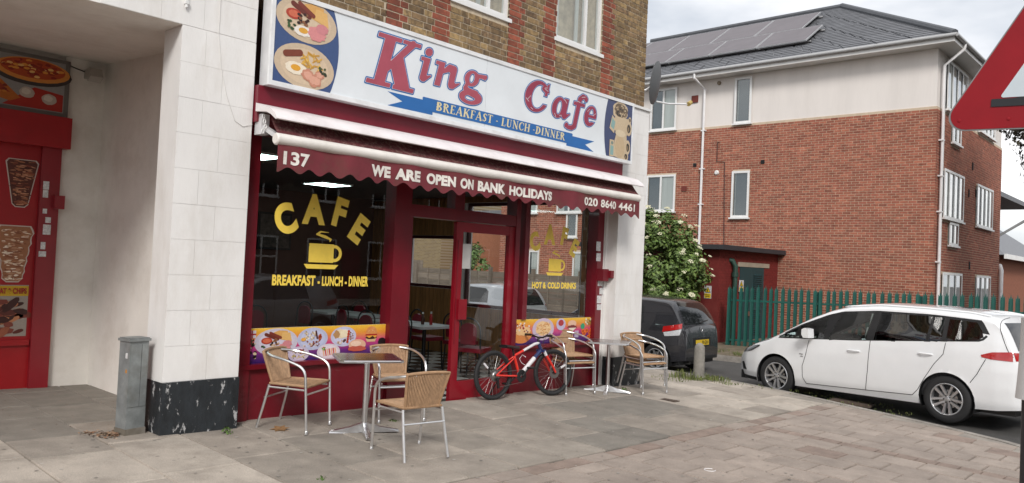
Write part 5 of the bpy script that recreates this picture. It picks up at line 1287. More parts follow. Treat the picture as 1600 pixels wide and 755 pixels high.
        for k in range(sp['spokes']):
            a = 2*math.pi*k/sp['spokes']+.31
            for t in (sp['tw'] and (-1, 1) or (0,)):
                q = MB(); vs_ = []
                for (r_, w_, h0, h1) in ((.03,.020,-.05,-.028), (rr*.5,.019,-.045,-.016), (rr-.010,.026,-.04,-.004)) if sp['tw'] else ((.03,.020,-.05,-.028), (rr*.5,.017,-.045,-.016), (rr-.012,.021,-.04,-.006)):
                    off = t*(.014+.036*(r_/rr)) if t else 0
                    for (yy, zz) in ((off-w_, h0), (off+w_, h0), (off+w_*.7, h1), (off-w_*.7, h1)): vs_.append(Mw @ (Matrix.Rotation(a, 4, 'Z') @ V((r_, yy, zz))))
                fs_ = []
                for i in range(2): fs_ += [(i*4+j, i*4+(j+1) % 4, (i+1)*4+(j+1) % 4, (i+1)*4+j) for j in range(4)]
                q.add(vs_, fs_); q.build('spoke', m_alloy, wo, 30, W=False)
        q = MB(); q.lathe([(0,-.018),(.028,-.02),(.05,-.03),(.058,-.05)], 20, Mw); q.build('wheel_hub', m_alloy, wo, True, W=False)
        for k in range(5):
            a = 2*math.pi*k/5; q = MB(); q.lathe([(0,.0),(.010,.0),(.011,-.03)], 8, Mw @ Matrix.Translation((.046*math.cos(a), .046*math.sin(a), -.022))); q.build('wheel_bolt', m_trim, wo, W=False)
# ---- white people carrier
m_cgl1 = glass_mat('car_glass_clear', tint=(.42,.46,.44), boost=1.6); m_cgl2 = glass_mat('car_glass_privacy', tint=(.10,.11,.115), boost=1.6)
m_seat = M('car_seat', (.035,.035,.038), .8, var=.1)
m_cwhite = M('car_white', (.80,.81,.82), .22, var=.02, coat=.8)
ZAF = dict(prof=[(-2.31,.60),(-2.29,.84),(-2.23,1.02),(-2.12,1.26),(-2.02,1.44),(-1.90,1.525),(-1.6,1.57),(-1.0,1.61),(-.3,1.625),(.15,1.59),(.5,1.50),(.8,1.375),(1.1,1.22),(1.4,1.06),(1.58,.985),(1.85,.89),(2.1,.79),(2.25,.69),(2.33,.58),(2.36,.47)],
           bot=[(-2.31,.30),(-2.0,.26),(-1.0,.22),(1.0,.21),(2.0,.20),(2.36,.24)], plan=[(-2.31,.72),(-2.2,.80),(-2.0,.855),(-1.5,.895),(-.5,.905),(.8,.905),(1.4,.895),(1.8,.86),(2.05,.79),(2.25,.66),(2.36,.52)],
           sec=[(.2,.93),(.34,.985),(.55,1.0),(.8,.99),(1.0,.965),(1.15,.93),(1.45,.80),(1.6,.74)], r=.13, fx=1.38, rx=-1.38, wr=.328, ar=.372, rim=.222, hw=.90, spokes=5, tw=True,
           holes=[[(1.22,1.03),(.82,1.045),(.54,1.055),(.50,1.34),(.95,1.17)], [(.39,1.06),(-.15,1.095),(-.21,1.455),(0,1.45),(.27,1.405)], [(-.36,1.105),(-1.05,1.155),(-1.09,1.44),(-.385,1.455)], [(-1.16,1.165),(-1.26,1.172),(-1.27,1.43),(-1.175,1.435)], [(-1.40,1.185),(-1.72,1.22),(-1.76,1.25),(-1.77,1.29),(-1.69,1.395),(-1.39,1.42)]])
dcar = V((.57, 2.70)).normalized(); rcar = V((dcar.y, -dcar.x)); midc = V((12.505, 4.20))+rcar*.865
za = Car('parked_car', 'white people carrier parked beside the block paving', ZAF, m_cwhite, (midc.x, midc.y, -.334), math.atan2(dcar.y, dcar.x), math.atan2(.066, 2.76))
for sd in ('L', 'R'):
    g = za.patch('side_window', sd, [(1.30,.985),(.82,1.0),(.50,1.015)], [(1.29,1.0),(.95,1.18),(.47,1.36)], m_cgl1, 16, 6, .003)
    za.patch('side_window', sd, [(.44,1.02),(-.20,1.06)], [(.27,1.425),(0,1.47),(-.26,1.475)], m_cgl1, 18, 8, .003)
    za.patch('side_window', sd, [(-.32,1.065),(-1.08,1.115)], [(-.36,1.475),(-1.12,1.46)], m_cgl2, 18, 8, .003)
    za.patch('side_window', sd, [(-1.13,1.118),(-1.30,1.13)], [(-1.16,1.455),(-1.30,1.45)], m_cgl2, 8, 8, .003)
    za.patch('side_window', sd, [(-1.36,1.135),(-1.76,1.175),(-1.83,1.22)], [(-1.36,1.44),(-1.72,1.415),(-1.80,1.30)], m_cgl2, 14, 8, .003)
    za.patch('pillar_trim', sd, [(1.34,.965),(.0,1.03),(-1.82,1.16),(-1.88,1.23)], [(1.33,.985),(.0,1.05),(-1.80,1.185),(-1.855,1.25)], m_trim, 50, 1, .002)
    za.patch('pillar_trim', sd, [(-.18,1.05),(-.34,1.06)], [(-.245,1.49),(-.375,1.49)], m_trim, 4, 8, .0025)
    za.patch('pillar_trim', sd, [(.53,1.01),(.42,1.015)], [(.50,1.37),(.25,1.44)], m_trim, 4, 8, .0025)
    za.patch('pillar_trim', sd, [(-1.06,1.10),(-1.15,1.105)], [(-1.10,1.475),(-1.18,1.47)], m_trim, 4, 8, .002)
    za.patch('pillar_trim', sd, [(-1.28,1.12),(-1.38,1.125)], [(-1.28,1.46),(-1.38,1.455)], m_trim, 4, 8, .0025)
    za.patch('window_trim', sd, [(1.31,.985),(.95,1.16),(.47,1.355),(.25,1.42),(-.3,1.46),(-1.1,1.45),(-1.38,1.43),(-1.70,1.40),(-1.81,1.27)], [(1.34,1.0),(.97,1.20),(.48,1.40),(.25,1.462),(-.3,1.502),(-1.1,1.492),(-1.40,1.472),(-1.78,1.445),(-1.90,1.26)], m_trim, 60, 1, .002)
    za.line('door_gap', sd, [(.76,.97),(.80,.75),(.86,.55),(.86,.38),(.80,.27)]); za.line('door_gap', sd, [(-.27,1.06),(-.25,.6),(-.215,.30)]); za.line('door_gap', sd, [(-1.36,1.11),(-1.34,.95),(-1.22,.80),(-1.10,.60),(-1.0,.42),(-.92,.33)])
    za.line('door_gap', sd, [(.80,.275),(-.2,.305),(-.92,.33)]); za.line('bonnet_gap', sd, [(1.42,1.0),(1.52,.93),(1.72,.865),(1.95,.80)])
    za.patch('tail_lamp', sd, [(-1.83,.955),(-1.95,.935),(-2.19,.925)], [(-1.82,.985),(-1.95,1.03),(-2.18,1.05)], m_lred, 20, 6, .006)
    za.patch('headlamp', sd, [(1.72,.79),(1.9,.70),(2.12,.66)], [(1.70,.82),(1.88,.80),(2.06,.765)], m_ldrk, 16, 6, .006)
    za.patch('fog_recess', sd, [(2.03,.36),(2.16,.36)], [(2.12,.50),(2.20,.48)], m_trim, 8, 6, .004)
    s_ = 1 if sd == 'L' else -1
    for (x, z) in ((-.02,.875), (-1.10,.93)):
        p_ = za.pt(sd, x, z, .0); q = MB(); q.tube([p_+V((.10,s_*.008,.0)), p_+V((.05,s_*.03,.004)), p_+V((-.05,s_*.03,.004)), p_+V((-.10,s_*.008,.0))], .012, 8); q.build('door_handle', m_cwhite, za.root, True, W=False)
    q = MB(); p_ = za.pt(sd, .70, 1.02, 0); pr = [(-.07,.0),(.04,.0),(.075,.05),(.07,.13),(.02,.155),(-.06,.14)]
    q.ext([p_+V((a*.9, s_*.06, b)) for a, b in pr], (0, s_*.15, 0)); mo = q.build('door_mirror', m_cwhite, za.root, 30, W=False)
    q = MB(); q.bar(p_+V((0, s_*.0, .02)), p_+V((0, s_*.08, .03)), .05, .06); q.build('mirror_stalk', m_trim, mo, W=False)
    za.line('roof_rail', sd, [(.35,1.52),(-.3,1.575),(-1.0,1.562),(-1.6,1.53),(-1.85,1.49)], m_cwhite, .03, .012)
    q = MB(); 
za.patch('rear_window', 'B', [(-.63,1.06),(.63,1.06)], [(-.57,1.42),(.57,1.42)], m_cglass, 16, 8, .004)
za.patch('windscreen', 'F', [(-.70,1.02),(.70,1.02)], [(-.56,1.50),(.56,1.50)], m_cglass, 16, 8, .004)
za.patch('tail_lamp', 'B', [(-.76,.93),(-.50,.95)], [(-.76,1.04),(-.52,1.03)], m_lred, 8, 6, .006); za.patch('tail_lamp', 'B', [(.50,.95),(.76,.93)], [(.52,1.03),(.76,1.04)], m_lred, 8, 6, .006)
za.patch('number_plate', 'B', [(-.26,.68),(.26,.68)], [(-.26,.79),(.26,.79)], m_plate, 6, 2, .006)
za.patch('lower_grille', 'F', [(-.5,.34),(.5,.34)], [(-.5,.46),(.5,.46)], m_trim, 10, 3, .005); za.patch('chin_spoiler', 'L', [(1.80,.205),(2.25,.215)], [(1.80,.26),(2.27,.28)], m_trim, 12, 3, .006)
za.line('tailgate_gap', 'L', [(-1.93,1.52),(-1.99,1.40),(-2.06,1.22),(-2.13,1.06),(-2.19,.98)])
za.line('bumper_gap', 'L', [(-1.88,.93),(-1.78,.72),(-1.70,.60)])
q = MB(); q.box(-2.0,-.80,.34,1.25,.80,.90); q.build('cabin_floor', m_seat, za.root, W=False)
q = MB(); q.ext([(1.30,-.72,.90),(.80,-.72,.90),(.78,-.72,1.0),(.95,-.72,1.05),(1.25,-.72,.98)], (0,1.44,0)); q.build('dashboard', m_seat, za.root, W=False)
for x in (.02, -.85, -1.55):
    for y in (-.40, .40):
        q = MB(); q.ext([(x,y-.22,.90),(x-.14,y-.22,.90),(x-.26,y-.20,1.27),(x-.18,y-.20,1.29)], (0,.44,0)); so = q.build('seat', m_seat, za.root, W=False)
        q = MB(); q.ext([(x-.20,y-.12,1.30),(x-.28,y-.12,1.30),(x-.27,y-.12,1.44),(x-.21,y-.12,1.44)], (0,.24,0)); q.build('headrest', m_seat, so, W=False)
q = MB(); q.tube([(.62+.02*math.cos(a), -.38+.18*math.cos(a), 1.02+.17*math.sin(a)) for a in [k*.393 for k in range(16)]], .014, 6, closed=True); q.build('steering_wheel', m_trim, za.root, W=False)
q = MB(); q.box(-1.32,-.03,1.575,-1.20,.03,1.602); q.build('aerial_fin', m_trim, za.root, W=False)
for k, (x, z) in enumerate(((.92,.735), (.90,.70))): za.patch('wing_badge', 'L', [(x,z),(x-.07+.02*k,z)], [(x,z+.012),(x-.07+.02*k,z+.012)], m_stl, 4, 1, .005)
# ---- dark hatchback
m_cdark = M('car_charcoal', (.022,.022,.026), .24, var=.08, coat=.8)
HAT = dict(prof=[(-1.83,.56),(-1.815,.80),(-1.78,.97),(-1.70,1.13),(-1.58,1.33),(-1.47,1.455),(-1.35,1.495),(-1.0,1.52),(-.4,1.53),(.1,1.50),(.5,1.38),(.9,1.15),(1.1,1.04),(1.3,.99),(1.6,.90),(1.8,.76),(1.9,.60),(1.92,.48)],
           bot=[(-1.83,.30),(-1.5,.25),(-1,.2),(1,.2),(1.6,.2),(1.92,.25)], plan=[(-1.83,.66),(-1.76,.74),(-1.6,.80),(-1.2,.84),(-.4,.848),(.8,.848),(1.3,.82),(1.6,.76),(1.8,.64),(1.92,.48)],
           sec=[(.2,.92),(.35,.98),(.6,1.0),(.85,.985),(.98,.96),(1.2,.88),(1.45,.77),(1.53,.74)], r=.12, fx=1.23, rx=-1.23, wr=.298, ar=.345, rim=.195, hw=.845, spokes=8, tw=False)
def hatch(label, paint, loc, rz, group=None, plate_txt=None):
    c = Car('parked_car', label, HAT, paint, loc, rz, 0, group)
    for sd in ('L', 'R'):
        c.patch('side_window', sd, [(.78,1.0),(-.02,1.0)], [(.52,1.22),(.25,1.38),(-.05,1.42)], m_cglass, 16, 8, .003); c.patch('side_window', sd, [(-.10,1.0),(-.92,1.02)], [(-.12,1.42),(-.72,1.40),(-.86,1.32)], m_cglass, 16, 8, .003)
        c.patch('window_trim', sd, [(-.02,.99),(-.10,.99)], [(-.05,1.435),(-.12,1.435)], m_trim, 4, 8, .0025)
        c.line('door_gap', sd, [(-.96,1.0),(-.93,.75),(-.80,.52),(-.78,.32)]); c.line('door_gap', sd, [(-.06,.99),(-.02,.6),(-.0,.30)]); c.line('door_gap', sd, [(.80,.98),(.86,.6),(.84,.30)])
        s_ = 1 if sd == 'L' else -1
        for x in (-.78, .12):
            p_ = c.pt(sd, x, .86, 0); q = MB(); q.tube([p_+V((.08,s_*.006,0)), p_+V((.04,s_*.024,.0)), p_+V((-.04,s_*.024,.0)), p_+V((-.08,s_*.006,0))], .012, 8); q.build('door_handle', m_alloy, c.root, True, W=False)
        q = MB(); p_ = c.pt(sd, .62, 1.0, 0); q.ext([p_+V((a, s_*.05, b)) for a, b in ((-.06,.0),(.05,.0),(.06,.08),(0,.12),(-.05,.11))], (0, s_*.13, 0)); q.build('door_mirror', paint, c.root, 30, W=False)
        an = 135 if sd == 'L' else -135
        # tail lamp: red band wrapped round the corner, clear band below
        e = 1 if sd == 'L' else -1
        lo = [(e*(-.72-.15), .93), (e*(-.72+.17), .87)]; 
        c.patch('tail_lamp', an, [(e*.58,.86),(e*.80,.92)] if False else [(.40*e+.0,.84),(.74*e,.93)], [(.42*e,.95),(.76*e,1.03)], m_lred, 12, 6, .006)
        c.patch('tail_lamp_clear', an, [(.44*e,.76),(.70*e,.80)], [(.42*e,.836),(.735*e,.92)], m_lclr, 12, 6, .005)
    c.patch('rear_window', 'B', [(-.60,1.0),(.60,1.0)], [(-.48,1.42),(.48,1.42)], m_cglass, 18, 10, .003)
    c.patch('windscreen', 'F', [(-.66,1.06),(.66,1.06)], [(-.52,1.46),(.52,1.46)], m_cglass, 16, 8, .003)
    c.patch('headlamp', 'L', [(1.45,.70),(1.78,.62)], [(1.42,.86),(1.74,.75)], m_lclr, 10, 6, .005)
    po = c.patch('number_plate', 'B', [(-.27,.585),(.27,.585)], [(-.27,.695),(.27,.695)], m_plate, 8, 3, .010)
    c.patch('plate_recess', 'B', [(-.36,.55),(.36,.55)], [(-.36,.74),(.36,.74)], m_trim, 8, 3, .003)
    c.line('tailgate_gap', 'B', [(-.66,1.0),(-.60,.78),(-.44,.56),(.44,.56),(.60,.78),(.66,1.0)], n=50); c.line('bumper_gap', 'B', [(-.70,.50),(0,.48),(.70,.50)], n=40)
    p_ = c.pt('B', -.0, .90, .004); q = MB(); q.lathe([(.042,0),(.05,.006),(.042,.01),(.038,.004)], 22, Matrix.Translation(p_) @ Matrix.Rotation(-math.pi/2, 4, 'Y'), closed=True); q.lathe([(.018,.004),(.022,.008),(.018,.01)], 16, Matrix.Translation(p_) @ Matrix.Rotation(-math.pi/2, 4, 'Y'), closed=True); q.build('badge', m_alloy, c.root, W=False)
    a, b = c.pt('B', .02, 1.02, .02), c.pt('B', -.36, 1.07, .02); q = MB(); q.tube([a, a.lerp(b,.4)+V((-.015,0,.01)), b], [.018,.012,.008], 6); q.build('wiper', m_trim, c.root, W=False)
    c.patch('bumper_strip', 'B', [(-.6,.30),(.6,.30)], [(-.6,.36),(.6,.36)], m_trim, 12, 2, .006)
    q = MB(); q.lathe([(.02,0),(.026,0),(.026,.1)], 12, Matrix.Translation((-1.80,.42,.24)) @ Matrix.Rotation(math.pi/2, 4, 'Y')); q.build('exhaust', m_stl, c.root, W=False)
    if plate_txt and po:
        def f(u, v, d): return c.pt('B', u, v, d)
        vs_, fs_ = text2d(plate_txt, 1, .02); xs_ = [p[0] for p in vs_]; ys_ = [p[1] for p in vs_]; x0, x1, y0, y1 = min(xs_), max(xs_), min(ys_), max(ys_)
        q = MB(); q.add([f(.02-(x-x0)/(x1-x0)*.26, .60+(y-y0)/(y1-y0)*.075, .013) for x, y in vs_], fs_); q.build('plate_lettering', m_trim, po, W=False)
    return c
HX, HY = 14.50, 9.15
hz = ROAD(14, 8)
dk = hatch('charcoal hatchback parked beyond the bollard, seen from behind', m_cdark, (HX, HY+.55, hz), math.radians(90), None, '59 GXH')
def recolour(root, mat):
    for ch in root.children:
        if ch.name.startswith(('body', 'door_mirror')): ch.material_slots[0].link = 'OBJECT'; ch.material_slots[0].material = mat
m_csil = M('car_silver', (.55,.57,.59), .28, metal=.3, var=.03, coat=.7)
m_cgrey = M('car_grey', (.42,.43,.44), .28, metal=.3, var=.03, coat=.7)
m_cblk = M('car_black', (.012,.013,.015), .25, var=.03, coat=.7)
h1 = dup(dk.root, (16.0, 15.6, ROAD(16, 15)), math.radians(90), 'silver hatchback on the far kerb, seen through the cafe side window'); recolour(h1, m_csil)
h2 = dup(dk.root, (15.6, 20.4, ROAD(16, 15)), math.radians(-90), 'silver hatchback further along, seen through the cafe doorway'); recolour(h2, m_csil)
h3 = dup(dk.root, (19.0, 23.6, ROAD(16, 15)), math.radians(180), 'black car by the grey fence, seen through the cafe doorway'); recolour(h3, m_cblk)
h4 = dup(dk.root, (9.0, -1.75, ROAD(9, -1.7)), math.radians(180), 'grey hatchback on the main street, reflected in the left cafe window'); recolour(h4, m_cgrey)
# ================================================================== RED BRICK BLOCK OF FLATS
m_brk = M('red_brick', (.365,.128,.078), .9, var=.25, ns=9, stain=(.20,.10,.07), samt=.35, sscale=1.2, bump=.3, bs=60, rnd=.22, c2=(.285,.09,.058))
m_mort2 = M('pale_mortar', (.58,.46,.34), .95, var=.1, ns=9)
m_rend = M('cream_render', (.76,.71,.67), .9, var=.04, ns=2, stain=(.66,.61,.57), samt=.45, sscale=1.6, bump=.1, bs=80, stretch=(1,1,.18))
m_tile = M('grey_roof_tile', (.20,.205,.22), .7, var=.12, ns=6, rnd=.10)
m_pv = M('solar_glass', (.155,.14,.15), .5, var=.08, ns=2, spec=.25)
m_pvf = M('solar_frame', (.55,.55,.56), .4, metal=.6)
m_fasc = M('white_fascia', (.78,.77,.75), .5, var=.05, stain=(.5,.48,.46), samt=.3)
XR, YR, XE, YE, ZR = 23.8, 6.0, 32.3, 22.4, 6.54
EV, OV = 8.27, .50
flats = thing('block_of_flats', 'three storey red brick block of flats with cream render and solar roof', 'building', (28, 14, -.5))
q = MB(); q.box(XR, YR, -1, XE, YE, ZR); bwall = q.build('wall', m_mort2, flats)
q = MB(); q.box(XR-.0+.02, YR+.02, ZR, XE-.02, YE-.02, EV); q.build('render_wall', m_rend, flats)
# window list: face, u range, z range, mullions
LW = [('x', 14.22, 15.28, 6.57, 8.04, 2), ('x', 11.46, 12.06, 6.555, 8.07, 1), ('x', 14.15, 15.32, 3.70, 4.985, 2), ('x', 11.43, 12.05, 3.47, 4.99, 1),
      ('x', 18.2, 19.4, 3.70, 4.985, 2), ('x', 20.4, 21.4, 3.70, 4.985, 2), ('x', 17.6, 18.5, .95, 2.2, 2), ('x', 20.2, 21.2, .95, 2.2, 2), ('x', 18.35, 18.9, 2.75, 3.69, 1),
      ('y', 24.55, 26.82, 3.50, 4.90, 4), ('y', 25.27, 26.3, 2.75, 3.42, 2), ('y', 28.55, 30.85, 3.52, 4.88, 4), ('y', 24.67, 26.9, .35, 1.95, 3), ('y', 28.75, 30.8, .35, 1.94, 3),
      ('y', 24.6, 26.9, 6.60, 8.02, 4), ('y', 25.3, 26.3, 5.75, 6.45, 2), ('y', 28.6, 30.9, 6.60, 8.0, 4)]
def hole(face, u0, u1, z0, z1):
    for (f, a, b, c, d, n_) in LW:
        if f == face and not (u1 <= a or u0 >= b or z1 <= c or z0 >= d): return True
    return False
bm_ = MB(); L_, H_, Jt = .2125, .0625, .0125
rg = random.Random(21)
k = 0; z = -.5
while z+H_ < ZR-.005:
    for face, u0, u1 in (('x', YR, YE), ('y', XR, XE)):
        u = u0 - (L_+Jt)/2*(k % 2)
        while u < u1:
            a, b = max(u, u0), min(u+L_, u1)
            spans = [(a, b)]
            for (f_, wa, wb, wc, wd_, n_) in LW:
                if f_ == face and z+H_ > wc-.05 and z < wd_: spans = [sp_ for (p0, p1) in spans for sp_ in ((p0, min(p1, wa)), (max(p0, wb), p1)) if sp_[1]-sp_[0] > .02]
            for (a, b) in spans:
                pr = .0055+rg.uniform(-.001,.001)
                if face == 'x': bm_.add([(XR-pr,a,z),(XR-pr,b,z),(XR-pr,b,z+H_),(XR-pr,a,z+H_),(XR,a,z),(XR,b,z),(XR,b,z+H_),(XR,a,z+H_)], [(3,2,1,0),(0,4,7,3),(2,6,5,1),(7,6,2,3),(0,1,5,4)])
                else: bm_.add([(a,YR-pr,z),(b,YR-pr,z),(b,YR-pr,z+H_),(a,YR-pr,z+H_),(a,YR,z),(b,YR,z),(b,YR,z+H_),(a,YR,z+H_)], [(0,1,2,3),(4,0,3,7),(1,5,6,2),(3,2,6,7),(4,5,1,0)])
            u += L_+Jt
    z += H_+Jt; k += 1
stuff(bm_.build('brickwork', m_brk, bwall))
for (f, a, b, c, d, n_) in LW:
    if f == 'x': fn = (lambda a, b, c: (lambda u, v, dd: V((XR-.05-dd, b-u, c+v))))(a, b, c)
    else: fn = (lambda a, b, c: (lambda u, v, dd: V((a+u, YR-.05-dd, c+v))))(a, b, c)
    Wd = b-a; mu = [Wd*k/n_ for k in range(1, n_)]
    cur = [(.06, Wd*.42, .06, d-c-.06)] if n_ >= 2 and f == 'x' else None
    wo = house_window(flats, (Wd, d-c, fn), mulls=mu, fw_=.07, depth=.005, glassmat=m_winv, thin=random.Random(int(a*10)).choice(([(.08,Wd*.4)],[(.08,Wd*.3),(Wd*.6,Wd-.08)],[(Wd*.5,Wd-.08)])) if n_ > 1 else [(Wd*.2, Wd*.22)])
for (y, z) in ((13.55,7.55),): 
    q = MB(); q.box(XR-.02, y-.12, z-.12, XR+.05, y+.12, z+.12); q.build('air_vent', M('terracotta_vent', (.16,.03,.02), .7), flats)
for (px_, py_, w_, h_, mt) in ((1086,258,6,6,m_dark),(1192,253,6,6,m_dark),(1069,295,10,9,MATS['terracotta_vent'])):
    p_ = fx(px_, py_, XR); s_ = .0195; q = MB(); q.box(XR-.03, p_.y-w_*s_/2, p_.z-h_*s_/2, XR+.02, p_.y+w_*s_/2, p_.z+h_*s_/2); q.build('air_vent', mt, flats)
for (px_, py_) in ((1519,260),(1513,302),(1524,302),(1514,415)):
    p_ = fy(px_, py_, YR); q = MB(); q.box(p_.x-.05, YR-.025, p_.z-.12, p_.x+.07, YR+.02, p_.z+.12); q.build('air_vent', m_dark, flats)
p_ = fx(1120, 270, XR); q = MB(); q.lathe([(0,.05),(.055,.05),(.08,.02),(.085,0)], 16, Matrix.Translation((XR-.005,p_.y,p_.z)) @ Matrix.Rotation(-math.pi/2,4,'Y')); q.build('flue', m_fasc, flats)
p_ = fx(1124, 130, XR); q = MB(); q.lathe([(0,.05),(.06,.05),(.07,0)], 14, Matrix.Translation((XR,p_.y,p_.z)) @ Matrix.Rotation(-math.pi/2,4,'Y')); q.build('flue', M('flue_tan', (.25,.2,.14), .7), flats)
# cable run on the brick face
pp = [fx(x, y, XR-.03) for x, y in ((1124,222),(1121,222),(1120,252),(1132,253),(1131,382))]; q = MB(); q.tube(pp, .012, 6); q.build('cable', M('brown_cable', (.06,.03,.03), .7), flats)
# eaves, gutter and roof
X0, Y0, X1, Y1 = XR-OV, YR-OV, XE+OV, YE+OV
q = MB(); q.box(X0+.03, Y0+.03, EV-.10, X1-.03, Y1-.03, EV-.06); q.build('soffit', m_fasc, flats)
q = MB(); q.box(X0, Y0+.03, EV-.11, X0+.03, Y1, EV+.07); q.box(X0+.0, Y0, EV-.11, X1, Y0+.03, EV+.07); q.build('fascia', m_fasc, flats)
m_gut = M('grey_gutter', (.42,.42,.42), .5, var=.08)
for a, b in (((X0-.055, Y0-.06, EV+.05), (X0-.055, Y1, EV+.05)), ((X0-.06, Y0-.055, EV+.05), (X1, Y0-.055, EV+.05))): q = MB(); q.tube([a, b], .056, 10); q.build('gutter', m_gut, flats, True)
RXc = (X0+X1)/2; hh = (X1-X0)/2; RZ_ = 11.25; s_r = (RZ_-EV)/hh
q = MB(); A, B, C2, D = V((X0,Y0,EV+.03)), V((X1,Y0,EV+.03)), V((X1,Y1,EV+.03)), V((X0,Y1,EV+.03)); E1, E2 = V((RXc,Y0+hh,RZ_)), V((RXc,Y1-hh,RZ_))
q.poly([D,A,E1,E2]); q.poly([A,B,E1]); q.poly([B,C2,E2,E1]); q.poly([C2,D,E2]); roof = q.build('roof', m_tile, flats)
# tile courses: each a lapped strip
tl = MB(); nC = 30
for i in range(nC):
    t0, t1 = i/nC, (i+1)/nC+.004
    for (P0, P1, Q0, Q1) in ((A, D, E1, E2), (A, B, E1, E1)):
        a0, b0 = P0.lerp(Q0, t0), P1.lerp(Q1, t0); a1, b1 = P0.lerp(Q0, t1), P1.lerp(Q1, t1); nn = (b0-a0).cross(a1-a0).normalized(); nn = nn if nn.z > 0 else -nn
        n_t = max(2, int((b0-a0).length/.9))
        for m_ in range(n_t):
            u0, u1 = m_/n_t, (m_+1)/n_t-.003
            p0, p1 = a0.lerp(b0, u0)+nn*.045, a0.lerp(b0, u1)+nn*.045; q1_, q0_ = a1.lerp(b1, u1)+nn*.012, a1.lerp(b1, u0)+nn*.012
            tl.poly([p0,p1,q1_,q0_] if (p1-p0).cross(q0_-p0).dot(nn) > 0 else [p0,q0_,q1_,p1]); tl.poly([p0, p0-nn*.035, p1-nn*.035, p1])
stuff(tl.build('roof_tiles', m_tile, roof))
q = MB(); q.tube([A+V((0,0,.08)), E1+V((0,0,.07))], .10, 8); q.build('hip_tiles', M('hip_tile', (.09,.095,.105), .7, rnd=.05), roof, True)
q = MB(); q.tube([E1+V((0,0,.05)), E2+V((0,0,.05))], .10, 8); q.build('ridge_tiles', MATS['hip_tile'], roof, True)
# solar panels
nrm = (D-A).cross(E1-A).normalized(); nrm = nrm if nrm.z > 0 else -nrm
up_s = (E1-A) - V((0,1,0))*((E1-A).y); up_s = up_s.normalized(); base = A+nrm*.16
def onroof(px_, py_): return fplane(px_, py_, base, nrm)
c0 = onroof(1261, 64); c1 = onroof(1284, 41); d0 = onroof(1268, 41); d1 = onroof(1286, 20)
def s_of(p_): return (p_-base).dot(up_s)
rowz = [(s_of(c0), s_of(c1), c0.y), (s_of(c1)+.03, s_of(d1), d1.y+.05)]
pvm = None
ph = 1.62; pw = 2.02
ph0 = rowz[0][1]-rowz[0][0]; ph1 = rowz[1][1]-rowz[1][0]
for (s0, s1, yr), off in zip(rowz, (0, .3)):
    for k in range(7):
        y0_, y1_ = yr+.02+k*1.72, yr+.02+k*1.72+1.69
        def P_(y, s, h): return V((base.x, y, base.z)) + up_s*s + nrm*h
        q = MB(); vs_ = [P_(y, s, h) for h in (0, .045) for s in (s0, s1) for y in (y0_, y1_)]; q.add(vs_, [(0,2,3,1),(4,5,7,6),(0,1,5,4),(2,6,7,3),(0,4,6,2),(1,3,7,5)]); po = q.build('solar_panel', m_pvf, roof)
        q = MB(); e_ = .03; q.poly([P_(y0_+e_, s0+e_, .049), P_(y0_+e_, s1-e_, .049), P_(y1_-e_, s1-e_, .049), P_(y1_-e_, s0+e_, .049)]); q.build('panel_glass', m_pv, po)
    q = MB(); q.bar(P_(yr-.05, s0+.2, -.08), P_(yr+12, s0+.2, -.08), .05, .05); q.bar(P_(yr-.12, s1-.25, -.07), P_(yr+12, s1-.25, -.07), .05, .05); q.build('panel_rail', m_stl, roof)
# downpipes
m_pipe = M('downpipe_white', (.78,.77,.77), .4, var=.04)
pt_ = fx(1094, 330, XR-.08); yv = pt_.y; q = MB(); q.tube([(X0-.05, yv+.15, EV+.0), (X0-.05, yv+.15, EV-.14), (XR-.08, yv, EV-.45), (XR-.08, yv, -.4)], .042, 10)
q.build('downpipe', m_pipe, flats, True)
q = MB(); q.tube([(X0+.9, Y0-.05, EV), (X0+.9, Y0-.05, EV-.12), (XR+.28, YR-.09, EV-.55), (XR+.28, YR-.09, -.4)], .045, 10); q.build('downpipe', m_pipe, flats, True)
for z in (5.6, 4.6, 3.6, 2.2): q = MB(); q.box(XR+.2, YR-.13, z, XR+.36, YR-.0, z+.04); q.build('pipe_clip', m_pipe, flats)
for z in (6.4, 5.1, 3.9): q = MB(); q.box(XR-.12, yv-.08, z, XR-.0, yv+.08, z+.04); q.build('pipe_clip', m_pipe, flats)
q = MB(); q.tube([(XE+.3, YR+.05, -.4), (XE-.05, YR-.09, -.4), (XE-.05, YR-.09, 2.2), (XE+.1, YR-.02, 2.35), (XE+.3, YR+.1, 2.35)], .07, 10); q.build('downpipe', m_pipe, flats, True)
# ---- neighbouring wing and far house
m_brk2 = M('dark_red_brick', (.115,.035,.022), .9, var=.2, ns=7, rnd=.2)
wing = thing('neighbouring_house', 'darker red brick wing with a low pitched roof behind the flats', 'building', (36, 9, -.5))
YW = 7.6
q = MB(); q.box(XE+.1, YW, -1, 38.6, YW+6, 5.3); q.build('wall', m_brk2, wing)
q = MB(); q.add([(XE,YW-1.3,5.0),(40.2,YW-1.3,5.0),(40.2,YW+7,5.0),(XE,YW+7,5.0),(XE,YW-1.3,5.18),(40.2,YW-1.3,5.18),(40.2,YW+7,5.18),(XE,YW+7,5.18),(36,YW+3,6.3)], [(0,3,2,1),(0,1,5,4),(1,2,6,5),(2,3,7,6),(3,0,4,7),(4,5,8),(5,6,8),(6,7,8),(7,4,8)]); q.build('roof', m_tile, wing)
for (xa, xb, z0, z1) in ((33.9,35.6,2.75,4.5),(34.4,35.3,1.6,2.6),(33.9,35.8,-.1,1.3)):
    house_window(wing, (xb-xa, z1-z0, (lambda xa, z0: (lambda u, v, d: V((xa+u, YW-.01-d, z0+v))))(xa, z0)), mulls=((xb-xa)/2,), fw_=.1, depth=.005)
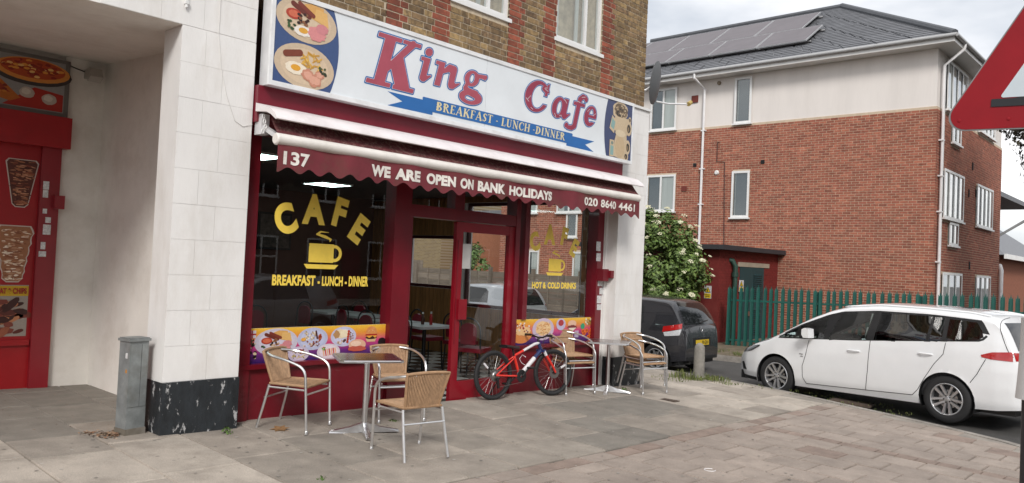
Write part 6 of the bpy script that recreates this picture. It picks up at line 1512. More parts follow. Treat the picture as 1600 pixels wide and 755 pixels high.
q = MB(); q.tube([(38.7,YW-.15,-.5),(38.7,YW-.15,3.6),(40.2,YW-1.2,4.6)], .06, 8); q.build('downpipe', M('grey_pipe', (.2,.2,.2), .5), wing, True)
far = thing('far_house', 'distant brick house with grey tiled roof at the right edge', 'building', (62, 12, -.5))
q = MB(); q.box(58, 11, -1, 76, 19, 3.6); q.build('wall', M('far_brick', (.25,.09,.05), .9, var=.15), far)
q = MB(); q.add([(57.3,10.3,3.6),(76.5,10.3,3.6),(76.5,19.6,3.6),(57.3,19.6,3.6),(62,15,7.2),(72,15,7.2)], [(0,1,5,4),(1,2,5),(2,3,4,5),(3,0,4),(0,3,2,1)]); q.build('roof', m_tile, far)
q = MB(); q.box(57.2,10.2,3.35,76.6,10.35,3.65); q.build('fascia', m_fasc, far)
# ---- red painted substation hut with green door
m_shed = M('red_painted_brick', (.16,.018,.016), .7, var=.12, ns=3, stain=(.22,.05,.04), samt=.3, sscale=2, bump=.25, bs=40)
m_shedb = M('red_painted_brick_face', (.175,.021,.018), .7, var=.12, ns=4, rnd=.10)
m_gdoor = M('green_door', (.012,.055,.062), .5, var=.12, ns=3, stretch=(6,6,.6))
m_green = M('green_palisade', (.008,.085,.068), .5, var=.12, ns=5, rnd=.12)
YH, XH, ZHH = 10.4, 19.95, 2.42
hut = thing('substation_hut', 'flat roofed red painted brick hut with a green louvred door', 'hut', (21.8, 12, -.45))
q = MB(); q.box(XH, YH, -1, XR-.01, 15.2, ZHH-.13); hw_ = q.build('wall', m_shed, hut)
hb_ = MB(); k = 0; z = -.4
dxa, dxb = fy(1153, 500, YH).x, fy(1190, 500, YH).x
while z < ZHH-.22:
    u = XH-(L_+.01)/2*(k % 2)
    while u < XR:
        a, b = max(u, XH), min(u+L_, XR-.02)
        if b-a > .03 and not (b > dxa and a < dxb and z < 1.85): hb_.add([(a,YH-.006,z),(b,YH-.006,z),(b,YH-.006,z+H_),(a,YH-.006,z+H_),(a,YH,z),(b,YH,z),(b,YH,z+H_),(a,YH,z+H_)], [(0,1,2,3),(4,0,3,7),(1,5,6,2),(3,2,6,7),(4,5,1,0)])
        u += L_+.01
    z += H_+.01; k += 1
stuff(hb_.build('brickwork', m_shedb, hw_))
q = MB(); q.box(XH-.25, YH-.25, ZHH-.13, XR-.012, 15.4, ZHH); q.build('roof_slab', M('bitumen_edge', (.035,.035,.04), .7), hut)
q = MB(); q.box(dxa-.15, YH-.03, 1.85, dxb+.35, YH+.02, 1.98); q.build('lintel', M('pale_lintel', (.36,.31,.24), .9), hut)
q = MB(); q.box(dxa, YH-.02, -.45, dxb, YH+.03, 1.85); dgo = q.build('door', m_gdoor, hut)
xl = fy(1181, 480, YH).x
for i in range(30):
    z = -.1+i*.06
    if 18 > i > 12: continue
    q = MB(); q.add([(xl-.28,YH-.021,z),(xl+.28,YH-.021,z),(xl+.28,YH-.05,z-.03),(xl-.28,YH-.05,z-.03)], [(0,1,2,3)]); q.build('louvre', m_gdoor, dgo)
q = MB(); q.box(dxa+.5, YH-.06, .42, dxa+.65, YH-.02, .55); q.build('padlock', m_stl, dgo)
xp = fy(1142, 440, YH).x; q = MB(); q.tube([(xp,YH-.12,-.45),(xp,YH-.12,1.85),(xp-.05,YH-.05,2.0),(xp-.12,YH+.03,2.02)], .075, 10); q.lathe([(.1,1.55),(.1,1.68)], 12, Matrix.Translation((xp,YH-.12,0))); q.build('soil_pipe', M('green_pipe', (.02,.055,.04), .5), hut, True)
m_ysign = M('warning_yellow', (.72,.50,.02), .45, var=.03)
def warn_sign(label, fmap, w_, h_):
    t = thing('warning_sign', label, 'sign', fmap(w_/2, 0, 0)); q = MB(); q.add([fmap(0,0,.0),fmap(w_,0,.0),fmap(w_,h_,.0),fmap(0,h_,.0)], [(0,1,2,3)]); q.build('plate', MATS['sticker'], t)
    q = MB(); m_ = w_*.06; q.poly([fmap(m_,m_,.004),fmap(w_-m_,m_,.004),fmap(w_-m_,h_*.40,.004),fmap(m_,h_*.40,.004)]); q.build('text_panel', m_ysign, t)
    q = MB(); q.poly([fmap(w_*.1,h_*.47,.004),fmap(w_*.9,h_*.47,.004),fmap(w_*.5,h_*.95,.004)]); to = q.build('triangle', m_trim, t)
    q = MB(); q.poly([fmap(w_*.2,h_*.52,.008),fmap(w_*.8,h_*.52,.008),fmap(w_*.5,h_*.87,.008)]); q.build('triangle_face', m_ysign, to)
    q = MB(); q.poly([fmap(w_*.42,h_*.56,.012),fmap(w_*.5,h_*.56,.012),fmap(w_*.58,h_*.74,.012),fmap(w_*.44,h_*.72,.012)]); q.build('pictogram', m_trim, to)
    for k in range(2): q = MB(); q.poly([fmap(w_*.2,h_*(.14+.12*k),.008),fmap(w_*.8,h_*(.14+.12*k),.008),fmap(w_*.8,h_*(.18+.12*k),.008),fmap(w_*.2,h_*(.18+.12*k),.008)]); q.build('text_line', m_trim, t)
pA, pB = fx(1100, 466, XH-.01), fx(1112, 447, XH-.01)
warn_sign('yellow and white danger sign on the side of the red hut', lambda u, v, d: V((XH-.012-d, pA.y-u, pA.z+v)), abs(pA.y-pB.y), pB.z-pA.z)
pA, pB = fy(1154, 456, YH-.03), fy(1162, 438, YH-.03)
warn_sign('narrow yellow danger sign on the green hut door', lambda u, v, d: V((pA.x+u, YH-.035-d, pA.z+v)), pB.x-pA.x, pB.z-pA.z)
# ---- palisade fence
FA, FB = V((19.7, 9.95)), V((21.1, 3.2))
fence = thing('palisade_fence', 'green steel palisade fence in front of the flats and hut', 'fence', (FA.x, FA.y, -.45))
def pale_mesh():
    b = MB(); w_ = .047
    sec = [(-w_,.0),(-w_*.45,-.016),(w_*.45,-.016),(w_,.0)]
    H0 = [1.66, 1.74, 1.74, 1.66]
    bot = [V((a, c, 0)) for a, c in sec]; top = [V((a, c, h)) for (a, c), h in zip(sec, H0)]
    b.add(bot+top, [(i, i+1, 5+i, 4+i) for i in range(3)])
    b.add([top[0],top[1],V((-w_*.9,-.012,1.79)),top[1]*.5+top[2]*.5,V((0,-.018,1.85)),top[2],top[3],V((w_*.9,-.012,1.79))], [(0,1,2),(1,3,4),(3,5,4),(5,6,7)])
    return b.mesh('pale', m_green)
pm = pale_mesh(); L = (FB-FA).length; dv = (FB-FA)/L; ang = math.atan2(dv.y, dv.x); n_p = int(L/.155)
rg = random.Random(4)
def fz0(t): return -.50+.12*t
for i in range(n_p+1):
    t = i/n_p; p_ = FA.lerp(FB, t); inst('pale', pm, fence, (p_.x, p_.y, fz0(t)), (rg.uniform(-.012,.012), rg.uniform(-.012,.012), ang+math.pi+rg.uniform(-.06,.06)), (1,1,1+rg.uniform(-.008,.008)))
nv = V((dv.y, -dv.x)); nv = -nv if nv.x < 0 else nv
for dz in (.35, 1.42):
    q = MB(); a, b = FA+nv*.03, FB+nv*.03; q.bar((a.x,a.y,fz0(0)+dz), (b.x,b.y,fz0(1)+dz), .03, .05); q.build('rail', m_green, fence)
for i in range(4):
    t = i/3; p_ = FA.lerp(FB, t)+nv*.1; q = MB(); q.box(p_.x-.04,p_.y-.05,fz0(t)-.2,p_.x+.04,p_.y+.05,fz0(t)+1.72); q.build('post', m_green, fence)
fence2 = thing('palisade_fence', 'second run of green palisade fence turning away at the far right', 'fence', (FB.x, FB.y, -.4))
GA, GB = FB+V((.1,-.1)), V((34.5, 2.2)); L = (GB-GA).length; n_p = int(L/.16); dv = (GB-GA)/L; ang2 = math.atan2(dv.y, dv.x)
for i in range(n_p+1):
    p_ = GA.lerp(GB, i/n_p); inst('pale', pm, fence2, (p_.x, p_.y, -.38), (0,0,ang2+rg.uniform(-.1,.1)))
q = MB(); q.bar((GA.x,GA.y+.03,1.0), (GB.x,GB.y+.03,1.0), .03, .05); q.build('rail', m_green, fence2)
# far kerb, verge, tarmac yard
q = MB(); q.add([(17.25,3.0,-.30),(24,3.0,-.27),(24,42,-.30),(17.25,42,-.32)], [(0,1,2,3)])
verge = struct(q.build('verge', M('dirt_verge', (.16,.125,.085), .95, var=.3, ns=4, stain=(.08,.085,.04), samt=.7, sscale=3, bump=.5)))
q = MB(); FK = [(17.2, 42), (17.2, 3.0)]; lay_kerbs(FK, verge, lambda x, y: -.31, None, side=-1)
# ================================================================== PLANTS
m_leaf = M('elder_leaf', (.075,.135,.024), .55, var=.25, ns=3, rnd=.35, c2=(.13,.19,.04))
m_umb = M('elder_flower', (.62,.60,.42), .8, var=.1, rnd=.12)
m_bark = M('bark', (.10,.075,.05), .9, var=.3, ns=14, bump=.5)
m_copper = M('copper_leaf', (.030,.024,.018), .55, var=.25, ns=4, rnd=.4, c2=(.05,.045,.02))
def leaf(mb, p, n, size, rg, asp=.5):
    n = n.normalized(); t = n.cross(V((rg.uniform(-1,1), rg.uniform(-1,1), rg.uniform(-1,1))))
    if t.length < 1e-3: t = n.orthogonal()
    t.normalize(); b = n.cross(t); L_ = size; w_ = size*asp
    mb.add([p-t*L_*.5, p+b*w_*.5-n*w_*.12, p+t*L_*.5, p-b*w_*.5-n*w_*.12], [(0,1,2),(0,2,3)])
def crown(c, rx, ry, rz, n_cl, per, size, rg, drop=0):
    mb = MB(); cl = []
    for i in range(n_cl):
        while True:
            d = V((rg.uniform(-1,1), rg.uniform(-1,1), rg.uniform(-1,1)))
            if .15 < d.length < 1: break
        d = d.normalized()*(d.length**.4)
        p = c+V((d.x*rx, d.y*ry, d.z*rz)); r_ = rg.uniform(.16,.34)*min(rx, rz)*1.0; cl.append((p, r_, d))
        for k in range(per):
            q = V((rg.gauss(0,1), rg.gauss(0,1), rg.gauss(0,1))); q = q.normalized()*(rg.random()**.5)*r_
            nn = (q+d*.4*r_+V((rg.uniform(-.5,.5), rg.uniform(-.5,.5), .5))*r_)
            leaf(mb, p+q, nn, size*rg.uniform(.6,1.3), rg)
    return mb, cl
rg = random.Random(31)
bush = thing('elder_bush', 'leafy elder bush covered in cream flower heads beside the red hut', 'bush', (18.9, 11.9, -.35))
mb, cl = crown(V((18.85, 11.8, 1.4)), 1.0, 1.5, 1.85, 270, 85, .125, rg); stuff(mb.build('crown', m_leaf, bush))
um = MB()
for i in range(230):
    p, r_, d = rg.choice(cl)
    if d.x > .55 and d.y > .5: continue
    c = p+V((d.x, d.y, abs(d.z)*.8+.35)).normalized()*r_*1.0; nn = V((d.x*.5-.35, d.y*.4-.2, .9)).normalized(); a = nn.orthogonal().normalized(); b = nn.cross(a); R0 = rg.uniform(.045,.095)
    for k in range(26): an, rr = rg.uniform(0, 6.28), R0*rg.random()**.5; leaf(um, c+a*rr*math.cos(an)+b*rr*math.sin(an)+nn*(R0*.25-rr*.25), nn+V((rg.uniform(-.4,.4),)*3), .036, rg, .9)
stuff(um.build('flower_heads', m_umb, bush))
q = MB()
for k in range(5): a = k*1.3; q.tube([(18.95+.15*math.cos(a),11.9+.2*math.sin(a),-.4), (18.95+.35*math.cos(a),11.9+.4*math.sin(a),.8), (18.95+.6*math.cos(a),11.9+.7*math.sin(a),2.0)], [.05,.035,.015], 7)
q.build('trunk', m_bark, bush, True)
tree = thing('copper_tree', 'dark copper leaved tree reaching in at the right edge', 'tree', (25.1, 1.0, -.4))
mb, cl = crown(V((25.1, 1.0, 6.6)), 3.55, 3.55, 2.7, 300, 110, .14, rg); stuff(mb.build('crown', m_copper, tree))
q = MB(); q.tube([(25.1,1.0,-.5),(25.1,1.05,1.6),(25.0,1.0,3.6)], [.22,.17,.12], 10)
for k in range(7): a = k*.9; q.tube([(25.05,1.02,2.6+.25*k), (25.05+1.2*math.cos(a),1.02+1.2*math.sin(a),4.0+.3*k), (25.05+2.6*math.cos(a),1.02+2.6*math.sin(a),4.6+.35*k)], [.07,.045,.015], 6)
q.build('trunk', m_bark, tree, True)
def tuft(mb, x, y, z, n, h, spread, rg):
    for i in range(n):
        a = rg.uniform(0, 6.28); r_ = spread*rg.random()**.6; bx0, by0 = x+r_*math.cos(a), y+r_*math.sin(a); hh = h*rg.uniform(.5,1.15); ld = rg.uniform(0, 6.28); le = hh*rg.uniform(.1,.6); w_ = .006
        p0 = V((bx0, by0, z)); p1 = p0+V((math.cos(ld)*le*.35, math.sin(ld)*le*.35, hh*.6)); p2 = p0+V((math.cos(ld)*le, math.sin(ld)*le, hh)); s = V((-math.sin(ld), math.cos(ld), 0))*w_
        mb.add([p0-s, p0+s, p1+s*.8, p1-s*.8, p2], [(0,1,2,3),(3,2,4)])
def ggrass(name, spots, rg=rg):
    mb = MB()
    for (px_, py_, n, h, s) in spots: p_ = fg(px_, py_); tuft(mb, p_.x, p_.y, G(p_.x, p_.y)-.004, n, h, s, rg)
    return stuff(mb.build(name, m_grass))
gr_ = ggrass('grass_tufts', [(1108,593,160,.09,.22),(1118,594,120,.07,.25),(1088,594,80,.08,.14),(1068,590,150,.13,.25),(1050,592,90,.06,.35),(1135,600,60,.04,.2),(1290,618,40,.03,.3),(1340,630,70,.035,.5),(1240,612,40,.03,.4),(1180,604,40,.03,.3),(1400,645,40,.03,.3)])
gr_['label'] = 'rough grass tufts along the kerb by the bollard'; gr_['category'] = 'grass'
mb = MB()
for (x, y) in [(17.45+rg.random()*.9, 6.5+rg.random()*5.5) for k in range(60)]: tuft(mb, x, y, -.31, 14, .09, .15, rg)
gv = stuff(mb.build('verge_grass', m_grass)); gv['label'] = 'thin grass on the far verge below the palisade fence'; gv['category'] = 'grass'
def weed(px_, py_, label, n, size, h):
    p_ = fg(px_, py_); mb = MB(); z0 = G(p_.x, p_.y)
    for i in range(n): a, r_ = rg.uniform(0, 6.28), rg.random()*size*1.6; leaf(mb, V((p_.x+r_*math.cos(a), p_.y+r_*math.sin(a), z0+rg.random()*h)), V((math.cos(a)*.6, math.sin(a)*.6, .8)), size*rg.uniform(.6,1.2), rg, .5)
    t = thing('weed', label, 'weed', (p_.x, p_.y, z0), 0, 'weeds in the pavement joints'); stuff(mb.build('leaves', M('weed_leaf', (.07,.13,.02), .6, rnd=.3), t)); q = MB(); q.tube([(p_.x,p_.y,z0-.02),(p_.x+.01,p_.y,z0+h)], .003, 5); q.build('stem', MATS['weed_leaf'], t)
weed(354, 677, 'small green weed at the corner of the black plinth', 34, .035, .06)
weed(976, 612, 'low green weed at the foot of the right pillar', 40, .045, .05)
weed(616, 658, 'flat patch of weed behind the table foot', 26, .04, .012)
weed(502, 748, 'tuft of weed in the joint at the front of the flagstones', 14, .03, .012)
m_dead = M('dead_leaf', (.24,.13,.055), .8, var=.3, ns=30)
p_ = fg(437, 672); t = thing('fallen_leaf', 'large dry brown leaf on the pavement below the left chair', 'leaf', (p_.x, p_.y, G(p_.x, p_.y))); q = MB()
pts = [(.0,-.09),(.03,-.05),(.08,-.05),(.05,0),(.09,.05),(.03,.04),(0,.10),(-.03,.04),(-.09,.04),(-.05,0),(-.08,-.05),(-.03,-.05)]
vs_ = [(a*1.0, b*1.0, .012+.012*math.sin(9*a+7*b)) for a, b in pts]+[(0,0,.006)]; q.add(vs_, [(i, (i+1) % 12, 12) for i in range(12)]); q.build('blade', m_dead, t, W=False, loc=(0,0,.004)); q = MB(); q.tube([(0,-.08,.02),(.01,-.13,.012)], .002, 5); q.build('stalk', m_dead, t, W=False)
mb = MB()
for i in range(150):
    px_ = 185-abs(rg.gauss(0,1))*26; py_ = 681+rg.gauss(0,2.4)-(190-px_)*.02; p_ = fg(px_, py_); leaf(mb, V((p_.x, p_.y, G(p_.x, p_.y)+.005+rg.random()*.02)), V((rg.uniform(-.5,.5), rg.uniform(-.5,.5), 1)), rg.uniform(.015,.05), rg, .6)
for i in range(60):
    p_ = fg(rg.uniform(0,240), rg.uniform(608,672)); leaf(mb, V((p_.x, p_.y, G(p_.x, p_.y)+.004)), V((0,0,1)), rg.uniform(.008,.025), rg, .7)
lt_ = stuff(mb.build('leaf_litter', M('leaf_litter', (.17,.075,.035), .9, rnd=.5, c2=(.3,.22,.15)))); lt_['label'] = 'drift of dead brown leaves at the foot of the metal cabinet'; lt_['category'] = 'leaves'
# gum spots, specks of litter
mb = MB()
for i in range(240):
    p_ = fg(rg.uniform(0,1250), rg.uniform(622,752))
    if inside_pave(p_.x, p_.y, .15) and p_.y < 6.9:
        z0 = G(p_.x, p_.y)+.0045; r_ = rg.uniform(.006,.018); mb.add([(p_.x+r_*math.cos(a), p_.y+r_*math.sin(a)*rg.uniform(.7,1), z0-.0008) for a in [k*1.047 for k in range(6)]], [tuple(range(6))])
gs = stuff(mb.build('gum_spots', M('gum', (.42,.39,.35), .8, rnd=.5, c2=(.17,.15,.13)))); gs['label'] = 'small trodden gum spots and specks over the pavement'; gs['category'] = 'gum spots'
p_ = fg(1109, 735); q = MB(); q.tube([(.05*math.cos(a), .05*math.sin(a), .004) for a in [k*.44 for k in range(13)]], .004, 6); q = q.build('plastic_ring', M('white_plastic', (.7,.68,.68), .5), None, True, W=False, loc=(p_.x, p_.y, G(p_.x, p_.y))); tag(q, 'small broken white plastic ring lying on the block paving', 'litter')
# service cover in the pavement
p_ = fg(1345, 629); cv_ = thing('service_cover', 'rusty brown service cover let into the pavement near the kerb', 'cover', (p_.x-.1, p_.y+.1, G(p_.x, p_.y)+.006), math.radians(8)); cv_.rotation_euler = (.026, .022, math.radians(8))
q = MB(); q.box(-.21,-.30,-.03,.21,.30,.004); q.build('cover_frame', m_stl if False else M('rusty_iron', (.085,.06,.045), .85, var=.3, ns=20, bump=.4), cv_, W=False); q = MB(); q.box(-.17,-.26,.004,.17,.26,.010); q.build('cover_plate', MATS['rusty_iron'], cv_, W=False)
p_ = fg(1046, 626); cv_ = thing('stopcock_cover', 'small dark iron cover between the pale flagstones', 'cover', (p_.x, p_.y, G(p_.x, p_.y)+.004)); q = MB(); q.box(-.07,-.12,-.03,.07,.12,.006); q.build('cover_frame', MATS['rusty_iron'], cv_, W=False); q = MB(); q.box(-.05,-.10,.006,.05,.10,.010); q.build('cover_plate', MATS['rusty_iron'], cv_, W=False)
# ================================================================== ROAD SIGN AND POST
P0 = CAM+ray(1462.6, 206.2)*1.9; ph = math.radians(-88); rho = math.radians(-2)
hz_, zz_ = V((math.cos(ph), math.sin(ph), 0)), V((0,0,1)); e1 = hz_*math.cos(rho)+zz_*math.sin(rho); e2 = -hz_*math.sin(rho)+zz_*math.cos(rho); e3 = e1.cross(e2)
if e3.dot(CAM-P0) < 0: e3 = -e3
SL = .866
rs = thing('road_sign', 'red bordered triangular road hump warning sign close to the camera', 'sign', (P0+e1*SL/2+V((0,0,-2.2))))
def rtri(inset, rad, n=8):
    h_ = SL*.866; cen = V((SL/2, h_/3)); out = []
    s_ = SL-2*inset*1.732; A_ = [(-s_/2, -s_*.2887), (s_/2, -s_*.2887), (0, s_*.5774)]
    for k, (ax, ay) in enumerate(A_):
        L_ = math.hypot(ax, ay); cxr, cyr = ax*(1-2*rad/L_), ay*(1-2*rad/L_); a0 = math.radians((-150, -30, 90)[k]-60)
        for i in range(n+1): a = a0+math.radians(120)*i/n; out.append((cen.x+cxr+rad*math.cos(a), cen.y+cyr+rad*math.sin(a)))
    return out
def SP(u, v, d): return P0+e1*u+e2*v+e3*d
q = MB(); q.ext([SP(u, v, -.004) for u, v in rtri(0, .034)], e3*.004); q.build('sign_plate', M('sign_back_grey', (.2,.2,.2), .5), rs)
q = MB(); q.poly([SP(u, v, .0008) for u, v in rtri(.003, .033)]); q.build('red_border', M('sign_red_sheet', (.27,.004,.010), .45, var=.08, ns=14, spec=.3), rs)
q = MB(); q.poly([SP(u, v, .0018) for u, v in rtri(.074, .004, 2)]); q.build('white_face', M('sign_white_sheet', (.56,.62,.66), .45, var=.05, ns=10), rs)
def uv(px_, py_): p_ = fplane(px_, py_, P0, e3)-P0; return p_.dot(e1), p_.dot(e2)
ua, va = uv(1548.5, 167.5); ub_, vb_ = uv(1548.5, 155.5); uc, vc = uv(1583, 153); ud, vd = uv(1600, 143)
cxm = SL/2; q = MB()
prof = [(ua, va), (SL-ua, va), (SL-ua, vb_), (SL-uc, vb_)]
hump = [(cxm+ (cxm-uc)*math.cos(t), vb_+.15*math.sin(t)) for t in [math.pi*i/14 for i in range(15)]]
hump = [(u, vb_+.115*.5*(1-math.cos(2*math.pi*min(1, max(0, (u-uc)/(2*(cxm-uc))))))) for u in [uc+(2*(cxm-uc))*i/18 for i in range(19)]]
q.poly([SP(u, v, .0028) for u, v in [(ua, va), (SL-ua, va), (SL-ua, vb_)] + hump[::-1] + [(ua, vb_)]]); q.build('hump_symbol', M('sign_black', (.012,.012,.014), .45), rs)
for (u, v) in (uv(1499, 189), uv(1576, 186)): q = MB(); q.lathe([(0,.0012),(.003,.001),(.004,0)], 10, Matrix.Translation(SP(u, v, .001)) @ e3.to_track_quat('Z','Y').to_matrix().to_4x4()); q.build('rivet', MATS['sign_red_sheet'], rs)
bp = SP(SL/2, .1, -.045); q = MB(); q.tube([(bp.x,bp.y,G(bp.x,bp.y)-.3),(bp.x,bp.y,bp.z+.6)], .038, 14); q.build('pole', M('pole_grey', (.14,.14,.145), .5), rs, True)
pc = fplane(1621, 560, CAM+ray(1600, 400)*2.25, fw); pp_ = thing('marker_post', 'dark grey post with a white paper notice at the right edge', 'post', (pc.x, pc.y, G(pc.x, pc.y)))
q = MB(); q.tube([(pc.x,pc.y,G(pc.x,pc.y)-.2),(pc.x,pc.y,fplane(1595, 502, CAM+ray(1600, 400)*2.2, fw).z)], .036, 14); q.build('post', M('post_dark', (.03,.03,.034), .5), pp_, True)
va_ = math.atan2(-pc.y, -pc.x)
zt, zb_ = fplane(1595, 498, CAM+ray(1600, 400)*2.2, fw).z, fplane(1590, 627, CAM+ray(1600, 400)*2.2, fw).z
q = MB(); q.grid(lambda u, v: (pc.x+(.042+.010*v*v)*math.cos(va_+4.4*(u-.5)), pc.y+(.042+.010*v*v)*math.sin(va_+4.4*(u-.5)), zt+(zb_-zt)*v), 14, 6); no = q.build('paper_notice', M('notice_paper', (.66,.64,.62), .7, var=.05), pp_, True)
# ================================================================== CAFE FURNITURE INSIDE
m_rpad = M('red_vinyl', (.20,.008,.02), .4, var=.06, coat=.2); m_bfr = M('black_enamel', (.012,.012,.013), .35)
def inner_chair(label):
    t = thing('cafe_chair', label, 'chair', (0,0,0), 0, 'red and black chairs inside the cafe')
    for s in (-1, 1):
        for y in (-.17, .17): q = MB(); q.tube([(s*.19,y*1.1,0),(s*.17,y,.43)], .013, 6); q.build('leg', m_bfr, t, W=False)
    q = MB(); q.box(-.2,-.2,.42,.2,.2,.48); q.build('seat', m_rpad, t, W=False)
    q = MB(); q.tube([(-.19,-.18,.42),(-.19,-.21,.75)]+[(-.19*math.cos(a),-.215,.75+.17*math.sin(a)) for a in [k*math.pi/10 for k in range(1,10)]]+[(.19,-.21,.75),(.19,-.18,.42)], .013, 6); q.build('back_frame', m_bfr, t, True, W=False)
    q = MB(); q.ext([(-.12,-.22,.54),(.12,-.22,.54),(.13,-.22,.75)]+[(.13*math.cos(a),-.22,.75+.10*math.sin(a)) for a in [k*math.pi/8 for k in range(1,8)]]+[(-.13,-.22,.75)], (0,.035,0)); q.build('back_pad', m_rpad, t, W=False)
    return t
ic = inner_chair('red padded cafe chair just inside the open doorway'); ic.location = (7.35, 9.0, FZ); ic.rotation_euler = (0,0,math.radians(80))
IC = [(7.25,9.75,95,'red padded cafe chair second from the doorway'),(8.75,9.0,-85,'red padded cafe chair behind the glass door, facing left'),(8.7,9.75,-95,'red padded cafe chair behind the second table, facing left'),(7.6,10.9,85,'red padded cafe chair in the middle of the cafe'),(9.0,11.0,-90,'red padded cafe chair by the side window'),(7.5,11.8,100,'red padded cafe chair at the back left of the cafe'),(9.1,11.9,-80,'red padded cafe chair at the back right of the cafe'),(6.3,10.8,180,'red padded cafe chair at the back facing the street'),(8.25,8.2,-70,'red padded cafe chair close behind the glass door')]
for x, y, a, lab in IC: dup(ic, (x, y, FZ), math.radians(a), lab)
m_ftop = M('cafe_table_top', (.55,.56,.56), .3, var=.08)
def inner_table(label, x, y):
    t = thing('cafe_table', label, 'table', (x, y, FZ), 0, 'tables inside the cafe'); q = MB(); q.box(-.35,-.35,.71,.35,.35,.745); q.build('table_top', m_ftop, t, W=False); q = MB(); q.lathe([(.03,.02),(.03,.71)], 10); q.build('column', m_bfr, t, True, W=False); q = MB(); q.bar((-.3,0,.02),(.3,0,.02),.07,.03); q.bar((0,-.3,.0225),(0,.3,.0225),.068,.028); q.build('base', m_bfr, t, W=False)
for lab, x, y in (('pale topped table nearest the cafe doorway', 8.02, 9.05), ('pale topped table behind the glass door', 8.0, 9.8), ('pale topped table in the middle of the cafe', 8.3, 10.95), ('pale topped table at the back of the cafe', 8.3, 11.85), ('pale topped table behind the left cafe window', 4.75, 7.55), ('pale topped table behind the right cafe window', 9.3, 7.75)): inner_table(lab, x, y)
def bottle(label, x, y, z, h, mt, cap, cat='bottle'):
    t = thing('condiment_bottle', label, cat, (x, y, z), 0, 'condiments on the cafe tables'); q = MB(); q.lathe([(0,0),(.025,0),(.026,h*.6),(.014,h*.8),(.012,h*.85)], 12); q.build('bottle_body', mt, t, True, W=False); q = MB(); q.lathe([(.015,h*.85),(.014,h),(0,h)], 10); q.build('cap', cap, t, True, W=False)
m_ket = M('ketchup_red', (.35,.01,.01), .3); m_wb = M('white_china', (.7,.7,.68), .3); zt_ = FZ+.745
for k, (lab, x, y, h, mt, cap) in enumerate((('white salt shaker on the left window table', 4.62, 7.42, .17, m_wb, m_stl), ('white pepper shaker beside the salt on the left window table', 4.70, 7.45, .16, m_wb, m_wb), ('clear vinegar bottle on the left window table', 4.80, 7.42, .20, m_wb, m_stl), ('red ketchup bottle on the left window table', 4.45, 7.45, .19, m_ket, m_ket), ('white salt shaker on the right window table', 9.15, 7.6, .15, m_wb, m_stl), ('white pepper shaker on the right window table', 9.24, 7.62, .14, m_wb, m_wb), ('red ketchup bottle on the table by the doorway', 8.1, 9.0, .2, m_ket, m_wb), ('brown sauce bottle on the table by the doorway', 8.02, 9.1, .19, M('brown_sauce', (.06,.02,.01), .3), m_wb))): bottle(lab, x, y, zt_, h, mt, cap)
m_menu = M('menu_board_face', (.42,.46,.44), .6, var=.35, ns=26, stretch=(1,1,6))
for lab, x0, x1, z0, z1 in (('pale menu board on the back wall nearest the left corner', 6.55, 7.35, 1.75, 2.5), ('dark framed picture on the cafe back wall', 7.6, 8.3, 1.7, 2.4)):
    t = thing('menu_board', lab, 'menu board', ((x0+x1)/2, RY1-.03, z0)); q = MB(); q.box(x0, RY1-.05, z0, x1, RY1-.005, z1); q.build('board_frame', m_bfr, t); q = MB(); q.poly([(x0+.04,RY1-.053,z0+.04),(x1-.04,RY1-.053,z0+.04),(x1-.04,RY1-.053,z1-.04),(x0+.04,RY1-.053,z1-.04)]); q.build('board_face', m_menu if 'menu' in lab else M('picture_face', (.08,.06,.05), .5, var=.6, ns=12), t)
# ================================================================== BEYOND THE CAFE, SEEN THROUGH ITS SIDE WINDOWS
m_board = M('weathered_fence', (.20,.165,.13), .9, var=.25, ns=3, stretch=(8,.8,8), rnd=.2)
wf = thing('timber_fence', 'weathered timber panel fence across the side street, seen through the windows', 'fence', (18.4, 20, -.3))
bmesh_ = MB().box(0,0,0,1,1,1).mesh('fence_board', m_board)
for k in range(9):
    y0 = 14.0+k*1.83
    for j in range(9): inst('fence_board', bmesh_, wf, (18.4-.006*(j % 2), y0+.06, -.28+j*.182), (0, random.uniform(-.03,.03), 0), (.02, 1.70, .175))
    q = MB(); q.box(18.33, y0-.05, -.4, 18.43, y0+.05, 1.5); q.build('fence_post', m_board, wf)
    for yy in (.6, 1.2): q = MB(); q.box(18.375, y0+yy, -.28, 18.393, y0+yy+.05, 1.36); q.build('batten', m_board, wf)
def brick_tex(name, c1, c2, mort, axis=(1,2), scale=1.0):
    m = bpy.data.materials.new(name); m.use_nodes = True; t = m.node_tree; n = t.nodes; l = t.links; b = n['Principled BSDF']; b.inputs['Roughness'].default_value = .9
    g = n.new('ShaderNodeNewGeometry'); sx = n.new('ShaderNodeSeparateXYZ'); l.new(g.outputs['Position'], sx.inputs[0]); cx_ = n.new('ShaderNodeCombineXYZ'); l.new(sx.outputs[axis[0]], cx_.inputs[0]); l.new(sx.outputs[axis[1]], cx_.inputs[1])
    bt_ = n.new('ShaderNodeTexBrick'); bt_.inputs['Scale'].default_value = scale; bt_.inputs['Brick Width'].default_value = .225; bt_.inputs['Row Height'].default_value = .075; bt_.inputs['Mortar Size'].default_value = .009
    for k, v in (('Color1', c1), ('Color2', c2), ('Mortar', mort)): bt_.inputs[k].default_value = v+(1,)
    l.new(cx_.outputs[0], bt_.inputs['Vector']); l.new(bt_.outputs['Color'], b.inputs['Base Color']); return m
yh = thing('yellow_brick_house', 'yellow brick gable wall far behind the grey fence, seen through the doorway', 'building', (31, 36, -.4))
q = MB(); q.box(28.0, 30.6, -1, 36, 46, 6.2); q.build('wall', brick_tex('yellow_brick_far', (.26,.19,.09), (.19,.13,.065), (.30,.25,.18)), yh)
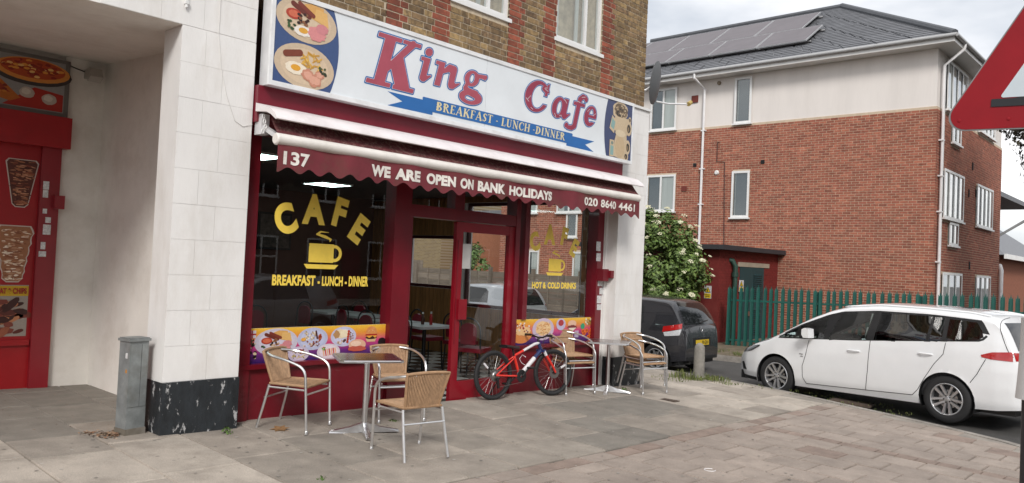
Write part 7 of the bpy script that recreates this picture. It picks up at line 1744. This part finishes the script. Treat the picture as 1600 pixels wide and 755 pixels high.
q = MB(); q.add([(27.6,30.2,6.2),(36.4,30.2,6.2),(36.4,46.4,6.2),(27.6,46.4,6.2),(32,30.2,9),(32,46.4,9)], [(0,4,5,3),(1,2,5,4),(0,1,4),(2,3,5),(0,3,2,1)]); q.build('roof', m_tile, yh)
ow = thing('terracotta_building', 'plain terracotta rendered building behind a garden, seen through the glass door', 'building', (31, 27, -.4))
q = MB(); q.box(29.0, 25.2, -1, 35, 30.2, 4.1); q.build('wall', M('terracotta_render', (.36,.14,.075), .9, var=.08), ow); q = MB(); q.box(28.8, 25.0, 4.1, 35.2, 30.4, 4.3); q.build('roof', m_tile, ow)
gf = thing('grey_board_fence', 'grey vertical board fence below the yellow gable, seen through the doorway', 'fence', (24, 31, -.3))
for k in range(34): inst('fence_board', bmesh_, gf, (24.5, 28.0+k*.2, -.4), (0,0,0), (.03, .185, 2.0))
gb = thing('garden_shrub', 'green shrub against the terracotta wall, seen through the glass door', 'bush', (25.5, 25.7, -.3))
mb, cl = crown(V((25.5, 25.7, 1.3)), .8, .8, 1.2, 60, 50, .16, rg); stuff(mb.build('crown', M('shrub_leaf', (.12,.20,.06), .6, rnd=.35), gb)); q = MB(); q.tube([(25.5,25.7,-.4),(25.5,25.7,1.4)], .06, 8); q.build('trunk', m_bark, gb)
# ================================================================== ACROSS THE MAIN STREET (reflected in the glass)
q = MB(); q.add([(-60,-30,-.12),(70,-30,-.12),(70,-9.2,-.15),(-60,-9.2,-.15)], [(0,1,2,3)]); struct(q.build('far_pavement', m_slab))
tb = brick_tex('terrace_brick', (.09,.048,.030), (.065,.034,.022), (.14,.11,.085), (0,2)); m_grn = M('terrace_roof', (.07,.065,.065), .8)
def terrace(x0, label):
    t = thing('terraced_house', label, 'house', (x0+4.5, -14, -.3), 0, 'terraced houses across the main street'); q = MB(); q.box(x0, -20, -1, x0+9, -13, 6.4); q.build('wall', tb, t)
    q = MB(); q.add([(x0,-12.6,6.4),(x0+9,-12.6,6.4),(x0+9,-20.4,6.4),(x0,-20.4,6.4),(x0,-16.5,9.4),(x0+9,-16.5,9.4)], [(0,1,5,4),(3,4,5,2),(0,4,3),(1,2,5)]); q.build('roof', m_grn, t)
    for (a, b, z0, z1) in ((.9,2.3,.7,2.3),(3.6,5.0,.7,2.3),(6.6,8.0,.7,2.3),(.9,2.2,3.8,5.3),(3.7,5.0,3.8,5.3),(6.7,8.0,3.8,5.3)): house_window(t, (b-a, z1-z0, (lambda a, z0: (lambda u, v, d: V((x0+a+u, -12.98+d, z0+v))))(a, z0)), mulls=((b-a)/2,), trans=((z1-z0)/2,), fw_=.07, depth=.005)
    q = MB(); q.box(x0+5.3, -13, -.3, x0+6.2, -12.95, 1.9); q.build('door', m_redd, t)
for x0, lab in ((-4,'leftmost dark brick terraced house across the main street'),(5,'second dark brick terraced house across the main street'),(14,'third dark brick terraced house across the main street'),(23,'fourth dark brick terraced house across the main street'),(32,'rightmost dark brick terraced house across the main street')): terrace(x0, lab)
